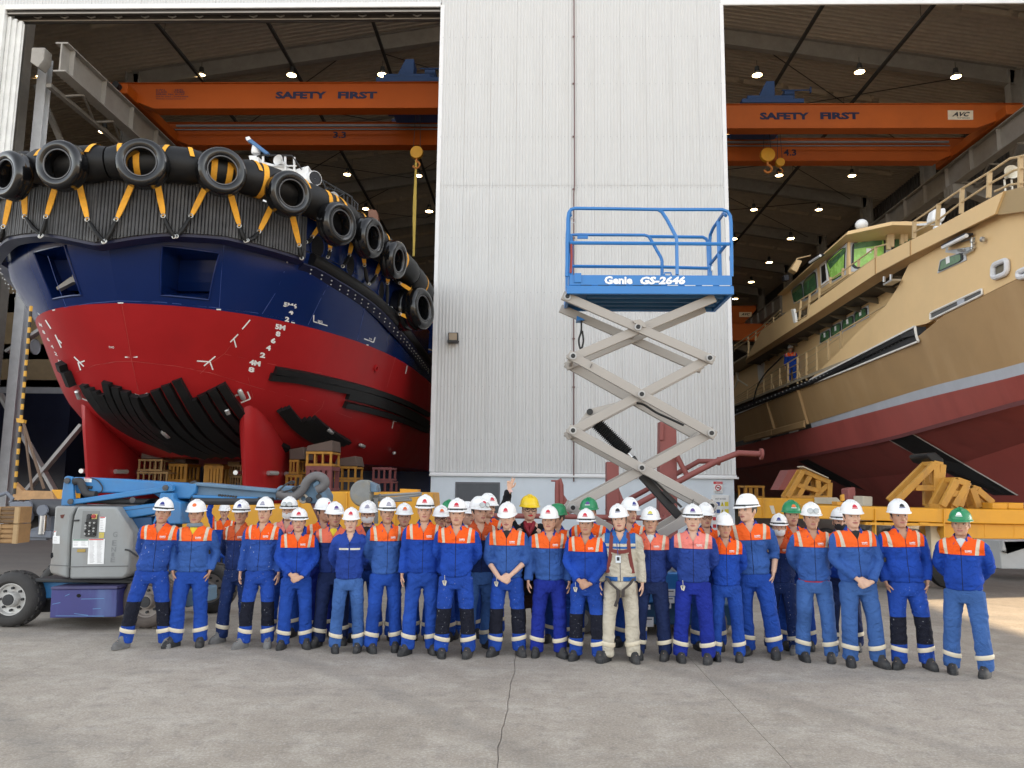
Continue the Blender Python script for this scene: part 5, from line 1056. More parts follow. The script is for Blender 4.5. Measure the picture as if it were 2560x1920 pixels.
m = MB(); slab(m, [c6(1060, 1180), c6(1640, 1190), c6(1640, 1210), c6(1060, 1200)], YA - .02, .9); m.build('flange', yelc, t)
for x in (1130, 1630, 1925, 2140):
    m = MB(); slab(m, [c6(x, 1085), c6(x + 8, 1085), c6(x + 8, 1298), c6(x, 1298)], YA - .035 + (.15 if x > 1650 else 0), .15); m.build('stiffener', yelc, t)
for x in (1085, 1190, 1450): 
    m = MB(); slab(m, [c6(x, 1182), c6(x + 75, 1184), c6(x + 70, 1200), c6(x + 5, 1199)], YA - .04, .05); m.build('lug', yelc, t)
m = MB(); slab(m, [c6(1530, 1200), c6(1640, 1205), c6(1560, 1480), c6(1545, 1480)], YA + .3, .2); slab(m, [c6(1190, 1185), c6(1260, 1185), c6(1420, 1210), c6(1300, 1215)], YA + .3, .2); m.build('brace', M('carrier_cream', (.55, .47, .33), .6), t)
for x in (1985, 2100): 
    m = MB(); slab(m, [c6(x, 1040), c6(x + 110, 1040), c6(x + 110, 1085), c6(x, 1083)], YA + .2, .6); m.build('end_block', yelc, t, bevel=.01)
for k in range(3):
    wx = P(c6(1000, 1280), Y=YA).x + k * 1.0; m = MB(); m.lathe([(.2, 0), (.36, .02), (.38, .12), (.36, .24), (.2, .26)], (wx, YA + .5, .38), (0, 1, 0), 18, True); m.build('wheel', rub, t)
YB_ = 22.5
t = carrier('boat_carrier', 'yellow carrier beam further back at the pillar, under the narrow trestle', [c6(220, 1005), c6(840, 1010), c6(905, 1045), c6(905, 1160), c6(220, 1150)], 1.3, YB_)
for x in (310,): 
    m = MB(); slab(m, [c6(x, 1005), c6(x + 7, 1005), c6(x + 7, 1150), c6(x, 1150)], YB_ - .04, .05); m.build('stiffener', yelc, t)
for k in range(5):
    m = MB(); wx = P(c6(330, 1200), Y=YB_).x + k * .95; m.lathe([(.2, 0), (.4, .02), (.42, .12), (.4, .24), (.2, .26)], (wx, YB_ + .4, .42), (0, 1, 0), 18, True); m.build('wheel', rub, t)
m = MB(); slab(m, [c6(360, 1060), c6(390, 1060), c6(405, 1120), c6(380, 1120)], YB_ - .012, .01); m.build('paint_scuff', M('scuff', (.6, .55, .45), .7), t)
YL = 17.5
t = carrier('boat_carrier', 'orange yellow carrier beam under the tug, behind the grey boom lift jib', [(455, 1258), (560, 1262), (720, 1262), (720, 1250), (815, 1229), (1082, 1232), (1090, 1330), (455, 1330)], 1.2, YL)
for x in (745, 865, 985):
    m = MB(); slab(m, [(x, 1232), (x + 3, 1232), (x + 3, 1328), (x, 1328)], YL - .04, .05); m.build('stiffener', yelc, t)
m = MB(); slab(m, [(1000, 1222), (1045, 1224), (1045, 1236), (1000, 1236)], YL + .2, .4); m.build('lug', yelc, t)
for k in range(8):
    m = MB(); wx = P((470, 1340), Y=YL).x + k * .75; m.lathe([(.18, 0), (.34, .02), (.36, .12), (.34, .24), (.18, .26)], (wx, YL + .5, .36), (0, 1, 0), 18, True); m.build('wheel', rub, t)
t = carrier('boat_carrier', 'end of an orange yellow beam behind the blue tower of the boom lift', [(127, 1224), (160, 1226), (160, 1262), (150, 1258)], .6, 16)
def trestle(lb, Y, bars, w=.15, d=.4):
    w *= .8
    t = thing('hull_trestle', (P(bars[0][0], Y=Y).x, Y + d / 2, 1.4), lb, 'trestle', 'yellow hull trestles')
    for i_, (a, b) in enumerate(bars):
        for yy in (Y + .007 * i_, Y + d + .007 * i_):
            m = MB(); m.beam(P(a, Y=Y) + Vector((0, yy - Y, 0)), P(b, Y=Y) + Vector((0, yy - Y, 0)), w, w * .9 + .006 * (i_ % 3), (0, 1, 0)); m.build('leg', tre, t, bevel=.01)
    pts = sorted({p for br in bars for p in br}, key=lambda p: p[1])
    for p in pts[:2] + pts[-2:]:
        m = MB(); m.beam(P(p, Y=Y), P(p, Y=Y) + Vector((0, d, 0)), w * .75, w * .7); m.build('cross_bar', tre, t)
    return t
t = trestle('tall yellow A-shaped trestle bracing the red bottom of the patrol boat', 16.3, [(c6(1290, 1025), c6(1560, 755)), (c6(1570, 755), c6(1575, 1065)), (c6(1620, 760), c6(1590, 1065)), (c6(1420, 930), c6(1580, 932)), (c6(1555, 752), c6(1620, 765))])
m = MB(); slab(m, [c6(1510, 680), c6(1570, 670), c6(1630, 720), c6(1630, 760), c6(1540, 740), c6(1510, 705)], 16.3, .8); m.build('rubber_pad', rub, t, bevel=.03)
t = trestle('short leaning yellow trestle right of the tall A-shaped one', 15.8, [(c6(1615, 1065), c6(1720, 870)), (c6(1700, 1065), c6(1800, 890)), (c6(1725, 875), c6(1810, 905)), (c6(1800, 890), c6(1745, 1065)), (c6(1660, 970), c6(1770, 975))], .16)
t = trestle('low crooked yellow trestle at the right under the black hull band', 16.0, [(c6(1830, 930), c6(1880, 1075)), (c6(1870, 945), c6(1980, 1040)), (c6(1980, 1040), c6(1975, 1080)), (c6(1835, 930), c6(1890, 950))], .16, .3)
t = trestle('broad tilted yellow lattice trestle near the pillar under the patrol boat', 23.4, [(c6(490, 1000), c6(605, 808)), (c6(605, 808), c6(800, 892)), (c6(800, 892), c6(795, 1000)), (c6(490, 1003), c6(800, 1003)), (c6(545, 905), c6(720, 952)), (c6(660, 835), c6(570, 1000)), (c6(720, 952), c6(715, 870)), (c6(720, 955), c6(690, 1060)), (c6(790, 905), c6(715, 975))], .17)
m = MB(); slab(m, [c6(425, 945), c6(500, 800), c6(575, 795), c6(490, 945)], 23.8, .8); m.build('pad', redp, t); m = MB(); slab(m, [c6(605, 770), c6(790, 855), c6(792, 862), c6(603, 778)], 23.2, .5); m.build('timber', M('timber_pale', (.5, .45, .35), .8), t)
m = MB(); slab(m, [c6(932, 938), c6(985, 925), c6(990, 1010), c6(935, 1020)], 17.5, .4); tag(m.build('red_block', redp, bevel=.02), 'red steel block standing on the yellow carrier behind the workers', 'steel block')
m = MB(); slab(m, [c6(885, 985), c6(905, 975), c6(910, 1025), c6(885, 1030)], 15.6, .1); slab(m, [c6(855, 1030), c6(925, 1036), c6(925, 1060), c6(855, 1056)], 15.6, .3); tag(m.build('lifting_lug', yelc, bevel=.01), 'small yellow lug on the carrier left of the red block', 'lug')
m = MB(); slab(m, [c6(1040, 990), c6(1110, 995), c6(1110, 1065), c6(1040, 1062)], 17, .5); tag(m.build('timber_block', M('timber_pale', (.5, .45, .35), .8), bevel=.01), 'pale timber block standing on the carrier right of the red steel block', 'timber'); m = MB(); slab(m, [c6(690, 1000), c6(850, 1000), c6(900, 1050), c6(690, 1045)], 22.4, .05); tag(m.build('timber_stack', M('timber_pale'), bevel=.01), 'pale timber packing lying on the rear carrier beside the lattice trestle', 'timber')
# keel block stacks
kc = {'y': M('crate_yellow', (.38, .175, .02), .7, var=.25, scale=3, streak=((.12, .06, .02), .6, 4, .6)), 'm': M('crate_maroon', (.17, .045, .045), .7, var=.2), 'w': M('crate_wood', (.25, .15, .06), .8, var=.25), 'b': M('wedge_brown', (.10, .065, .05), .7)}
def crate(lb, px, Y, mat_, slats=2, dpt=1.0, wedge=False):
    x0, y0, x1, y1 = px; a, b = P((x0, y1), Y=Y), P((x1, y0), Y=Y); t = thing('keel_crate', ((a.x + b.x) / 2, Y + dpt / 2, a.z), lb, 'keel crate', 'timber keel crates under the boats'); w = (b.x - a.x); h = b.z - a.z; k = min(.16, h * .16); m_ = kc[mat_]
    m = MB()
    for yy in (Y, Y + dpt - k):
        m.span((a.x, yy, a.z), (b.x, yy + k, a.z + k)); m.span((a.x, yy, b.z - k), (b.x, yy + k, b.z))
    for xx in (a.x, b.x - k): m.span((xx, Y + k, a.z + .01), (xx + k, Y + dpt - k, a.z + k)); m.span((xx, Y + k, b.z - k), (xx + k, Y + dpt - k, b.z - .01))
    m.build('frame', m_, t)
    for i in range(slats + 2):
        for yy in (Y + .01, Y + dpt - k + .01):
            xx = a.x + .01 + (w - k - .02) * i / (slats + 1); m = MB(); m.span((xx, yy, a.z + k), (xx + k * (.95 if i in (0, slats + 1) else .7), yy + k - .02, b.z - k)); m.build('slat', m_, t)
    return t
def wedge(lb, pxs, Y, d=1.0):
    m = MB(); slab(m, pxs, Y, d); tag(m.build('keel_wedge', kc['b'], bevel=.02), lb, 'keel wedge', 'wedge blocks on the keel crates')
s6 = lambda x, y: cu_(x, y)
def cr6(lb, x0, y0, x1, y1, Y, mt_, n=2, **k): a, b = cu_(x0, y0), cu_(x1, y1); crate(lb, (a[0], a[1], b[0], b[1]), Y, mt_, n, **k)
cr6('yellow crate on the maroon crate right of the right skeg', 873, 1225, 1098, 1342, 22.8, 'y', 2); cr6('maroon braced crate below the yellow crate, right of the right skeg', 868, 1346, 1095, 1560, 22.8, 'm', 3)
wedge('dark wedge block topmost on the stack right of the right skeg', [cu_(875, 1222), cu_(890, 1175), cu_(1095, 1130), cu_(1102, 1222)], 22.8)
cr6('yellow crate directly behind the right skeg edge, upper one', 735, 1292, 822, 1410, 24, 'y', 1); cr6('yellow crate directly behind the right skeg edge, lower one', 700, 1415, 850, 1560, 24, 'y', 2); wedge('brown wedge block on the crates next to the right skeg', [cu_(740, 1205), cu_(862, 1185), cu_(865, 1290), cu_(740, 1290)], 24)
cr6('weathered crate with wide gaps, upper of the pair left of the dark bay', 1110, 1348, 1300, 1455, 24.5, 'y', 2); cr6('yellow crate, lower of the pair left of the dark bay', 1108, 1460, 1300, 1560, 24.5, 'y', 2); wedge('dark wedge block above the pair of crates left of the dark bay', [cu_(1110, 1345), cu_(1130, 1285), cu_(1290, 1260), cu_(1308, 1345)], 24.5)
cr6('dim maroon crate furthest right under the tug, upper', 1425, 1355, 1590, 1465, 26, 'm', 2); cr6('dim maroon crate furthest right under the tug, lower', 1425, 1470, 1600, 1570, 26, 'm', 2)
cr6('timber crate left of the right skeg behind the raised hand', 20, 1340, 195, 1520, 24, 'y', 4); cr6('pale crate close to the left edge of the right skeg, upper', 235, 1335, 345, 1420, 24.5, 'w', 3); cr6('pale crate close to the left edge of the right skeg, lower', 238, 1425, 350, 1525, 24.5, 'w', 3)
def crt(lb, x0, y0, x1, y1, Y, mt_, n=2, **k): a, b = ct(x0, y0), ct(x1, y1); crate(lb, (a[0], a[1], b[0], b[1]), Y, mt_, n, **k)
crt('timber crate just right of the left skeg, upper', 1055, 1315, 1250, 1405, 23.4, 'w', 3); crt('timber crate just right of the left skeg, lower', 1045, 1412, 1290, 1500, 23.4, 'w', 4); wedge('grey wedge board leaning on the crates right of the left skeg', [ct(1082, 1310), ct(1090, 1215), ct(1250, 1250), ct(1250, 1310)], 23.6)
crt('crate with upright slats in the middle under the tug', 1285, 1350, 1440, 1490, 24, 'y', 3); wedge('dark wedge block on the middle crates under the tug', [ct(1290, 1285), ct(1425, 1300), ct(1425, 1345), ct(1290, 1345)], 24.2)
crt('crate with close slats left of the raised hand', 1560, 1350, 1700, 1495, 25, 'y', 4); crt('crate beside the right skeg in the gap under the tug', 1740, 1335, 1840, 1495, 25, 'w', 4)
cr6('orange keel crate in the dark under the patrol boat', -0 + 4285, 1010, 4400, 1160, 27, 'y', 2) if False else None
a, b = c6(185, 915), c6(325, 1005); crate('orange lattice crate in the dark beside the pillar, under the patrol boat', (a[0], a[1], b[0], b[1]), 27, 'y', 2)
# ================================================================ left background: sister ship, pole, winch, crates
ship = thing('second_ship', (-22.5, 40, 0), 'brown and dark navy ship hull deep in the left bay, left of the tug', 'ship')
for nm, mt_, z0, z1, xo in (('topside', M('ship_brown', (.42, .31, .18), .5, var=.12), 7.6, 13, 0), ('fender_band', M('fender_black'), 10.05, 11.0, -.25), ('fender_band', M('fender_black'), 7.75, 8.5, -.2), ('lower_side', M('ship_brown'), 6.4, 7.6, .05), ('boot_stripe', M('ship_grey', (.45, .46, .48), .5), 6.1, 6.75, -.02), ('navy_side', M('ship_navy', (.012, .016, .04), .35), .8, 6.1, .06)):
    m = MB(); m.span((-40, 36, z0), (-22.0 - xo, 60, z1)); m.build(nm, mt_, ship, smooth=0)
m = MB(); m.lathe([(.001, 0), (.35, 0), (.35, .04)], P((87, 867), X=-21.98), (1, 0, 0), 16); m.build('porthole', M('ship_grey'), ship)
m = MB(); slabx(m, [(52, 745), (66, 738), (70, 775), (55, 772)], -22.2, -.3); m.build('superstructure_panel', M('horn_cream'), ship, smooth=0)
for px_ in ((57, 790),): m = MB(); m.tube([P((67, 775), X=-21.7), P((68, 800), X=-21.6), P((55, 815), X=-21.7)], .12, 6); m.build('strap', yel, ship)
YP = 17.2; pl0, pl1 = P((36, 1235), Y=YP), P((78, 765), Y=YP); pole = thing('striped_pole', (pl0.x, YP, pl0.z), 'thin yellow and black striped pole standing left of the tug', 'marker pole')
ns = 34
for k in range(ns):
    m = MB(); a, b = pl0.lerp(pl1, k / ns), pl0.lerp(pl1, (k + 1) / ns - .0004); m.tube([a, b], .034, 8); m.build('stripe', M('pole_yellow', (.6, .32, .04), .6, var=.2) if k % 2 else M('pole_black', (.03, .028, .026), .6), pole)
m = MB(); slab(m, [(32, 1240), (34, 1205), (55, 1226), (130, 1228), (135, 1248), (30, 1250)], YP, .15); m.build('base', M('base_rust', (.45, .26, .12), .7, var=.25, scale=4), pole)
m = MB(); m.tube([P((56, 1050), Y=YP), P((110, 1222), Y=YP)], .035, 6).tube([P((60, 1060), Y=YP), P((80, 1226), Y=YP)], .03, 6); m.build('prop', M('rust_pipe', (.14, .09, .06), .7), pole)
m = MB(); slab(m, [(40, 1045), (60, 1050), (58, 1058), (42, 1056)], YP - .05, .1); m.build('clamp', M('pole_yellow'), pole)
YW = 14.2; bw = crop(0, 1160, 3.456); wgr = M('winch_grey', (.16, .175, .21), .5, var=.12, scale=2)
wn = thing('deck_winch', (P((85, 1330), Y=YW).x, YW, 0), 'blue grey deck winch stored behind the boom lift at the left', 'winch')
for nm, pts, y0, d in (('side_plate', [(80, 335), (130, 325), (240, 330), (268, 380), (262, 470), (165, 590), (120, 590), (100, 480)], 0, .12), ('side_plate', [(330, 320), (400, 320), (415, 400), (400, 660), (255, 660), (265, 560), (330, 540)], .1, .12), ('base_frame', [(160, 580), (440, 580), (440, 640), (160, 632)], .05, .8), ('gear_case', [(290, 305), (460, 305), (520, 400), (520, 640), (410, 650)], .5, .5)):
    m = MB(); slab(m, [bw(*p) for p in pts], YW + y0, d); m.build(nm, wgr, wn, bevel=.012)
for (x, y, r_) in ((235, 365, .1), (225, 470, .09), (370, 400, .1)): m = MB(); m.lathe([(.001, -.03), (r_, -.03), (r_, .02)], P(bw(x, y), Y=YW - .0), (0, 1, 0), 16); m.build('pin', wgr, wn)
m = MB(); m.lathe([(.01, 0), (.16, 0), (.16, .9), (.01, .9)], P(bw(270, 375), Y=YW + .2), (1, 0, 0), 14); m.build('shaft', M('dark_steel', (.05, .05, .055), .4), wn); m = MB(); m.lathe([(.06, 0), (.06, .4)], P(bw(360, 605), Y=YW + .05), (0, 0, 1), 12); m.build('ram', M('chrome'), wn)
m = MB(); m.tube([P(bw(*p), Y=YW + .3) for p in ((0, 270), (60, 250), (110, 300), (90, 330))], .035, 8); m.build('pipe', wgr, wn)
for lb, pts in (('upper wooden box of the pair at the left edge, behind the front wheel', (-40, 372, 172, 512)), ('lower wooden box of the pair at the left edge', (-40, 522, 160, 685))):
    a, b = P(bw(pts[0], pts[3]), Y=12.6), P(bw(pts[2], pts[1]), Y=12.6); t = thing('wooden_box', (a.x, 12.6, a.z), lb, 'wooden box', 'wooden boxes on the pallet'); m = MB(); m.span((a.x + .02, 12.62, a.z), (b.x - .02, 12.95, b.z)); m.build('body', M('box_wood', (.30, .17, .07), .75, var=.2, scale=4), t)
    for k in range(4): m = MB(); zz = a.z + (b.z - a.z) * k / 4; m.span((a.x + .07, 12.595, zz + .015), (b.x - .07, 12.615, zz + (b.z - a.z) / 4 - .012)); m.build('plank', M('box_plank', (.36, .21, .09), .75, var=.25, scale=5) if 'lower' in lb else M('box_plank_dark', (.16, .10, .055), .8, var=.25), t)
    for xx in (a.x, b.x - .07): m = MB(); m.span((xx, 12.58, a.z), (xx + .07, 12.62, b.z)); m.build('batten', M('box_batten', (.45, .30, .15), .75), t)
a, b = P(bw(-60, 745), Y=12.4), P(bw(272, 708), Y=12.4); t = thing('pallet', (a.x, 12.4, 0), 'flat wooden pallet under the boxes at the left edge', 'pallet'); wd = M('pallet_wood', (.38, .25, .14), .8, var=.25, scale=5)
for k in range(6): m = MB(); m.span((a.x, 12.4 + k * .19, .11), (b.x, 12.4 + k * .19 + .12, .135)); m.build('board', wd, t)
for k in range(4): m = MB(); xx = a.x + (b.x - a.x - .1) * k / 3; m.span((xx, 12.4, .0), (xx + .1, 13.47, .109)); m.build('block', wd, t)
m = MB(); m.span((a.x + .2, 12.45, .136), (b.x - .25, 13.2, .16)); tag(m.build('black_sheet', rub, bevel=.01), 'black sheet lying on the pallet at the left edge', 'sheet')
# far right: white machine, grey tarpaulin
m = MB(); slab(m, [(2508, 1352), (2520, 1350), (2520, 1380), (2560, 1352), (2620, 1350), (2620, 1362), (2530, 1376), (2505, 1378)], 17.5, .1); m.span((P((2505, 1352), Y=17.5).x, 17.6, .25), (P((2620, 1352), Y=17.5).x, 18.6, P((2505, 1352), Y=17.5).z)); tag(m.build('white_container', M('container_white', (.5, .52, .52), .5, var=.08), bevel=.02), 'pale machine casing on the ground beyond the carrier at the right edge', 'machine')
m = MB(); rr2 = random.Random(3); q0 = P((2478, 1392), Z=0); out = []
for i in range(9):
    out.append([(q0.x + i * .14, q0.y + j * .12, (.02 + .13 * math.sin(math.pi * i / 8) * math.sin(math.pi * j / 6) * rr2.uniform(.5, 1.2))) for j in range(7)])
for i in range(8):
    for j in range(6): m.poly([out[i][j], out[i + 1][j], out[i + 1][j + 1], out[i][j + 1]])
tag(m.build('tarpaulin', M('tarp_grey', (.14, .15, .15), .8)), 'crumpled grey tarpaulin on the ground under the carrier end at the right', 'tarpaulin')
# ================================================================ scissor lift
c2 = crop(1360, 480, 3.4558)
gblue = M('lift_blue', (.022, .175, .48), .38, var=.04, coat=.2); gdark = M('lift_deck_under', (.02, .10, .22), .5)
garm = M('lift_arm_grey', (.36, .33, .295), .42, var=.04, scale=1.5); pinm = M('pin_dark', (.03, .03, .03), .4, .6); pins = M('pin_ring', (.42, .41, .40), .35, .5)
YG, YG2 = 10.62, 11.72
lift = thing('scissor_lift', (P((1600, 1590), Y=YG).x, (YG + YG2) / 2, 0), 'raised blue scissor lift with grey arms and an empty railed platform', 'scissor lift')
A = lambda x, y: P(c2(x, y), Y=YG); xl, xr = A(197, 880).x, A(1640, 880).x; zb = A(900, 882).z; zt = A(900, 718).z; zs = A(900, 808).z
m = MB(); m.span((xl + .04, YG, zs), (xr - .02, YG + .035, zt)); tb = m.build('toe_board', gblue, lift, bevel=.006)
m = MB(); m.span((xl + .04, YG2 - .03, zs), (xr - .02, YG2, zt - .02)); m.build('toe_board', gblue, lift, bevel=.006)
m = MB(); m.span((xl, YG - .012, zb), (xr, YG + .05, zs - .006)).span((xl, YG2 - .05, zb), (xr, YG2 + .012, zs - .006)).span((xl, YG + .05, zb), (xl + .05, YG2 - .05, zs - .006)).span((xr - .05, YG + .05, zb), (xr, YG2 - .05, zs - .006)); m.build('deck_frame', gblue, lift, bevel=.006)
m = MB(); m.span((xl + .05, YG + .05, zb + .05), (xr - .05, YG2 - .05, zs - .02))
for k in range(4): y = YG + .18 + k * .24; m.span((xl + .3, y, zb - .01), (xr - .1, y + .06, zb + .049))
m.build('deck_floor', gdark, lift)
for x in lin(xl + .2, xr - .2, 9): m = MB(); m.span((x, YG - .0145, zs - .006), (x + .15, YG - .004, zs + .004)); m.build('slot', M('slot_white', (.6, .62, .63), .5) if x > 1.7 else M('slot_dark', (.01, .05, .12), .5), tb)
m = MB(); text_on(m, 'Genie', A(522, 797), A(765, 797) - A(522, 797), (0, 0, (A(522, 728) - A(522, 797)).length), (0, -.006, 0), bold=.045, shear=0); m.build('lettering', M('decal_white', (.85, .85, .84), .4), tb, smooth=0); m = MB(); text_on(m, 'GS-2646', A(822, 799), A(1215, 799) - A(822, 799), (0, 0, (A(522, 728) - A(522, 797)).length), (0, -.006, 0), bold=.05, shear=.04)
m.build('lettering', M('decal_white', (.85, .85, .84), .4), tb, smooth=0)
m = MB(); slab(m, [c2(262, 700), c2(322, 700), c2(322, 780), c2(262, 782)], YG - .02, .018); m.build('hinge_plate', gblue, lift, bevel=.004)
# guard rails: rectangular tube
B = lambda x, y: P(c2(x, y), Y=YG2 - .02)
def rail(pts, nm='guard_rail', w=.042): m = MB(); m.tube(pts, w * .62, 6); return m.build(nm, gblue, lift)
F0 = lambda x, y: P(c2(x, y), Y=YG + .02)
rail([F0(*p) for p in ((197, 730), (203, 500), (207, 230), (215, 180), (235, 150), (265, 141), (600, 145), (985, 151), (1540, 152), (1585, 168), (1608, 205), (1615, 260), (1620, 500), (1622, 730))])
rail([F0(*p) for p in ((985, 151), (1018, 172), (1060, 235), (1140, 385), (1146, 420), (1150, 715))]); rail([F0(*p) for p in ((220, 440), (1000, 445), (1600, 450))])
rail([F0(*p) for p in ((1040, 720), (1045, 698), (1095, 698), (1100, 720))], 'handle', .02)
rail([B(*p) for p in ((238, 720), (238, 420), (240, 370), (300, 369), (870, 372), (905, 385), (925, 415), (1010, 565), (1020, 600), (1020, 720))]); rail([B(*p) for p in ((905, 385), (1370, 390), (1402, 405), (1415, 440), (1425, 720))]); rail([B(*p) for p in ((240, 642), (1015, 648), (1420, 660))])
zA, zB = F0(207, 240).z, B(240, 370).z
for x, s in ((xl + .05, 1), (xr - .07, -1)):
    ztop = F0(1540, 152).z
    rail([Vector((x, YG + .05, ztop - .08)), Vector((x, YG + .14, ztop)), Vector((x, YG2 - .3, ztop)), Vector((x, YG2 - .1, ztop - .04)), Vector((x, YG2 - .04, ztop - .15)), Vector((x, YG2 - .04, zt - .02))])
    zm = F0(220, 440).z; rail([Vector((x, YG + .05, zm)), Vector((x, YG2 - .05, zm))]); rail([Vector((x, YG + .45, zt - .15)), Vector((x, YG + .45, ztop)),]); rail([Vector((x, YG + .5, zt - .15)), Vector((x, YG + .5, ztop))])
    m = MB(); m.span((x - .02, YG + .05, zs), (x + .02, YG2 - .05, zt)); m.build('toe_board', gblue, lift)
m = MB(); slab(m, [c2(288, 375), c2(380, 375), c2(380, 403), c2(288, 403)], YG2 - .06, .02); m.build('plate', gblue, lift)
m = MB(); m.tube([F0(235, 450), F0(238, 560), F0(230, 700)], .018, 6); m.build('lanyard', M('strap_red', (.3, .05, .04), .7), lift)
m = MB(); m.tube([F0(225, 235), F0(262, 225), F0(275, 262), F0(235, 270)], .006, 5); m.build('gate_chain', M('chrome'), lift)
for x, y in ((1610, 570), (1452, 660)): m = MB(); slab(m, [c2(x - 6, y - 18), c2(x + 8, y - 18), c2(x + 8, y + 18), c2(x - 6, y + 18)], YG + .3, .03); m.build('latch', M('chrome'), lift)
# arms
YFa, YBa = YG + .16, YG2 - .2
JL = [c2(205, 903), c2(248, 1426), c3(258, 712), c3(258, 1402)]; JR = [c2(1440, 922), c2(1420, 1443), c3(1497, 735), c3(1500, 1385)]
JL.append((1436, 1462)); JR.append((1778, 1470))
JL[0] = (1418, 745); JR[0] = (1776, 748)
def arm(pa, pb, y, nm='arm'):
    a, b = P(pa, Y=YFa), P(pb, Y=YFa); a.y = b.y = y; d = (b - a).normalized(); m = MB(); m.beam(a - d * .075, b + d * .075, .062, .128, (0, 0, 1)); o = m.build(nm, garm, lift, bevel=.008)
    return a, b
for k in range(4):
    for base_y, sd in ((YFa, 1), (YBa, -1)):
        a, b = arm(JL[k], JR[k + 1], base_y - .036 * sd); a2, b2 = arm(JR[k], JL[k + 1], base_y + .036 * sd)
        if sd > 0:
            c = (a + b) / 2
            for q in (c, b, a): 
                m = MB(); m.lathe([(.001, -.03), (.05, -.03), (.05, .0)], q + Vector((0, -.032, 0)), (0, 1, 0), 14); pr_ = m.build('pin_collar', pins, lift); m = MB(); m.lathe([(.001, -.012), (.032, -.012), (.032, .01)], q + Vector((0, -.066, 0)), (0, 1, 0), 10); m.build('pin', pinm, pr_)
    if k:
        for J in (JL, JR):
            q = P(J[k], Y=YFa); m = MB(); m.tube([(q.x, YFa - .02, q.z), (q.x, YBa, q.z)], .035, 10); m.build('cross_tube', garm, lift)
            d_ = 1 if J is JL else -1
    q = (P(JL[k], Y=YFa) + P(JR[k + 1], Y=YFa)) / 2; m = MB(); m.tube([(q.x, YFa, q.z), (q.x, YBa, q.z)], .035, 10); m.build('cross_tube', garm, lift)
m = MB(); slab(m, [c3(270, 690), c3(400, 515), c3(700, 440), c3(780, 430), c3(690, 500), c3(330, 690)], YFa + .06, .05); m.build('ram_lug', garm, lift, bevel=.01)
m = MB(); m.lathe([(.001, -.02), (.045, -.02), (.045, .02)], P(c3(413, 540), Y=YFa + .05), (0, 1, 0), 12); m.build('pin', pinm, lift)
m = MB(); slab(m, [c2(765, 1110), c2(830, 1100), c2(860, 1120), c2(885, 1160), c2(870, 1170), c2(780, 1130)], YFa - .1, .02); m.build('ram_lug', garm, lift)
YM_ = (YFa + YBa) / 2; pa, pb_ = P(c3(470, 640), Y=YM_), P(c3(755, 915), Y=YM_); m = MB(); nb = 22
prof = []
for k in range(nb * 2 + 1): prof.append((.105 if k % 2 else .07, (pb_ - pa).length * k / (nb * 2)))
m.lathe(prof, pa, pb_ - pa, 14, True); m.build('bellows', M('bellows_black', (.012, .012, .013), .7), lift)
m = MB(); m.tube([pa, P(c3(413, 560), Y=YM_)], .04, 8); m.build('ram_rod', M('chrome'), lift); m = MB(); m.tube([pb_, P(c3(800, 960), Y=YM_)], .035, 10); m.build('ram_rod', M('chrome'), lift)
m = MB(); m.tube([P(c3(790, 950), Y=YM_), P(c3(880, 1090), Y=YM_)], .055, 12).beam(P(c3(880, 1110), Y=YM_), P(c3(1215, 1480), Y=YM_), .10, .12); m.build('cylinder', M('cylinder_black', (.015, .015, .016), .35), lift, bevel=.01)
m = MB(); m.beam(P(c3(930, 1100), Y=YM_ - .1), P(c3(1240, 1400), Y=YM_ - .1), .03, .03); slab(m, [c3(1060, 1260), c3(1100, 1250), c3(1190, 1360), c3(1170, 1370)], YM_ - .15, .06); m.build('hose_bracket', M('cylinder_black'), lift)
for x, y, q in ((425, 125, 3), (1340, 1345, 3)): m = MB(); m.beam(P(c3(x + 8, y - 18), Y=YFa - .07), P(c3(x - 8, y + 18), Y=YFa - .07), .03, .012); m.build('serial_plate', M('plate_dark', (.12, .11, .1), .5), lift)
m = MB(); m.tube(catmull([P(c3(*p), Y=YFa + .2) for p in ((835, 462), (900, 475), (1010, 545), (1130, 600), (1260, 660))], 4), .018, 6); m.build('hydraulic_hose', M('hose_black'), lift)
m = MB(); m.tube(catmull([P(c2(*p), Y=YG2 - .2) for p in ((322, 1090), (322, 1200), (300, 1280), (318, 1360), (340, 1290), (330, 1200))], 4), .014, 6); m.build('cable_loop', M('hose_black'), lift)
m = MB(); slab(m, [c2(285, 1070), c2(350, 1100), c2(350, 1108), c2(280, 1108)], YG2 - .25, .2); m.build('outlet_box', gblue, lift)
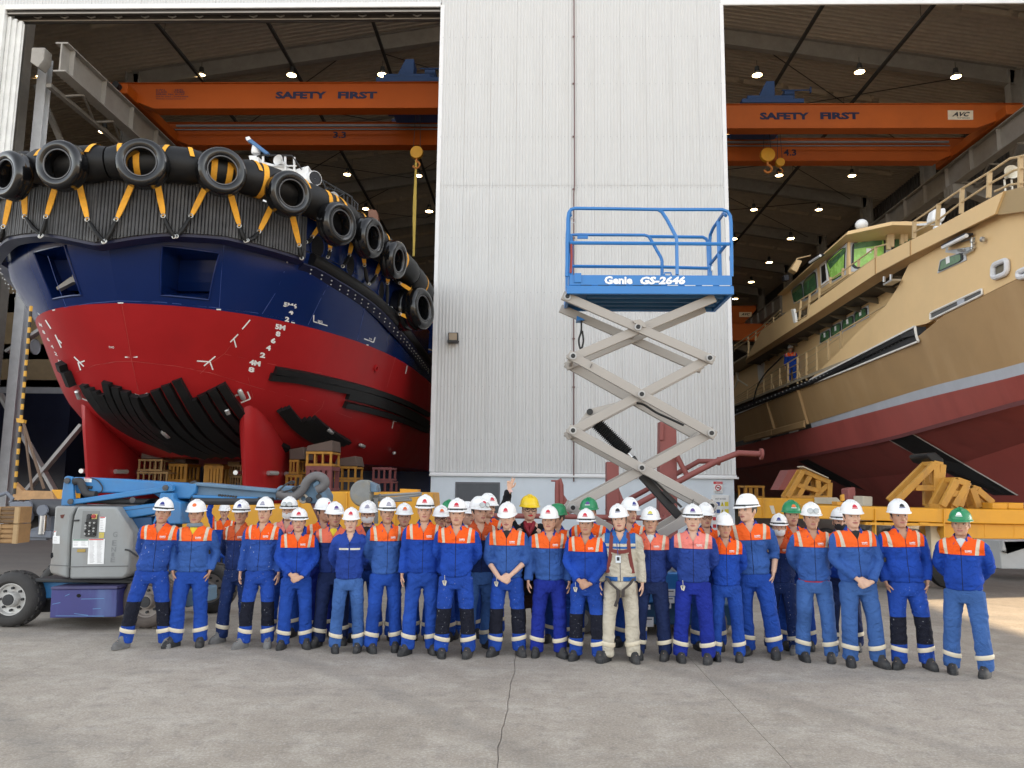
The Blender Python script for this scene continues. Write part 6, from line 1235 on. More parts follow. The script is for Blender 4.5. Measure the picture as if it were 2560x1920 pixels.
# chassis
x0, x1 = P((1402, 1500), Y=YG).x, P((1848, 1500), Y=YG).x; m = MB(); m.span((x0, YG - .02, .14), (x1, YG2 + .02, .42)); m.build('chassis', M('chassis_blue', (.012, .075, .17), .5), lift, bevel=.02)
for xa, xb in ((x0 + .12, x0 + .78), (x0 + .85, x1 - .72), (x1 - .66, x1 - .2)): m = MB(); m.span((xa, YG - .08, .43), (xb, YG + .1, .82)); tr = m.build('side_tray', gblue if xa > x0 + .5 else M('chassis_blue'), lift, bevel=.015)
m = MB(); m.span((x0 + .85, YG + .1, .43), (x1 - .3, YG2, .8)); m.build('battery_case', M('chassis_blue'), lift, bevel=.02)
for lab, (px_, py_, qx, qy) in (('d', (1663, 1473, 1688, 1490)), ('d', (1664, 1492, 1686, 1508)), ('d', (1664, 1504, 1678, 1521)), ('d', (1612, 1543, 1634, 1567)), ('d', (1617, 1512, 1626, 1524))): m = MB(); slab(m, [(px_, py_), (qx, py_), (qx, qy), (px_, qy)], YG - .09, .008); dc = m.build('decal', M('decal_white'), lift); m = MB(); slab(m, [(px_ + 3, py_ + 4), (qx - 4, py_ + 4), (qx - 4, py_ + 6), (px_ + 3, py_ + 6)], YG - .093, .002); m.build('print', blk, dc)
for x in (x0 + .26, x1 - .32):
    for y in (YG - .03, YG2 - .12): m = MB(); m.lathe([(.06, 0), (.15, .01), (.19, .03), (.19, .13), (.15, .15)], (x, y, .19), (0, 1, 0), 20, True); w_ = m.build('wheel', M('wheel_grey_tyre', (.17, .165, .16), .8), lift); m = MB(); m.lathe([(.001, -.005), (.1, -.005), (.11, .01)], (x, y, .19), (0, 1, 0), 16); m.build('rim', M('rim_grey', (.35, .35, .34), .45, .3), w_)
m = MB(); slab(m, [(1858, 1480), (1876, 1478), (1876, 1525), (1862, 1545), (1858, 1540)], YG + .1, .2); m.build('entry_step', M('rim_grey'), lift)
# ================================================================ articulated boom lift
blu = M('boom_blue', (.035, .185, .42), .45, var=.1, scale=2, streak=((.12, .1, .09), .45, 3, .5)); blf = M('boom_faded', (.115, .20, .29), .6, var=.15, scale=2.5, streak=((.14, .11, .09), .5, 3, .5)); ppl = M('box_violet', (.045, .045, .19), .45, var=.08, streak=((.12, .2, .4), .5, 4, .15))
cov = M('cover_grey', (.28, .29, .285), .5, var=.07, scale=2, streak=((.22, .17, .13), .4, 3, .5), bump=.1, bscale=25); jib_m = M('jib_grey', (.12, .115, .115), .65, var=.25, scale=3); bk = M('dark_iron', (.03, .03, .032), .6, var=.3)
YBm = 10.35
bl = thing('boom_lift', (P((210, 1500), Y=YBm).x, YBm + .6, 0), 'scuffed blue articulated boom lift with a grey cabinet, parked at the left', 'boom lift')
def bs(nm, pts, y, d, mt_, bev=.012, par=None, **k):
    m = MB(); slab(m, [bw(*p) for p in pts], y, d); return m.build(nm, mt_, par or bl, bevel=bev, **k)
bs('chassis_beam', [(290, 1015), (1160, 1025), (1160, 1160), (290, 1160)], YBm + .3, .8, blu); bs('chassis_frame', [(330, 1165), (1100, 1150), (1100, 1250), (310, 1285)], YBm + .5, .6, bk)
bs('deck_plate', [(300, 990), (1150, 1000), (1150, 1035), (300, 1022)], YBm + .15, 1.1, bk)
bx = bs('storage_box', [(445, 1085), (1008, 1082), (1003, 1322), (428, 1330)], YBm - .05, .5, ppl, .008); bs('lid', [(440, 1062), (1010, 1055), (1012, 1080), (438, 1086)], YBm - .07, .55, M('lid_violet', (.06, .055, .14), .5), .006, bx)
m = MB(); m.poly([P(bw(680 + 20 * math.cos(t), 1138 - 16 * math.sin(t)), Y=YBm - .054) for t in lin(0, -6.28, 12, endpoint=False)]); m.build('hole', M('hole_black'), bx, smooth=0)
m = MB()
for a, b in (((450, 1210), (520, 1195)), ((560, 1140), (600, 1120)), ((640, 1290), (760, 1305)), ((800, 1250), (870, 1245)), ((700, 1165), (900, 1160)), ((480, 1310), (900, 1312))): slab(m, [bw(a[0], a[1]), bw(b[0], b[1]), bw(b[0], b[1] + 5), bw(a[0], a[1] + 4)], YBm - .053, .002)
m.build('paint_scratch', M('scratch_blue', (.12, .27, .5), .5), bx, smooth=0)
bs('turntable', [(600, 985), (1150, 985), (1150, 1002), (600, 1002)], YBm + .1, .9, bk)
cl_ = bs('side_cover', [(472, 362), (655, 366), (622, 440), (600, 600), (585, 990), (432, 948), (420, 905), (440, 780), (462, 500)], YBm, .95, cov, .03)
cr_ = bs('engine_cover', [(668, 366), (1000, 370), (1140, 590), (1128, 830), (1108, 950), (1062, 992), (598, 994), (612, 620), (636, 450)], YBm - .02, .98, cov, .03)
bs('cover_groove', [(600, 885), (1108, 878), (1107, 886), (600, 893)], YBm - .024, .006, M('groove', (.12, .12, .12), .6), 0, cr_); bs('cover_groove', [(425, 868), (588, 878), (588, 884), (424, 875)], YBm - .004, .006, M('groove'), 0, cl_)
bs('panel_recess', [(715, 405), (860, 405), (838, 640), (692, 640)], YBm - .025, .008, M('recess_grey', (.21, .215, .21), .6), .002, cr_)
kp = bs('control_panel', [(748, 440), (760, 432), (830, 432), (842, 445), (826, 622), (815, 628), (738, 628), (730, 618)], YBm - .04, .016, M('panel_black', (.02, .02, .02), .4), .004, cr_)
def dot(par, x, y, r_, mt_, yy, nm): m = MB(); c = P(bw(x, y), Y=yy); m.lathe([(.001, -.02), (r_, -.018), (r_, .005)], c, (0, 1, 0), 12); m.build(nm, mt_, par)
dot(kp, 772, 462, .024, bk, YBm - .042, 'key_switch'); dot(kp, 812, 452, .028, M('estop_red', (.35, .03, .03), .4), YBm - .045, 'stop_button'); bs('stop_plate', [(795, 432), (840, 432), (836, 475), (792, 475)], YBm - .044, .004, M('panel_yellow', (.6, .5, .18), .5), 0, kp)
for r_ in range(5):
    for cc in range(3): dot(kp, 745 + cc * 36 - r_ * 2, 508 + r_ * 24, .011, M('button_pale', (.45, .45, .43), .4) if (r_ + cc) % 3 else bk, YBm - .042, 'button')
def decal(pts, y, mt_=None, header=None, lines=0, par=cr_):
    o = bs('decal', pts, y, .003, mt_ or M('decal_white'), 0, par); (xa, ya), (xb, yb) = pts[0], pts[2]
    if header: bs('header', [(xa + 2, ya + 1), (xb - 2, ya + 1), (xb - 2, ya + 9), (xa + 2, ya + 9)], y - .002, .002, header, 0, o)
    if lines:
        m = MB(); rr_ = random.Random(int(xa))
        for k in range(lines):
            yy = ya + 14 + (yb - ya - 18) * k / lines
            for c_ in range(2 if xb - xa > 80 else 1):
                w = (xb - xa) / (2 if xb - xa > 80 else 1); x_ = xa + c_ * w + 5; slab(m, [bw(x_, yy), bw(x_ + (w - 12) * rr_.uniform(.5, 1), yy), bw(x_ + (w - 12) * .7, yy + 2.2), bw(x_, yy + 2.2)], y - .002, .0015)
        m.build('print', M('print_grey', (.3, .28, .28), .6), o, smooth=0)
    return o
decal([(862, 456), (916, 458), (908, 588), (855, 586)], YBm - .024, None, red_s, 6); decal([(857, 592), (900, 592), (896, 638), (854, 640)], YBm - .024, M('decal_yellow', (.65, .52, .1), .5), None, 2); decal([(630, 652), (764, 652), (762, 722), (628, 722)], YBm - .024, None, M('decal_green', (.03, .18, .1), .5), 4); decal([(768, 648), (906, 648), (896, 864), (755, 866)], YBm - .026, None, red_s, 20); decal([(466, 578), (486, 578), (482, 622), (464, 622)], YBm - .004, None, red_s, 2, cl_); decal([(458, 620), (516, 622), (514, 690), (454, 686)], YBm - .004, None, None, 4, cl_)
bs('latch_plate', [(668, 735), (738, 735), (735, 762), (664, 762)], YBm - .03, .01, M('brass', (.35, .25, .08), .4, .6), .002, cr_); bs('door_handle', [(632, 482), (680, 480), (680, 495), (635, 497)], YBm - .035, .016, bk, .003, cr_); bs('vent_hole', [(438, 770), (455, 765), (460, 800), (442, 818), (436, 800)], YBm - .003, .004, M('hole_black'), 0, cl_)
m = MB()
for ch_, (x, y, w, h) in zip('GENIE', ((975, 632, 38, 46), (968, 705, 38, 46), (962, 758, 38, 40), (962, 800, 22, 34), (955, 848, 38, 40))):
    o_ = P(bw(x, y), Y=YBm - .02); text_on(m, ch_ if ch_ != 'I' else 'I', o_, P(bw(x + w, y), Y=YBm - .02) - o_, (0, 0, (P(bw(x, y - h), Y=YBm - .02) - o_).length), (0, -.004, 0), bold=.01)
m.build('worn_lettering', M('worn_print', (.2, .205, .21), .6), cr_, smooth=0)
bs('stain', [(520, 440), (560, 435), (545, 470), (525, 468)], YBm - .002, .003, M('rust_red', (.12, .03, .02), .7), 0, cl_)
m = MB(); m.tube(catmull([P(bw(*p), Y=YBm - .03) for p in ((1080, 740), (1110, 745), (1150, 770), (1190, 800))], 4), .012, 6); m.build('cable', bk, bl)
# turret, booms
bs('tower_plate', [(556, 112), (580, 103), (618, 108), (630, 200), (640, 360), (524, 360), (535, 240)], YBm + .12, .06, blu); bs('tower_plate', [(556, 112), (580, 103), (618, 108), (630, 200), (640, 360), (524, 360), (535, 240)], YBm + .72, .06, blu)
mb_ = bs('upper_boom', [(632, 112), (1000, 128), (1695, 172), (1690, 240), (1640, 300), (1385, 300), (1320, 255), (900, 250), (650, 255)], YBm + .22, .42, blu, .02)
bs('level_link', [(586, 318), (640, 305), (1388, 196), (1440, 178), (1480, 184), (1492, 235), (1440, 240), (640, 348), (590, 345)], YBm + .1, .1, blu, .012)
bs('lower_boom', [(1000, 378), (1365, 335), (1420, 340), (1418, 420), (1100, 470), (1050, 468)], YBm + .15, .4, blu, .015); bs('boom_line', [(1010, 410), (1350, 365), (1350, 368), (1010, 414)], YBm + .146, .003, bk, 0)
bs('riser', [(1382, 245), (1490, 250), (1500, 310), (1560, 330), (1570, 520), (1310, 520), (1350, 420)], YBm + .1, .5, blu, .02)
bs('turret', [(1040, 470), (1310, 455), (1330, 640), (1150, 900), (1120, 960), (1110, 640)], YBm + .2, .7, M('turret_blue', (.02, .08, .19), .6), .015)
bs('lower_frame', [(1120, 640), (1260, 600), (1260, 1020), (1115, 1020)], YBm + .3, .6, M('turret_blue'), .015)
for x, y in ((582, 145), (612, 325), (1432, 205), (1150, 312)): dot(bl, x, y, .04, M('dark_steel'), YBm + .1, 'pivot_pin')
m = MB(); m.tube(catmull([P(bw(*p), Y=YBm + .16) for p in ((640, 155), (690, 150), (715, 200), (750, 255), (830, 265))], 5), .05, 10); m.build('hose_bundle', bk, bl); m = MB(); m.tube(catmull([P(bw(*p), Y=YBm + .2) for p in ((780, 120), (840, 140), (885, 200), (870, 245), (820, 255))], 5), .008, 6); m.build('cable', bk, bl)
decal([(727, 116), (794, 118), (790, 158), (724, 154)], YBm + .215, None, red_s, 3, mb_); bs('cylinder', [(640, 295), (1100, 300), (1300, 300), (1240, 345), (640, 340)], YBm + .25, .3, bk, .02); bs('valve', [(740, 188), (795, 190), (790, 215), (745, 212)], YBm + .2, .05, bk, .008, mb_)
bj = crop(480, 1060, 3.456); Yj = YBm + .25
def js(nm, pts, y, d, mt_, bev=.01): m = MB(); slab(m, [bj(*p) for p in pts], y, d); return m.build(nm, mt_, bl, bevel=bev)
js('telescopic_boom', [(8, 530), (60, 528), (730, 590), (725, 660), (565, 640), (10, 625)], Yj + .05, .3, blf); js('boom_flange', [(0, 508), (45, 505), (735, 568), (728, 598), (40, 535), (0, 532)], Yj - .02, .44, blf, .012); js('boom_flange', [(0, 612), (565, 632), (565, 655), (0, 640)], Yj - .02, .44, blu, .012)
m = MB()
for k in range(7): m.lathe([(.001, -.01), (.016, -.01), (.016, .02)], P(bj(235 + k * 24, 615 + k * 2.5), Y=Yj - .02), (0, 1, 0), 10)
m.build('chain_rollers', bk, bl)
m = MB(); m.tube(arc(P(bj(25, 570), Y=Yj + .02), .09, 1.4, 4.9, 10), .04, 8); m.build('rubber_edge', bk, bl); m = MB(); m.tube([P(bj(*p), Y=Yj) for p in ((0, 668), (300, 668), (560, 668), (700, 665))], .05, 8); m.build('hydraulic_line', bk, bl)
js('boom_head', [(725, 560), (760, 530), (890, 545), (985, 500), (1075, 470), (1160, 620), (1155, 680), (1050, 690), (960, 680), (900, 640), (780, 660), (725, 650)], Yj, .4, blf, .02)
js('jib_link', [(1000, 640), (1045, 620), (1130, 780), (1130, 870), (1090, 840)], Yj + .05, .12, M('jib_maroon', (.16, .075, .075), .6), .01); js('jib_link', [(1040, 520), (1090, 480), (1150, 640), (1160, 690), (1110, 690)], Yj - .05, .1, blf, .01)
m = MB(); m.tube(catmull([P(bj(*p), Y=Yj - .06) for p in ((740, 600), (830, 625), (900, 620), (960, 560), (1000, 490), (1060, 450), (1120, 460), (1150, 500), (1135, 540), (1080, 570))], 5), .062, 10); m.build('hose_bundle', jib_m, bl)
m = MB(); m.tube(catmull([P(bj(*p), Y=Yj - .1) for p in ((740, 590), (800, 530), (850, 500), (880, 495), (880, 510), (840, 515))], 4), .012, 6).tube(catmull([P(bj(*p), Y=Yj - .1) for p in ((750, 600), (880, 560), (900, 540), (960, 545))], 4), .012, 6); m.build('cable', bk, bl)
m = MB(); c = P(bj(962, 645), Y=Yj - .03); m.tube([c + Vector((.05 * math.cos(t), 0, .05 * math.sin(t))) for t in lin(0, 6.28, 14, endpoint=False)], .018, 6, closed=True); m.build('pivot_ring', M('bone_ring', (.4, .35, .28), .5), bl)
for x, y in ((890, 565), (1010, 655), (1100, 628)): m = MB(); m.lathe([(.001, -.03), (.04, -.03), (.04, .03)], P(bj(x, y), Y=Yj - .03), (0, 1, 0), 12); m.build('pivot_pin', bk, bl)
m = MB(); pts = [bj(1475 + 112 * math.cos(t) * (1 if math.cos(t) > 0 else 1.02), 600 + 118 * math.sin(t)) for t in lin(0, 6.283, 26, endpoint=False)]; pts = [(min(x, bj(1535, 0)[0]), y) for x, y in pts]; slab(m, pts, Yj - .05, .3); bo = m.build('basket_rotator', M('rotator_grey', (.20, .205, .195), .6, var=.2, scale=4, streak=((.35, .25, .06), .4, 5, 1)), bl, bevel=.02)
js('rotator_bracket', [(1520, 495), (1590, 525), (1595, 590), (1540, 590)], Yj, .3, blf, .012)
m = MB()
for pts in (((1510, 632), (1700, 615), (1970, 598), (1985, 605)), ((1515, 650), (1760, 640), (1980, 612)), ((1590, 660), (1880, 640)), ((1620, 605), (1640, 665), (1900, 655)), ((1590, 640), (1590, 830))): m.tube([P(bj(*p), Y=Yj + .2) for p in pts], .022, 6)
m.build('basket_rail', M('rail_steel', (.22, .22, .21), .6), bl); m = MB(); m.beam(P(bj(1590, 640), Y=Yj + .1), P(bj(1590, 860), Y=Yj + .1), .05, .05); m.build('basket_post', M('rail_steel'), bl)
def wheel(cx, cy, Y, rpx, face, rimc, lb=None, w=.26, side=-1):
    c = P((cx, cy), Y=Y); r_ = rpx / 1923 * Y; c.z = r_; m = MB()
    m.lathe([(r_ * .58, -.0), (r_ * .66, -.035), (r_ * .8, -.04), (r_ * .94, -.01), (r_, .05), (r_, w - .05), (r_ * .94, w), (r_ * .6, w)], c, (0, 1, 0), 36)
    for k in range(40):
        t = k / 40 * 6.283; m.box(c + Vector((r_ * .985 * math.cos(t), .06 + (.06 if k % 2 else 0), r_ * .985 * math.sin(t))), (.035, .05, .05), ry=-t)
    w_ = m.build('wheel', face, bl); m = MB(); m.lathe([(r_ * .6, -.0), (r_ * .55, .0), (r_ * .52, .05), (r_ * .28, .06), (r_ * .27, -.01), (r_ * .24, -.035), (.001, -.04)], c, (0, 1, 0), 28); rm = m.build('rim', rimc, w_)
    for k in range(8): t = k / 8 * 6.283; m = MB(); m.lathe([(.001, .02), (.018, .02), (.018, .07)], c + Vector((r_ * .4 * math.cos(t), 0, r_ * .4 * math.sin(t))), (0, 1, 0), 8); m.build('wheel_nut', bk, rm)
    m = MB(); m.lathe([(.001, -.06), (r_ * .2, -.055), (r_ * .22, 0)], c, (0, 1, 0), 16); m.build('hub', bk, rm)
trb = M('boom_tyre', (.045, .042, .04), .75, var=.25, scale=5, bump=.3); trb2 = M('boom_tyre_dusty', (.13, .105, .09), .8, var=.2, scale=5, bump=.3); rmw = M('rim_white', (.55, .54, .52), .4, .2, streak=((.3, .25, .2), .5, 6, 1)); rm2 = M('rim_dusty', (.30, .26, .23), .6, var=.2)
wheel(25, 1500, 10.45, 67, trb, rmw); wheel(366, 1504, 10.5, 65, trb2, rm2); wheel(522, 1480, 11.8, 60, trb, rm2); wheel(150, 1470, 11.9, 58, trb, rm2)
bs('steer_link', [(1010, 1080), (1060, 1060), (1070, 1290), (1030, 1300)], YBm + .3, .2, blu, .012); m = MB(); slab(m, [(462, 1475), (500, 1475), (500, 1512), (462, 1520)], 10.9, .6); m.build('axle_box', blf, bl, bevel=.02)
# ================================================================ people
skin_m = [M('skin_a', (.54, .31, .205), .5, var=.06, scale=12), M('skin_b', (.45, .245, .155), .5, var=.06, scale=12), M('skin_c', (.60, .37, .26), .5, var=.05, scale=12)]
lip_m = M('lip', (.36, .13, .105), .45); lip_r = M('lipstick', (.5, .02, .03), .35); hair_m = M('hair_black', (.012, .010, .009), .55); eye_w = M('eye_white', (.45, .42, .40), .3); eye_d = M('eye_dark', (.012, .008, .006), .2); brow_m = M('brow', (.03, .02, .016), .7)
def cloth(name, base, yoke=None, faded=.0, style='std', dirt=0):
    """workwear cloth; the panels (orange yoke, silver braces, zip) are sewn in the garment's own coordinates"""
    m = bpy.data.materials.new(name); m.use_nodes = True; n = m.node_tree.nodes; L = m.node_tree.links; b = n['Principled BSDF']; b.inputs['Roughness'].default_value = .85; b.inputs['Specular IOR Level'].default_value = .2
    tc = n.new('ShaderNodeTexCoord'); sp = n.new('ShaderNodeSeparateXYZ'); L.new(tc.outputs['Object'], sp.inputs[0]); X, Y, Z = sp.outputs
    def mth(op, a, b_=None, c=None):
        q = n.new('ShaderNodeMath'); q.operation = op
        for i, v in enumerate((a, b_, c)):
            if v is None: continue
            if hasattr(v, 'name'): L.new(v, q.inputs[i])
            else: q.inputs[i].default_value = v
        return q.outputs[0]
    def mix(f, a, c):
        q = n.new('ShaderNodeMix'); q.data_type = 'RGBA'
        for i, v in ((0, f), (6, a), (7, c)):
            if hasattr(v, 'name'): L.new(v, q.inputs[i])
            else: q.inputs[i].default_value = v if i == 0 else (*v, 1)
        return q.outputs[2]
    oi = n.new('ShaderNodeObjectInfo'); nz = n.new('ShaderNodeTexNoise'); nz.noise_dimensions = '4D'; nz.inputs['Scale'].default_value = 4; nz.inputs['Detail'].default_value = 6; L.new(tc.outputs['Object'], nz.inputs['Vector']); L.new(mth('MULTIPLY', oi.outputs['Random'], 30), nz.inputs['W'])
    mr = n.new('ShaderNodeMapRange'); mr.inputs['From Min'].default_value = .3; mr.inputs['From Max'].default_value = .7; L.new(nz.outputs['Fac'], mr.inputs['Value'])
    c = mix(mr.outputs[0], tuple(x * .8 for x in base), tuple(min(1, x * 1.22) for x in base))
    ax = mth('ABSOLUTE', X); front = mth('LESS_THAN', Y, 0)
    if yoke:
        zy = 1.252; k = mth('MULTIPLY', mth('GREATER_THAN', Z, zy), mth('LESS_THAN', ax, .204)); yk = mix(mr.outputs[0], tuple(x * .93 for x in yoke), yoke); c = mix(k, c, yk)
        s_ = mth('ADD', ax, mth('MULTIPLY', mth('SUBTRACT', Z, 1.34), -.12)); band = mth('MULTIPLY', mth('MULTIPLY', mth('GREATER_THAN', s_, .130), mth('LESS_THAN', s_, .163)), mth('GREATER_THAN', Z, zy)); c = mix(band, c, (.60, .53, .41))
        seam = mth('LESS_THAN', mth('ABSOLUTE', mth('SUBTRACT', Z, zy - .004)), .0035); c = mix(mth('MULTIPLY', seam, mth('LESS_THAN', ax, .204)), c, tuple(x * .4 for x in base))
    if style == 'chest':
        k = mth('MULTIPLY', mth('LESS_THAN', mth('ABSOLUTE', mth('SUBTRACT', Z, 1.245)), .011), mth('MULTIPLY', mth('LESS_THAN', ax, .135), mth('GREATER_THAN', ax, .012))); c = mix(mth('MULTIPLY', k, front), c, (.62, .58, .47))
    if style == 'cream':
        k = mth('MULTIPLY', mth('GREATER_THAN', Z, 1.25), mth('LESS_THAN', ax, .172)); c = mix(k, c, (.03, .12, .36)); k = mth('MULTIPLY', mth('LESS_THAN', mth('ABSOLUTE', mth('SUBTRACT', Z, 1.29)), .016), mth('LESS_THAN', ax, .17)); c = mix(k, c, (.60, .53, .41)); c = mix(mth('MULTIPLY', mth('LESS_THAN', mth('ABSOLUTE', mth('SUBTRACT', Z, .915)), .025), mth('MULTIPLY', mth('LESS_THAN', ax, .17), mth('GREATER_THAN', ax, .03))), c, (.03, .12, .36))
    if style in ('std', 'chest', 'cream'): c = mix(mth('MULTIPLY', mth('LESS_THAN', ax, .0035), front), c, (.01, .015, .05))
    if style == 'trouser_knee':
        k = mth('MULTIPLY', mth('GREATER_THAN', Z, .25), mth('LESS_THAN', Z, .53)); c = mix(mth('MULTIPLY', k, mth('LESS_THAN', Y, .03)), c, (.010, .011, .02))
    if dirt:
        d = n.new('ShaderNodeTexNoise'); d.inputs['Scale'].default_value = 38; d.inputs['Detail'].default_value = 3; L.new(tc.outputs['Object'], d.inputs['Vector']); m2 = n.new('ShaderNodeMapRange'); m2.inputs['From Min'].default_value = .68; m2.inputs['From Max'].default_value = .72; m2.inputs['To Max'].default_value = dirt; L.new(d.outputs['Fac'], m2.inputs['Value']); c = mix(m2.outputs[0], c, (.5, .52, .55))
    L.new(c, b.inputs['Base Color'])
    w = n.new('ShaderNodeTexNoise'); w.noise_dimensions = '4D'; w.inputs['Scale'].default_value = 11; w.inputs['Detail'].default_value = 3; w.inputs['Distortion'].default_value = 1.2; L.new(tc.outputs['Object'], w.inputs['Vector']); L.new(mth('MULTIPLY', oi.outputs['Random'], 50), w.inputs['W'])
    bp = n.new('ShaderNodeBump'); bp.inputs['Strength'].default_value = 1.0; bp.inputs['Distance'].default_value = .032; L.new(w.outputs['Fac'], bp.inputs['Height']); L.new(bp.outputs[0], b.inputs['Normal'])
    return m
BL = (.012, .054, .32); OR = (.85, .105, .012)
JK = {'std': cloth('jacket_blue', BL, OR), 'light': cloth('jacket_worn_blue', (.035, .095, .31), (.85, .125, .02)), 'dark': cloth('jacket_navy', (.014, .03, .12), (.55, .09, .025), dirt=.3), 'fade': cloth('jacket_faded_yoke', (.016, .035, .16), (.80, .17, .10)), 'pink': cloth('jacket_pink_yoke', (.02, .05, .24), (.78, .22, .18)),
      'plain': cloth('jacket_plain_blue', (.018, .05, .26), None, style='chest'), 'cream': cloth('coverall_cream', (.50, .45, .36), None, style='cream'), 'black': cloth('coat_black', (.008, .008, .010), None, style='none'), 'paint': cloth('jacket_painted', (.022, .066, .28), OR, dirt=.7)}
TR = {'std': cloth('trousers_blue', (.015, .06, .31), style='t'), 'knee': cloth('trousers_black_knees', (.014, .055, .30), style='trouser_knee', dirt=.35), 'new': cloth('trousers_dark_blue', (.012, .026, .24), style='t'), 'dark': cloth('trousers_navy', (.012, .022, .075), style='t'), 'worn': cloth('trousers_worn', (.045, .11, .30), style='t'), 'cream': cloth('trousers_cream', (.50, .45, .36), style='t'), 'stain': cloth('trousers_stained', (.014, .03, .11), style='t', dirt=.8), 'black': cloth('tights_dark', (.035, .018, .016), style='t')}
boot_m = {'b': M('boot_black', (.018, .018, .019), .6, var=.3, scale=8, streak=((.11, .10, .09), .4, 9, 1)), 'g': M('boot_dusty', (.16, .155, .15), .8, var=.35, scale=10)}
refl = M('reflective_band', (.66, .58, .44), .45); hw_ = M('helmet_white', (.80, .80, .79), .3, var=.03); hg_ = M('helmet_green', (.012, .22, .085), .35, var=.08); hy_ = M('helmet_yellow', (.75, .52, .01), .3)
emb = {'r': M('emblem_red', (.55, .02, .04), .4), 'o': M('emblem_orange', (.75, .15, .03), .4), 'b': M('emblem_blue', (.03, .04, .22), .4), 'p': M('emblem_purple', (.10, .05, .22), .4), 'y': M('emblem_yellow', (.62, .55, .10), .4), 'd': M('black_ink'), 'w': M('decal_white'), 'g': M('emblem_grey', (.35, .33, .4), .4)}
band_m = M('helmet_band', (.02, .02, .02), .5); gog_m = M('goggle_clear', (.42, .44, .44), .15, coat=.5); mask_w = M('mask_white', (.70, .70, .69), .8); mask_b = M('mask_black', (.015, .015, .017), .8); mask_g = M('mask_grey', (.16, .2, .23), .8)

def limb(mb, pts, rad, n=10): mb.tube(catmull(pts, 3), list(np.interp(np.linspace(0, len(pts) - 1, (len(pts) - 1) * 3 + 1), range(len(pts)), rad)), n)
def ell(zs): return [[Vector((a * math.copysign(abs(math.cos(t)) ** .85, math.cos(t)) + x, b * math.copysign(abs(math.sin(t)) ** .85, math.sin(t)) + y, z)) for t in lin(0, 2 * math.pi, 20, endpoint=False)] for z, a, b, x, y in zs]
def remesh(mb, name, vox, it=2):
    me = mb.mesh('tmp', [], smooth=0); o = bpy.data.objects.new('tmp', me); COL.objects.link(o); md = o.modifiers.new('r', 'REMESH'); md.mode = 'VOXEL'; md.voxel_size = vox; md.use_smooth_shade = True
    s_ = o.modifiers.new('s', 'SMOOTH'); s_.factor = .5; s_.iterations = it
    dg = bpy.context.evaluated_depsgraph_get(); out = bpy.data.meshes.new_from_object(o.evaluated_get(dg)); out.name = name; bpy.data.objects.remove(o); bpy.data.meshes.remove(me); return out
def hand(mb, W, D, N, side, curls, L=.175, spread=0):
    """palm, four unequal fingers and a thumb; D = finger direction, N = palm normal, side = thumb side (+1/-1 along S)"""
    W, D, N = Vector(W), Vector(D).normalized(), Vector(N).normalized(); N = (N - D * N.dot(D)).normalized(); S = D.cross(N) * side; k = L / .175
    mb.rings([[W + D * d * k + S * w * math.cos(t) * k + N * h * math.sin(t) * k for t in lin(0, 6.283, 10, endpoint=False)] for d, w, h in ((-.02, .024, .02), (.015, .028, .018), (.05, .039, .016), (.088, .041, .013))])
    for i, (off, ln) in enumerate(((.030, .070), (.010, .078), (-.011, .072), (-.030, .056))):
        b = W + D * .085 * k + S * off * k; d = (D + S * spread * (1.5 - i)).normalized(); p = [b - D * .01]; a = 0
        for s_ in (.42, .33, .25): a += curls[i]; d2 = d * math.cos(a) + N * math.sin(a); p.append(p[-1] + d2 * ln * s_ * k + (D * .01 if len(p) == 1 else Vector()))
        mb.tube(p, [.0095 * k, .009 * k, .008 * k, .006 * k], 7)
    b = W + D * .03 * k + S * .026 * k; mb.tube([b, b + (D * .5 + S * .75 + N * .3).normalized() * .032 * k, b + (D * .5 + S * .75 + N * .3).normalized() * .034 * k + (D * .9 + S * .25 + N * .45).normalized() * .032 * k, b + (D * .5 + S * .75 + N * .3).normalized() * .034 * k + (D * .95 + S * .1 + N * .5).normalized() * .055 * k], [.014 * k, .012 * k, .0105 * k, .008 * k], 7)
HZ = 1.455
def head_mat(yaw, tilt, roll_): return Matrix.Translation((0, .012, HZ)) @ Matrix.Rotation(yaw, 4, 'Z') @ Matrix.Rotation(roll_, 4, 'Y') @ Matrix.Rotation(tilt, 4, 'X') @ Matrix.Scale(1.09, 4)
def head_parts(mb, hm):
    prof = [(-.004, .026, .03, -.050), (.012, .043, .052, -.036), (.035, .055, .068, -.022), (.06, .0625, .08, -.011), (.09, .068, .088, -.003), (.12, .072, .093, .0), (.15, .0735, .095, .002), (.18, .068, .088, .005), (.205, .05, .066, .007), (.221, .022, .03, .008)]
    mb.rings([[hm @ Vector((a * math.cos(t), b * math.sin(t) + y, z)) for t in lin(0, 6.283, 24, endpoint=False)] for z, a, b, y in prof])
    mb.tube([hm @ Vector(p) for p in ((0, -.086, .122), (0, -.098, .10), (0, -.108, .079), (0, -.100, .072))], [.008, .010, .0145, .010], 8)
    for s in (-1, 1):
        mb.ball(hm @ Vector((s * .012, -.096, .076)), .0085, 8); mb.ball(Vector((s * .073, .012, .095)), (.009, .019, .03), 8, mt=hm); mb.ball(Vector((s * .04, -.062, .083)), (.02, .018, .018), 8, mt=hm)
    mb.ball(Vector((0, -.088, .049)), (.024, .011, .011), 8, mt=hm); mb.ball(Vector((0, -.078, .014)), (.02, .014, .014), 8, mt=hm)
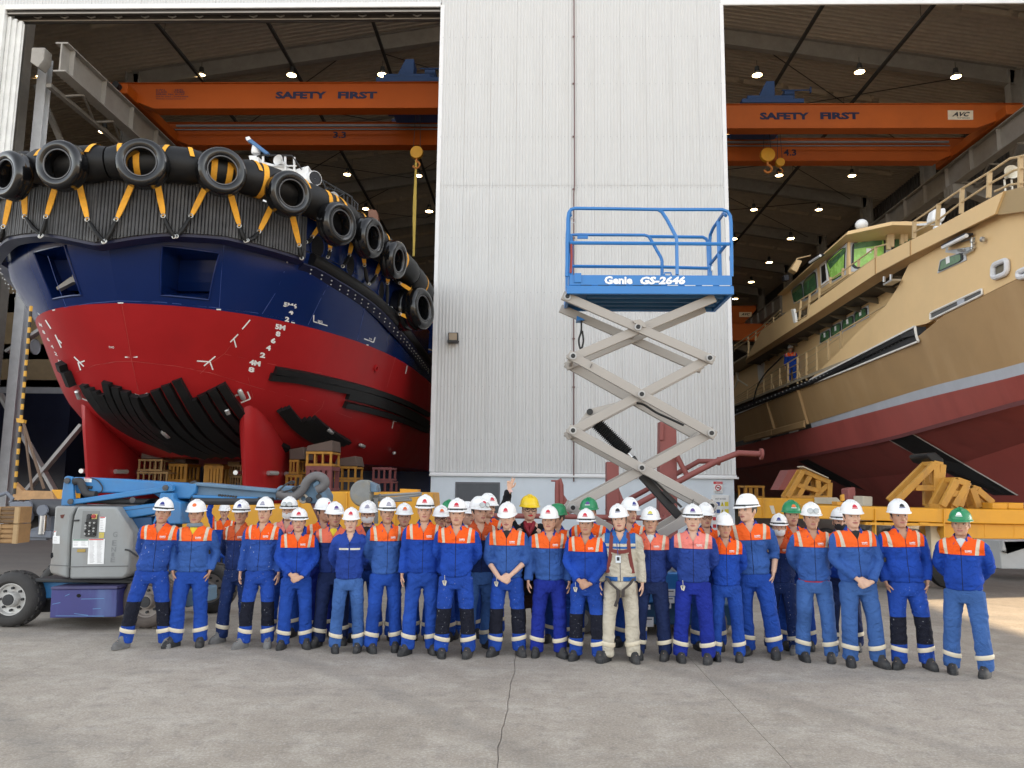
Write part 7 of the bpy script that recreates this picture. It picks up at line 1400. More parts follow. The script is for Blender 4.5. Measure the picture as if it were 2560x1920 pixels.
ARM = {  # elbow, wrist, finger direction, palm normal (right side of the picture, mirrored for the other)
 'side': ((.222, .015, 1.105), (.236, -.045, .875), (.02, -.12, -1), (-1, .1, 0), (.25, .28, .3, .34)), 'behind': ((.228, .085, 1.115), (.10, .19, .945), (-.9, .1, -.4), (0, 1, 0), (.3, .3, .3, .3)), 'pocket': ((.242, .055, 1.11), (.205, -.03, .895), (-.25, .0, -1), (-1, 0, 0), (.2, .2, .2, .2)),
 'clasp': ((.224, -.02, 1.105), (.072, -.185, .935), (-.80, -.10, -.55), (0, .9, -.3), (.45, .48, .5, .55)), 'clasp2': ((.224, -.02, 1.10), (.076, -.215, .905), (-.85, -.05, -.30), (0, .9, -.3), (.35, .4, .45, .5))}
def make_pose(nm, L='side', Rr='side', feet=((-.15, 0, .18), (.15, 0, -.18)), hips=(0, 0), yaw=0, tilt=0, roll_=0, raise_=None, bare=0, slim=1.0, skirt=False):
    P_ = {}; body, jack, trou = MB(), MB(), MB(); hm = head_mat(yaw, tilt, roll_); hx, hy = hips
    # skin
    body.rings(ell([(.80, .13, .085, hx, hy), (.95, .14, .09, hx, hy), (1.1, .135, .09, hx * .6, hy), (1.25, .155, .10, 0, .0), (1.34, .165, .095, 0, .005), (1.40, .115, .075, 0, .01), (1.435, .062, .06, 0, .012)]))
    body.tube([(0, .015, 1.38), (0, .012, 1.45), (0, .004, 1.52)], [.062, .056, .055], 12); head_parts(body, hm)
    jz = [(.882, .158, .118, hx, hy), (.888, .174, .132, hx, hy), (.925, .168, .126, hx, hy), (.955, .180, .136, hx, hy), (1.0, .178, .134, hx * .8, hy), (1.12, .163, .118, hx * .5, hy), (1.22, .170, .122, 0, 0), (1.31, .176, .122, 0, .004), (1.36, .170, .110, 0, .008), (1.40, .136, .086, 0, .012), (1.432, .085, .072, 0, .014), (1.45, .068, .066, 0, .014)]
    jack.rings(ell([(z, a * slim, b * slim, x, y) for z, a, b, x, y in jz]))
    for s, pose in ((-1, L), (1, Rr)):
        sh = Vector((s * .166 * slim, .012, 1.352))
        if raise_ and s == raise_[0]: el, wr, D, N, cu = (Vector(q) if i < 4 else q for i, q in enumerate(raise_[1])); hidden = False
        else:
            e_, w_, D, N, cu = ARM[pose]; el, wr, D, N = (Vector((s * q[0], q[1], q[2])) for q in (e_, w_, D, N))
            if pose.startswith('clasp'): wr.x += 0
        limb(body, [sh, el, wr], [.048, .036, .026]); hand(body, wr + (wr - el).normalized() * .012, D, N, (1 if s > 0 else -1) * (-1 if pose != 'side' or 1 else 1) * (1), cu, .165, .16 if raise_ and s == raise_[0] else 0)
        cuff = wr if not bare else el.lerp(wr, .35)
        limb(jack, [sh + Vector((-s * .05, 0, .0)), sh + Vector((s * .012, 0, -.03)), sh.lerp(el, .5) + Vector((s * .008, 0, 0)), el, el.lerp(cuff, .6), cuff], [.078, .074, .063, .056, .051, .046 if not bare else .054], 12)
        if not bare: jack.tube([cuff - (wr - el).normalized() * .045, cuff + (wr - el).normalized() * .004], [.052, .050], 12)
    legs = []
    trou.rings(ell([(.74, .148, .105, hx, hy), (.80, .166, .122, hx, hy), (.88, .160, .118, hx, hy), (.94, .148, .108, hx, hy), (1.02, .14, .10, hx, hy)]) if not skirt else ell([(.45, .17, .14, hx, hy), (.6, .18, .15, hx, hy), (.8, .175, .13, hx, hy), (.96, .15, .105, hx, hy)]))
    bands, boots = [], []
    for s, (fx, fy, ta) in zip((-1, 1), feet):
        hip = Vector((hx + s * .088, hy, .86)); an = Vector((fx, fy, .10)); kn = hip.lerp(an, .5) + Vector((s * .008, -.028, .015)); hem = Vector((fx, fy + .0, .055))
        limb(body, [hip, kn, an], [.075, .052, .036]); body.tube([an, an + Vector((math.sin(ta) * .12, -math.cos(ta) * .12, -.05))], [.036, .034], 8)
        if not skirt: limb(trou, [hip, hip.lerp(kn, .5), kn, kn.lerp(an, .55), hem], [.100, .091, .079, .080, .078], 14)
        else: limb(trou, [hip, kn, an], [.085, .06, .044], 12)
        for z0, z1 in ((.175, .222),):
            def at(z): t = (z - .055) / (kn.z - .055); q = hem.lerp(kn, t); return q
            sl = .035 * s
            bands.append(MB()); bands[-1].rings([[at(z) + Vector((math.cos(t) * r_, math.sin(t) * r_, z - at(z).z + sl * math.cos(t) * .5)) for t in lin(0, 6.283, 20, endpoint=False)] for z, r_ in ((z0, .0855), (z0 + .003, .0875), (z1 - .003, .0875), (z1, .0855))], cap=False)
        bt = MB(); mt = Matrix.Translation((fx, fy, 0)) @ Matrix.Rotation(ta, 4, 'Z')
        for z0, z1, k_ in ((0, .028, 1.06),): bt.rings([[mt @ Vector((.05 * k_ * math.copysign(abs(math.cos(t)) ** .7, math.cos(t)) * (1 if math.sin(t) < 0 else .85), (.155 if math.sin(t) < 0 else .085) * k_ * math.sin(t) - .02, z)) for t in lin(0, 6.283, 20, endpoint=False)] for z in (z0, z1)])
        bt.rings([[mt @ Vector((w * math.copysign(abs(math.cos(t)) ** .72, math.cos(t)), (f_ if math.sin(t) < 0 else bk_) * math.copysign(abs(math.sin(t)) ** .85, math.sin(t)) - .02, z)) for t in lin(0, 6.283, 18, endpoint=False)] for z, w, f_, bk_ in ((.026, .05, .155, .085), (.05, .05, .152, .083), (.068, .046, .135, .08), (.085, .042, .10, .078), (.105, .041, .065, .076), (.14, .043, .05, .072), (.16, .042, .045, .07))])
        bt.cur = 1
        for k in range(4): bt.tube([mt @ Vector((-.026, -.055 - .022 * k, .108 - .011 * k)), mt @ Vector((0, -.062 - .022 * k, .116 - .011 * k)), mt @ Vector((.026, -.055 - .022 * k, .108 - .011 * k))], .0045, 5)
        boots.append(bt)
    if skirt: jack.rings(ell([(.60, .19, .15, hx, hy), (.8, .19, .14, hx, hy), (.95, .175, .125, hx, hy)]))
    bm = remesh(body, nm + '_body', .0065, 2); jm = remesh(jack, nm + '_jacket', .013, 3); tm = remesh(trou, nm + '_trousers', .013, 3)
    inv = hm.inverted(); co = np.zeros(len(bm.vertices) * 3); bm.vertices.foreach_get('co', co); co = co.reshape(-1, 3); I = np.array(inv); lc = co @ I[:3, :3].T + I[:3, 3]; isf = (co[:, 2] > 1.43)
    mv = np.zeros_like(lc)
    for s in (-1, 1): g = np.exp(-(((lc[:, 0] - s * .031) / .015) ** 2 + ((lc[:, 2] - .113) / .010) ** 2)) * (lc[:, 1] < -.03); mv[:, 1] += g * .010
    mv[:, 1] -= np.exp(-((np.abs(lc[:, 0]) - .03) / .028) ** 2 - ((lc[:, 2] - .132) / .007) ** 2) * (lc[:, 1] < -.03) * .004
    mv[:, 1] += np.exp(-(lc[:, 0] / .025) ** 2 - ((lc[:, 2] - .048) / .003) ** 2) * (lc[:, 1] < -.05) * .005
    Rm = np.array(hm)[:3, :3]; co += (mv * isf[:, None]) @ Rm.T; bm.vertices.foreach_set('co', co.ravel())
    bm.materials.clear(); bm.materials.append(skin_m[0]); bm.materials.append(lip_m); nf = len(bm.polygons); ctr = np.zeros(nf * 3); bm.polygons.foreach_get('center', ctr); ctr = ctr.reshape(-1, 3) @ I[:3, :3].T + I[:3, 3]
    mi = ((np.abs(ctr[:, 0]) < .024) & (np.abs(ctr[:, 2] - .0485) < .009 * np.sqrt(np.clip(1 - (ctr[:, 0] / .026) ** 2, 0, 1)) + .001) & (ctr[:, 1] < -.07)).astype(np.int32); bm.polygons.foreach_set('material_index', mi); bm.update()
    # cloth folds as geometry, and the open collar notch
    for me, seed in ((jm, 3), (tm, 8)):
        c_ = np.zeros(len(me.vertices) * 3); me.vertices.foreach_get('co', c_); c_ = c_.reshape(-1, 3); nn = np.zeros(len(me.vertices) * 3); me.vertices.foreach_get('normal', nn); nn = nn.reshape(-1, 3); sd = hash(nm) % 97 if False else sum(map(ord, nm))
        amp = [noise.noise(Vector((p[0] * 7 + sd, p[1] * 7, p[2] * 15 + seed + 4 * noise.noise(Vector((p[0] * 4, p[1] * 4, p[2] * 4 + sd)))))) for p in c_]
        c_ += nn * np.array(amp)[:, None] * (.012 if me is jm else .009); me.vertices.foreach_set('co', c_.ravel()); me.update(); me.materials.clear(); me.materials.append(JK['std'])
    import bmesh
    bq = bmesh.new(); bq.from_mesh(jm)
    for sx in (1, -1):
        gm = [f for f in bq.faces if f.calc_center_median().y < 0 and f.calc_center_median().z > 1.29]; gm = gm + list({e for f in gm for e in f.edges}) + list({v for f in gm for v in f.verts}); bmesh.ops.bisect_plane(bq, geom=gm, plane_co=(0, 0, 1.325), plane_no=(sx, 0, -.52))
    dl_ = [f for f in bq.faces if f.calc_center_median().y < 0 and f.calc_center_median().z > 1.325 and abs(f.calc_center_median().x) < (f.calc_center_median().z - 1.325) * .52]; bmesh.ops.delete(bq, geom=dl_, context='FACES'); bq.to_mesh(jm); bq.free()
    jm.polygons.foreach_set('use_smooth', [True] * len(jm.polygons)); tm.polygons.foreach_set('use_smooth', [True] * len(tm.polygons)); bm.polygons.foreach_set('use_smooth', [True] * len(bm.polygons))
    P_['jacket'], P_['trousers'], P_['body'] = jm, tm, bm
    # surface finders for things sewn on the jacket
    tree = BVHTree.FromPolygons([v.co for v in jm.vertices], [tuple(p.vertices) for p in jm.polygons])
    def front(x, z): h = tree.ray_cast(Vector((x, -1, z)), Vector((0, 1, 0))); return (h[0].y if h[0] else -.13)
    P_['front'] = front
    for s, key in ((-1, 'pa'), (1, 'pb')):
        m = MB(); xs = lin(.045, .132, 6); 
        for (za, zb, dt) in ((1.238, 1.205, .009),): m.rings([[Vector((s * x, front(s * x, z) - d, z)) for z, d in ((za, .002), (za, dt), (zb - .012 * (1 - abs(x - .0885) / .0435), dt), (zb - .012 * (1 - abs(x - .0885) / .0435), .002))] for x in xs])
        P_[key] = m.mesh('pocket_flap', [JK['std']], smooth=30)
    m = MB()
    for s in (-1, 1):
        out = []
        for t in lin(.05, 2.55, 12):
            x, y = math.sin(t), math.cos(t); dn = max(0, t - 1.5); out.append([Vector((s * (x * (.066 + .026 * k) + .012 * k * dn), .012 + y * (.066 + .026 * k) - .02 * dn, 1.474 - .042 * k - .050 * dn * (1 + .35 * k))) for k in (0, .35, .75, 1.1)])
        for a, b in zip(out[:-1], out[1:]):
            for k in range(3): q = [a[k], a[k + 1], b[k + 1], b[k]]; m.poly(q if s > 0 else q[::-1])
    P_['collar'] = m.mesh('collar', [JK['std']], smooth=60)
    m = MB(); v_ = [Vector((0, front(0, 1.31) + .004, 1.325)), Vector((-.052, .0, 1.43)), Vector((.052, .0, 1.43))]; m.poly([(v_[0].x, -.098, 1.325), (.047, -.062, 1.415), (.0, -.070, 1.428), (-.047, -.062, 1.415)]); P_['shirt'] = m.mesh('undershirt', [], smooth=0)
    m = MB(); tv, tf = text_mesh('DAMEN', .05); x0, zz, w = .036, 1.288, .060; m.idx([Vector((x0 + a * w, front(x0 + a * w, zz) - .005, zz + b * .016)) for a, b in tv], tf); tv, tf = text_mesh('SONG CAM', .03); m.idx([Vector((x0 + a * w, front(x0 + a * w, zz) - .005, zz - .012 + b * .008)) for a, b in tv], tf); P_['logo'] = m.mesh('chest_lettering', [M('logo_white', (.80, .72, .70), .6)], smooth=0)
    P_['bands'] = [b.mesh('reflective_band', [refl]) for b in bands]; P_['boots'] = [b.mesh('boot', [boot_m['b'], M('lace', (.05, .05, .05), .8)]) for b in boots]; P_['hm'] = hm
    # face pieces
    T = lambda x, y, z: hm @ Vector((x, y, z))
    P_['eyes'], P_['brows'] = [], []
    for s in (-1, 1):
        m = MB(); m.ball(Vector((s * .031, -.0745, .113)), (.0135, .008, .0062), 10, mt=hm); m.cur = 1; m.ball(Vector((s * .031, -.0795, .113)), (.0062, .0048, .0058), 8, mt=hm); m.tube([T(s * (.031 + d), -.0815 + abs(d) * .45, .1185 - abs(d) * .12) for d in (-.015, -.007, 0, .007, .016)], .0018, 5); P_['eyes'].append(m.mesh('eye', [eye_w, eye_d]))
        m = MB(); m.tube([T(s * (.031 + d), -.0885 + abs(d) * .5, .1335 - max(0, d) * .15) for d in (-.019, -.009, 0, .009, .021)], [.002, .0042, .0045, .004, .002], 6); P_['brows'].append(m.mesh('eyebrow', [brow_m]))
    m = MB(); m.rings([[T(a * math.sin(t), -b * math.cos(t) + .008, z) for t in lin(1.22, 2 * math.pi - 1.22, 16)] for z, a, b in ((.075, .066, .086), (.10, .0745, .096), (.14, .0785, .1005), (.17, .076, .098))], cap=False); 
    m2 = MB(); m2.v = m.v; 
    for j in range(3):
        for k in range(15): m2.f.append((j * 16 + k, j * 16 + k + 1, (j + 1) * 16 + k + 1, (j + 1) * 16 + k)); m2.mi.append(0)
    m2.rings([[T(a * math.sin(t), -b * math.cos(t), z) for t in lin(-1.3, 1.3, 14)] + [T(a * .9 * math.sin(t), -b * .9 * math.cos(t), z) for t in lin(1.3, -1.3, 14)] for z, a, b in ((.150, .0762, .0968), (.175, .074, .095))]); P_['hair'] = m2.mesh('hair', [hair_m])
    return P_
# helmet meshes in head space
def helmet_pt(t, f, k=1.0):
    c = max(0, math.cos(f)) ** .82
    return Vector((.099 * k * c * math.sin(t), -.128 * k * c * math.cos(t) + .004, .148 + .122 * k * (math.sin(f) if f > 0 else f)))
def make_helmet():
    m = MB(); m.rings([[helmet_pt(t, f) for t in lin(0, 2 * math.pi, 32, endpoint=False)] for f in (0, .12, .3, .5, .7, .9, 1.1, 1.3, 1.45, 1.55)])
    out = []
    for k, dz in ((1.0, .0), (1.0, .002), (1, -.004)): pass
    def brim(t, e): c = max(0, math.cos(t)); x = .010 + .042 * c ** 2.2; return Vector(((.099 + x * e * (.6 if c > .3 else 1)) * math.sin(t), -(.128 + x * e) * math.cos(t) + .004, .148 + .003 * (1 - e) - .012 * e * c))
    m.rings([[brim(t, e) + Vector((0, 0, dz)) for t in lin(0, 2 * math.pi, 40, endpoint=False)] for e, dz in ((-.1, .006), (.6, .004), (1, .001), (1, -.004), (.3, -.004), (-.2, -.004))], cap=False)
    for o_ in (-.22, 0, .22):
        pts = [helmet_pt(0, f, 1.01) + Vector((o_ * .12 * math.cos(f - .2), 0, 0)) for f in lin(.88, 1.5, 6)] + [helmet_pt(math.pi, f, 1.01) + Vector((o_ * .12 * math.cos(f - .2), 0, 0)) for f in lin(1.5, .6, 7)]
        m.tube(pts, [.004] + [.0085] * (len(pts) - 2) + [.004], 6)
    return m
HELM = make_helmet().mesh('helmet', [hw_], smooth=45)
def on_dome(fn, n=8, k=1.022):
    m = MB()
    for i in range(n):
        v0, v1 = i / n, (i + 1) / n; (a0, f0), (a1, f1) = fn(v0), fn(v1)
        for q in range(6):
            u0, u1 = -1 + q / 3, -1 + (q + 1) / 3; m.poly([helmet_pt(a0 * u0, f0, k), helmet_pt(a0 * u1, f0, k), helmet_pt(a1 * u1, f1, k), helmet_pt(a1 * u0, f1, k)])
    return m
EMB = on_dome(lambda v: (.25 * math.sqrt(max(0, 1 - v * v)) + .001, .42 + .30 * v)).mesh('emblem', [emb['r']], smooth=0)
EMT = on_dome(lambda v: (.30, .33 + .055 * v), 2).mesh('emblem_text', [emb['b']], smooth=0)
DOT = on_dome(lambda v: (.24 * math.sqrt(max(0, 1 - (2 * v - 1) ** 2)) + .001, .36 + .38 * v), 10).mesh('emblem', [emb['o']], smooth=0)
m = MB(); m.rings([[helmet_pt(t, f, k) for t in lin(-1.9, 1.9, 24)] for f, k in ((.02, 1.03), (.16, 1.035))], cap=False); m2 = MB()
for k in range(23): m2.v = m.v; m2.f.append((k, k + 1, 24 + k + 1, 24 + k)); m2.mi.append(0)
for t in (-.45, 0, .45): m2.box(helmet_pt(t, .09, 1.05), (.045, .012, .02), rz=t)
BAND = m2.mesh('helmet_strap', [band_m], smooth=0)
m = MB()
for s in (-1, 1):
    m.rings([[helmet_pt(s * (.30 + .27 * math.cos(a) * w), .30 + .2 * math.sin(a) * w, k) for a in lin(0, 2 * math.pi, 16, endpoint=False)] for w, k in ((1.05, 1.03), (1.05, 1.13), (.95, 1.16), (.4, 1.18))])
GOG = m.mesh('goggles', [gog_m]); m = MB()
def hp(x, y, z): return Vector((x, y, z))
m.rings([[hp(.066 * w * math.sin(t), -(.09 + dd) * math.cos(t) * 1.0 + .0, z) for t in lin(-1.25, 1.25, 14)] for z, w, dd in ((.012, .72, .004), (.03, .95, .016), (.06, 1.05, .022), (.085, 1.06, .014))], cap=False); m2 = MB(); m2.v = m.v
for j in range(3):
    for k in range(13): m2.f.append((j * 14 + k, j * 14 + k + 1, j * 14 + k + 15, j * 14 + k + 14)); m2.mi.append(0)
for s in (-1, 1):
    for z in (.03, .08): m2.tube([hp(s * .062, -.04, z), hp(s * .074, .0, .09)], .0022, 4)
MASK = m2.mesh('face_mask', [mask_w], smooth=60); m = MB()
for s in (-1, 1): m.tube([hp(s * .033 + .026 * math.cos(a), -.098 + abs(s * .033 + .026 * math.cos(a)) * .12, .110 + .019 * math.sin(a)) for a in lin(0, 6.283, 16, endpoint=False)], .0030, 5, closed=True); m.tube([hp(s * .059, -.09, .114), hp(s * .074, -.02, .112)], .0025, 5)
m.tube([hp(-.008, -.1, .112), hp(.008, -.1, .112)], .0025, 5); GLS = m.mesh('glasses', [M('glasses_black', (.015, .012, .012), .3)])
m = MB(); m.tube([hp(.068 * math.sin(t) * 1.0, -.062 * math.cos(t) - .022, -.012 - .0 * t) for t in lin(-2.2, 2.2, 16)], .018, 8, flat=1.3); CHM = m.mesh('chin_mask', [mask_g])
m = MB()
for s in (-1, 1): m.tube([hp(s * .082, .0, .15), hp(s * .072, -.015, .07), hp(s * .045, -.045, .0), hp(0, -.06, -.016)], .0035, 5)
CHIN = m.mesh('chin_strap', [band_m])
def keys_mesh():
    m = MB(); m.tube([(0, 0, .04), (.004, -.004, 0), (0, 0, -.02)], .003, 5)
    for k, (dx, ln) in enumerate(((-.012, .05), (.008, .06), (.016, .04))): m.box((dx, -.004 * k, -.045), (.012, .004, ln), ry=.3 * (k - 1)); m.ball((dx, -.004 * k, -.025), .011, 6)
    return m.mesh('key_bunch', [M('key_steel', (.6, .56, .46), .35, .7)])
KEYS = keys_mesh()
VF = (.12, .04, .06, .9)
POSES = {}
def pose(k, **a): POSES[k] = make_pose(k, **a)
pose('behind', L='behind', Rr='behind'); pose('behind2', L='behind', Rr='behind', feet=((-.13, -.05, -.4), (.12, .10, .25)), yaw=.25, hips=(.02, 0)); pose('wide', L='behind', Rr='behind', feet=((-.25, -.05, -.45), (.17, .02, .5)), hips=(-.05, 0), yaw=.1, roll_=.05)
pose('pocket', L='pocket', Rr='pocket', feet=((-.13, -.02, -.6), (.14, 0, .15))); pose('side', feet=((-.14, -.04, -.5), (.13, .02, .3))); pose('side2', feet=((-.13, 0, -.2), (.14, -.05, .35)), yaw=-.2, hips=(.015, 0)); pose('clasp', L='clasp', Rr='clasp2', feet=((-.13, 0, -.25), (.14, -.02, .25))); pose('down', L='clasp2', Rr='clasp', feet=((-.14, -.02, -.35), (.14, .02, .4)), tilt=.16, yaw=-.05, bare=1)
pose('look', L='behind', Rr='behind', yaw=.6, feet=((-.12, 0, -.2), (.13, .03, .3))); pose('tall', L='side', Rr='pocket', yaw=-.75, bare=1, feet=((-.10, .10, -.3), (.16, -.03, -.1)))
up_ = lambda s: ((s * .29, .0, 1.55), (s * .235, -.03, 1.80), (s * -.12, -.05, 1), (0, -1, 0), (.05, .04, .95, 1.0))
pose('victory', Rr='behind', raise_=(-1, up_(-1))); pose('woman', Rr='side', raise_=(-1, up_(-1)), yaw=.12, tilt=-.02, slim=.86, skirt=True, feet=((-.06, 0, -.1), (.09, 0, .2)))
pose('lean', L='side', Rr='side', feet=((-.17, -.04, -.5), (.12, .02, .3)), roll_=-.08)
cnt = [0]
def part(par, nm, me, mats=None):
    o = bpy.data.objects.new(nm, me); COL.objects.link(o); o.parent = par
    if mats:
        for i, mt_ in enumerate(mats): o.material_slots[i].link = 'OBJECT'; o.material_slots[i].material = mt_
    return o
def person(lb, ps, px, py=None, top=None, hx=None, Y=None, jk='std', tr='std', hat='w', em='r', ext='', yaw=0, sk=0, boots='b', group='workers in blue and orange standing in the group', lean=0, scale=None, tee=None, h=1.755):
    """px,py: feet in the photo; top: helmet top row"""
    if py: pos = P((px, py), Z=0)
    else: q = P((hx or px, top), Y=Y); pos = Vector((q.x, Y, 0))
    zt = P((hx or px, top), Y=pos.y).z if top else h; s = scale or max(.86, min(1.12, zt / h))
    t = thing('person', pos, lb, 'person', group); rn = random.Random(lb); t.scale = (s * rn.uniform(.95, 1.07), s * rn.uniform(.95, 1.08), s); yaw += rn.uniform(-.16, .16); lean += rn.uniform(-.012, .012); face = math.atan2(pos.x, pos.y); t.rotation_euler = (0, lean, -face * .6 + yaw)
    D = POSES[ps]; sm = skin_m[sk]; hm = D['hm']; jm = JK[jk]
    part(t, 'body', D['body'], [sm, lip_r if ps == 'woman' else lip_m]); part(t, 'jacket', D['jacket'], [jm]); part(t, 'trousers', D['trousers'], [TR[tr]])
    if ps != 'woman':
        part(t, 'collar', D['collar'], [JK['plain'] if jk in ('std', 'light', 'paint', 'fade', 'pink', 'plain') else jm]); [part(t, 'reflective_band', b) for b in D['bands']]
        for k in ('pa', 'pb'): part(t, 'pocket_flap', D[k], [jm])
        if jk not in ('cream', 'black', 'plain'): part(t, 'chest_lettering', D['logo'])
    if tee: 
        o = part(t, 'undershirt', D['shirt']); o.data = D['shirt'].copy() if len(D['shirt'].materials) == 0 else D['shirt']
        if not len(o.data.materials): o.data.materials.append(tee)
        else: part
        o.material_slots[0].link = 'OBJECT'; o.material_slots[0].material = tee
    for b in D['boots']: part(t, 'boot', b, [boot_m[boots]])
    for e_, b in zip(D['eyes'], D['brows']): part(t, 'eye', e_); part(t, 'eyebrow', b)
    part(t, 'hair', D['hair'])
    def on_head(nm, me, mats=None): o = part(t, nm, me, mats); o.matrix_local = hm; return o
    he = on_head('helmet', HELM, [{'w': hw_, 'g': hg_, 'y': hy_}[hat]])
    def on_h(nm, me, mats=None): o = part(he, nm, me, mats); return o
    if em == 'dot': on_h('emblem', DOT, [emb['o']])
    elif em: on_h('emblem', EMB, [emb[em]]); on_h('emblem_text', EMT, [emb['w'] if hat == 'g' else (emb['r'] if em in 'ro' else emb['b'])])
    if 's' in ext: on_h('helmet_strap', BAND)
    if 'G' in ext: on_h('goggles', GOG)
    if 'm' in ext: on_head('face_mask', MASK, [mask_w])
    if 'M' in ext: on_head('face_mask', MASK, [mask_b])
    if 'c' in ext: on_head('chin_mask', CHM)
    if 'l' in ext: on_head('glasses', GLS)
    if 't' in ext: on_head('chin_strap', CHIN)
    if 'k' in ext: o = part(t, 'key_bunch', KEYS); o.location = (-.115, D['front'](-.11, .9) - .02, .86)
    return t
tee_y, tee_b, tee_w, tee_r, tee_g = M('tee_yellow', (.75, .55, .03), .8), M('tee_black', (.012, .012, .013), .8), M('tee_white', (.6, .6, .58), .8), M('tee_red', (.35, .02, .04), .8), M('tee_grey', (.12, .12, .13), .8)
W = person
W('worker at the left end of the row, feet wide apart, with black knee patches', 'wide', 372, 1617, 1243, 408, jk='paint', tr='knee', em='b', ext='s', boots='g', sk=1, lean=.035)
W('worker with an orange dot on his white helmet and a grey mask under his chin', 'pocket', 468, 1614, 1248, 494, jk='light', em='dot', ext='c', sk=1, tee=tee_y)
W('worker behind the boom lift raising one hand in a V sign', 'victory', 560, None, 1256, 563, Y=13.4, em=None, sk=0)
W('worker in dark navy jacket turned aside, just right of the orange dot helmet', 'behind2', 581, 1604, 1249, 601, jk='dark', tr='stain', em='b', ext='s', boots='g', sk=1, yaw=-.25)
W('worker with hanging arms, black knee patches and dusty boots, left of the short man', 'side', 640, 1617, 1242, 665, jk='paint', tr='knee', em='g', ext='s', boots='g', sk=0)
W('masked worker with faded pink yoke in the second row, above the short clasped-hands man', 'behind', 720, None, 1241, 720, Y=10.2, jk='pink', em=None, ext='mGs')
W('short worker with clasped hands, left of the man in the plain blue jacket', 'clasp', 734, 1619, 1269, 753, tr='std', em='r', ext='s', sk=0)
W('tall dark-faced worker looking right in the second row behind a faded yoke', 'look', 808, None, 1245, 814, Y=10.2, tr='new', em='r', sk=1)
W('worker with pale faded yoke, yellow shirt and purple emblem, hands behind back', 'behind2', 825, 1613, 1254, 840, jk='fade', tr='dark', em='p', sk=1, tee=tee_y)
W('young smiling worker in plain blue jacket with one silver chest stripe', 'behind', 866, 1628, 1268, 880, jk='plain', tr='worn', em='r', sk=2)
W('masked worker in the second row behind the plain blue jacket', 'behind', 920, None, 1251, 920, Y=10.0, jk='fade', em='g', ext='m', tee=tee_b)
W('broadly smiling worker with strap on his helmet, right of the plain blue jacket', 'behind', 957, 1627, 1243, 969, tr='std', em='g', ext='s', sk=1, yaw=.2, jk='light')
W('round-faced worker in the back between the smiling man and the squinting man', 'behind', 1015, None, 1257, 1015, Y=10.1, em='o', sk=0)
W('tall squinting worker with arms straight down, left of the grey door', 'side', 1050, 1633, 1236, 1058, em='r', ext='s', tr='std', sk=0)
W('bespectacled worker in the back between the squinting man and the black knee patches', 'behind', 1103, None, 1262, 1103, Y=10.1, em='o', ext='l', sk=1)
W('mostly hidden worker in green helmet just left of the grey door', 'behind', 1128, None, 1249, 1126, Y=10.6, hat='g', em=None)
W('worker with black knee patches and keys, standing in front of the grey door', 'behind', 1137, 1640, 1245, 1141, tr='knee', em='r', ext='sk', sk=0)
W('worker in the back looking right beside the grey door', 'look', 1168, None, 1254, 1168, Y=10.3, em=None, sk=2)
W('worker with goggles pushed up on his helmet, gazing right, second row', 'behind2', 1194, 1624, 1241, 1203, em='r', ext='G', tr='worn', jk='dark', yaw=.15, sk=2)
W('worker in the back whose helmet rises over the goggles man', 'look', 1219, None, 1233, 1222, Y=10.4, em='r', sk=0)
W('worker looking down with sleeves rolled up and hands clasped, black knee patches and keys', 'down', 1268, 1637, 1254, 1259, tr='knee', em='r', ext='k', sk=2, jk='light', tee=tee_b)
wm = W('woman in black with yellow helmet and glasses raising her arm in a V sign', 'woman', 1321, None, 1236, 1321, Y=9.75, jk='black', tr='black', hat='y', em=None, ext='l', sk=2, group='visitor', tee=tee_r, h=1.755)
o = MB(); o.tube([(-.05, -.03, 1.43), (-.035, -.10, 1.38), (.0, -.125, 1.30), (.03, -.10, 1.38), (.05, -.03, 1.43)], [.02, .03, .05, .03, .02], 8); part(wm, 'scarf', o.mesh('scarf', [M('scarf_red', (.25, .008, .02), .7)])); o = MB(); o.tube([(-.231, -.03, 1.775), (-.234, -.03, 1.80)], .036, 10); part(wm, 'wristband', o.mesh('wristband', [M('band_pink', (.6, .4, .4), .6)]))
W('worker with clean dark trousers and arms down, red ring emblem, right of the woman', 'side2', 1369, 1639, 1263, 1369, tr='new', em='r', jk='light', sk=0, yaw=.1)
W('worker in green helmet peering left at the red pipe stand', 'tall', 1396, None, 1259, 1394, Y=10.0, hat='g', em='w', sk=1)
W('bearded worker with clasped hands and dark knee patches, left of the cream coverall', 'clasp', 1467, 1649, 1271, 1448, tr='knee', em='r', ext='sk', sk=1)
W('tall worker in green helmet with purple emblem behind the bearded man', 'behind', 1474, None, 1243, 1474, Y=9.9, hat='g', em='p', sk=0)
cm = W('worker in cream coverall with red safety harness and identity card', 'lean', 1556, 1652, 1259, 1545, jk='cream', tr='cream', em='d', ext='t', sk=2, group='foreman')
front = POSES['lean']['front']; o = MB(); hs_red = M('harness_red', (.16, .025, .02), .7); hs_gr = M('harness_grey', (.05, .04, .035), .7)
for s in (-1, 1): o.rings([[Vector((s * (x + d), front(s * x, z) - .012 if z < 1.42 else -.03, z)) for d in (-.02, .02)] + [Vector((s * (x + d), (front(s * x, z) if z < 1.42 else -.03) + .0, z)) for d in (.02, -.02)] for x, z in ((.085, 1.43), (.092, 1.38), (.098, 1.3), (.105, 1.2), (.12, 1.1), (.14, .98))])
o.rings([[Vector((x, front(x, z) - .014, z + d)) for d in (-.02, .02)] + [Vector((x, front(x, z), z + d)) for d in (.02, -.02)] for x, z in ((-.1, 1.23), (-.05, 1.22), (0, 1.215), (.05, 1.22), (.1, 1.23))]); part(cm, 'harness', o.mesh('harness', [hs_red]))
o = MB()
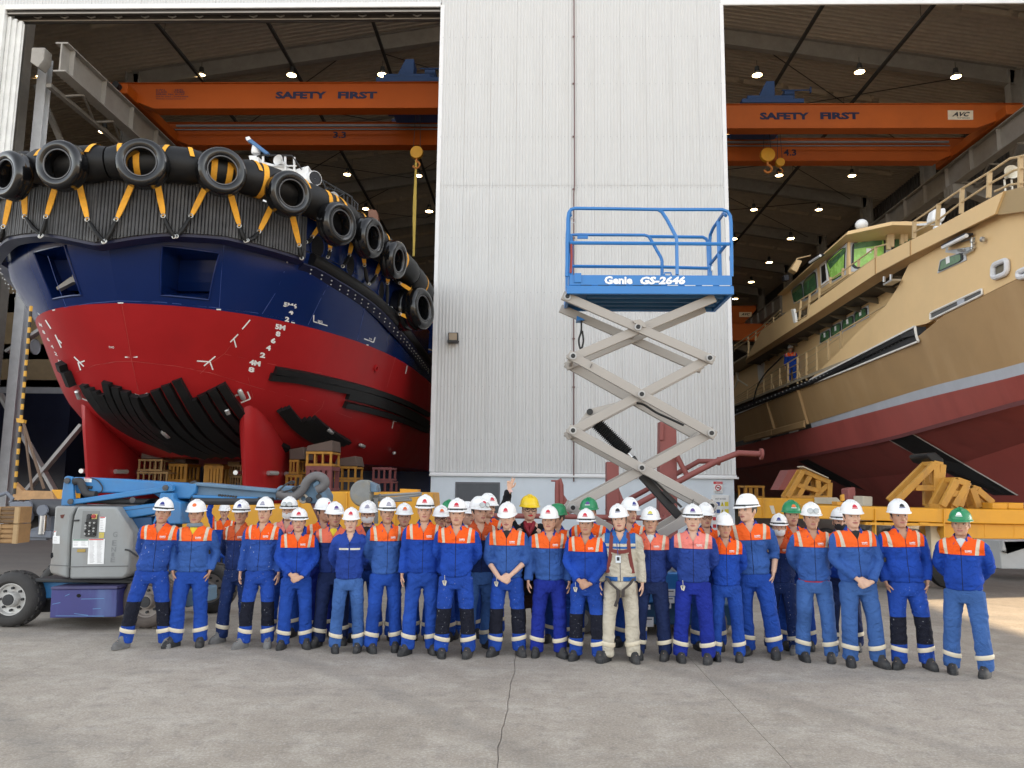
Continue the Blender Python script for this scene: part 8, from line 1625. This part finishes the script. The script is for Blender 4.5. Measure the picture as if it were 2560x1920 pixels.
for s in (-1, 1): o.rings([[Vector((s * (x - .018), -.15, z)), Vector((s * (x + .018), -.15, z)), Vector((s * (x + .018), -.135, z)), Vector((s * (x - .018), -.135, z))] for x, z in ((.15, .93), (.10, .86), (.03, .80), (.025, .72))])
o.tube([(-.02, -.155, .80), (-.03, -.165, .7), (-.06, -.16, .62)], .018, 6); part(cm, 'leg_strap', o.mesh('leg_strap', [hs_gr]))
o = MB(); o.box((-.02, front(0, 1.13) - .012, 1.135), (.058, .006, .08)); oc = part(cm, 'identity_card', o.mesh('identity_card', [M('card_white', (.62, .66, .7), .4)])); o = MB(); o.box((-.02, front(0, 1.13) - .0155, 1.14), (.03, .002, .04)); part(oc, 'print', o.mesh('print', [blk])); o = MB(); o.tube([(-.055, -.05, 1.42), (-.03, front(0, 1.28) - .01, 1.28), (-.02, front(0, 1.18) - .01, 1.18)], .004, 5); part(cm, 'lanyard', o.mesh('lanyard', [emb['b']]))
W('worker in the back between the cream coverall and the yellow emblem helmet', 'look', 1573, None, 1243, 1571, Y=9.9, em='b', sk=0, yaw=-.2)
W('worker with a yellow emblem, one arm behind his back, right of the cream coverall', 'behind', 1629, 1645, 1266, 1621, jk='fade', tr='dark', em='y', sk=0, tee=tee_w)
W('worker with faded coral yoke and keys under the foot of the lift cylinder', 'behind', 1736, 1653, 1259, 1724, jk='pink', tr='new', em='p', ext='sk', sk=2)
W('bespectacled worker with ribbed white helmet in the back beside the safety sign', 'behind', 1764, None, 1256, 1764, Y=9.8, em=None, ext='l', sk=0)
W('short worker with plain white helmet before the safety sign', 'behind', 1818, 1649, 1280, 1805, em=None, sk=1, tr='std')
W('tall worker gazing left with hand in pocket and sleeves rolled, beside the doorway edge', 'tall', 1898, 1640, 1234, 1855, jk='light', tr='std', em=None, ext='s', sk=2, lean=-.05)
W('white-masked worker in paint-stained navy overalls with keys', 'behind', 1957, 1630, 1283, 1947, jk='dark', tr='stain', em='b', ext='smk', boots='g', sk=0)
W('worker in green helmet with orange emblem behind the white-masked man', 'behind', 1979, None, 1250, 1979, Y=9.9, hat='g', em='o', sk=0)
W('worker with clear goggles on his helmet and a red shirt hem showing', 'behind', 2043, 1651, 1255, 2024, jk='light', tr='worn', em=None, ext='G', sk=1)
o = MB(); o.rings(ell([(.865, .165, .118, 0, 0), (.90, .166, .12, 0, 0)])); part([q for q in bpy.data.objects if q.get('label', '').startswith('worker with clear goggles')][0], 'shirt_hem', o.mesh('shirt_hem', [tee_r]))
W('black-masked worker in the second row right of the goggles man', 'behind', 2100, None, 1268, 2096, Y=9.9, em=None, ext='Ms', sk=0, tr='dark')
W('worker with clasped hands, open collar and black shirt, red sun emblem', 'clasp', 2160, 1663, 1249, 2139, jk='light', tr='worn', em='r', sk=2, tee=tee_b, lean=-.03)
W('stocky worker with zipped jacket and black knee patches, second from the right', 'pocket', 2283, 1669, 1247, 2254, tr='knee', em='d', sk=1, lean=-.03)
W('worker in green helmet at the right end of the row', 'behind', 2423, 1685, 1268, 2388, tr='worn', hat='g', em='w', sk=1, yaw=-.15, tee=tee_w)
q = P((1977, 862), X=10.75); t = W('worker leaning on the side rail of the patrol boat, high in the right doorway', 'side2', 1977, None, 857, 1977, Y=q.y, em='b', sk=1, scale=1.0, yaw=-.25, group='workers on the boats'); t.location = (10.75, q.y, 6.155)
t = W('worker half hidden between the low tug tyre and the pillar', 'behind', 1087, None, 780, 1087, Y=27.2, em=None, sk=1, scale=1.0, group='workers on the boats'); pt = P((1087, 779), Y=29.5); t.location = (pt.x, 29.5, pt.z - 1.735)
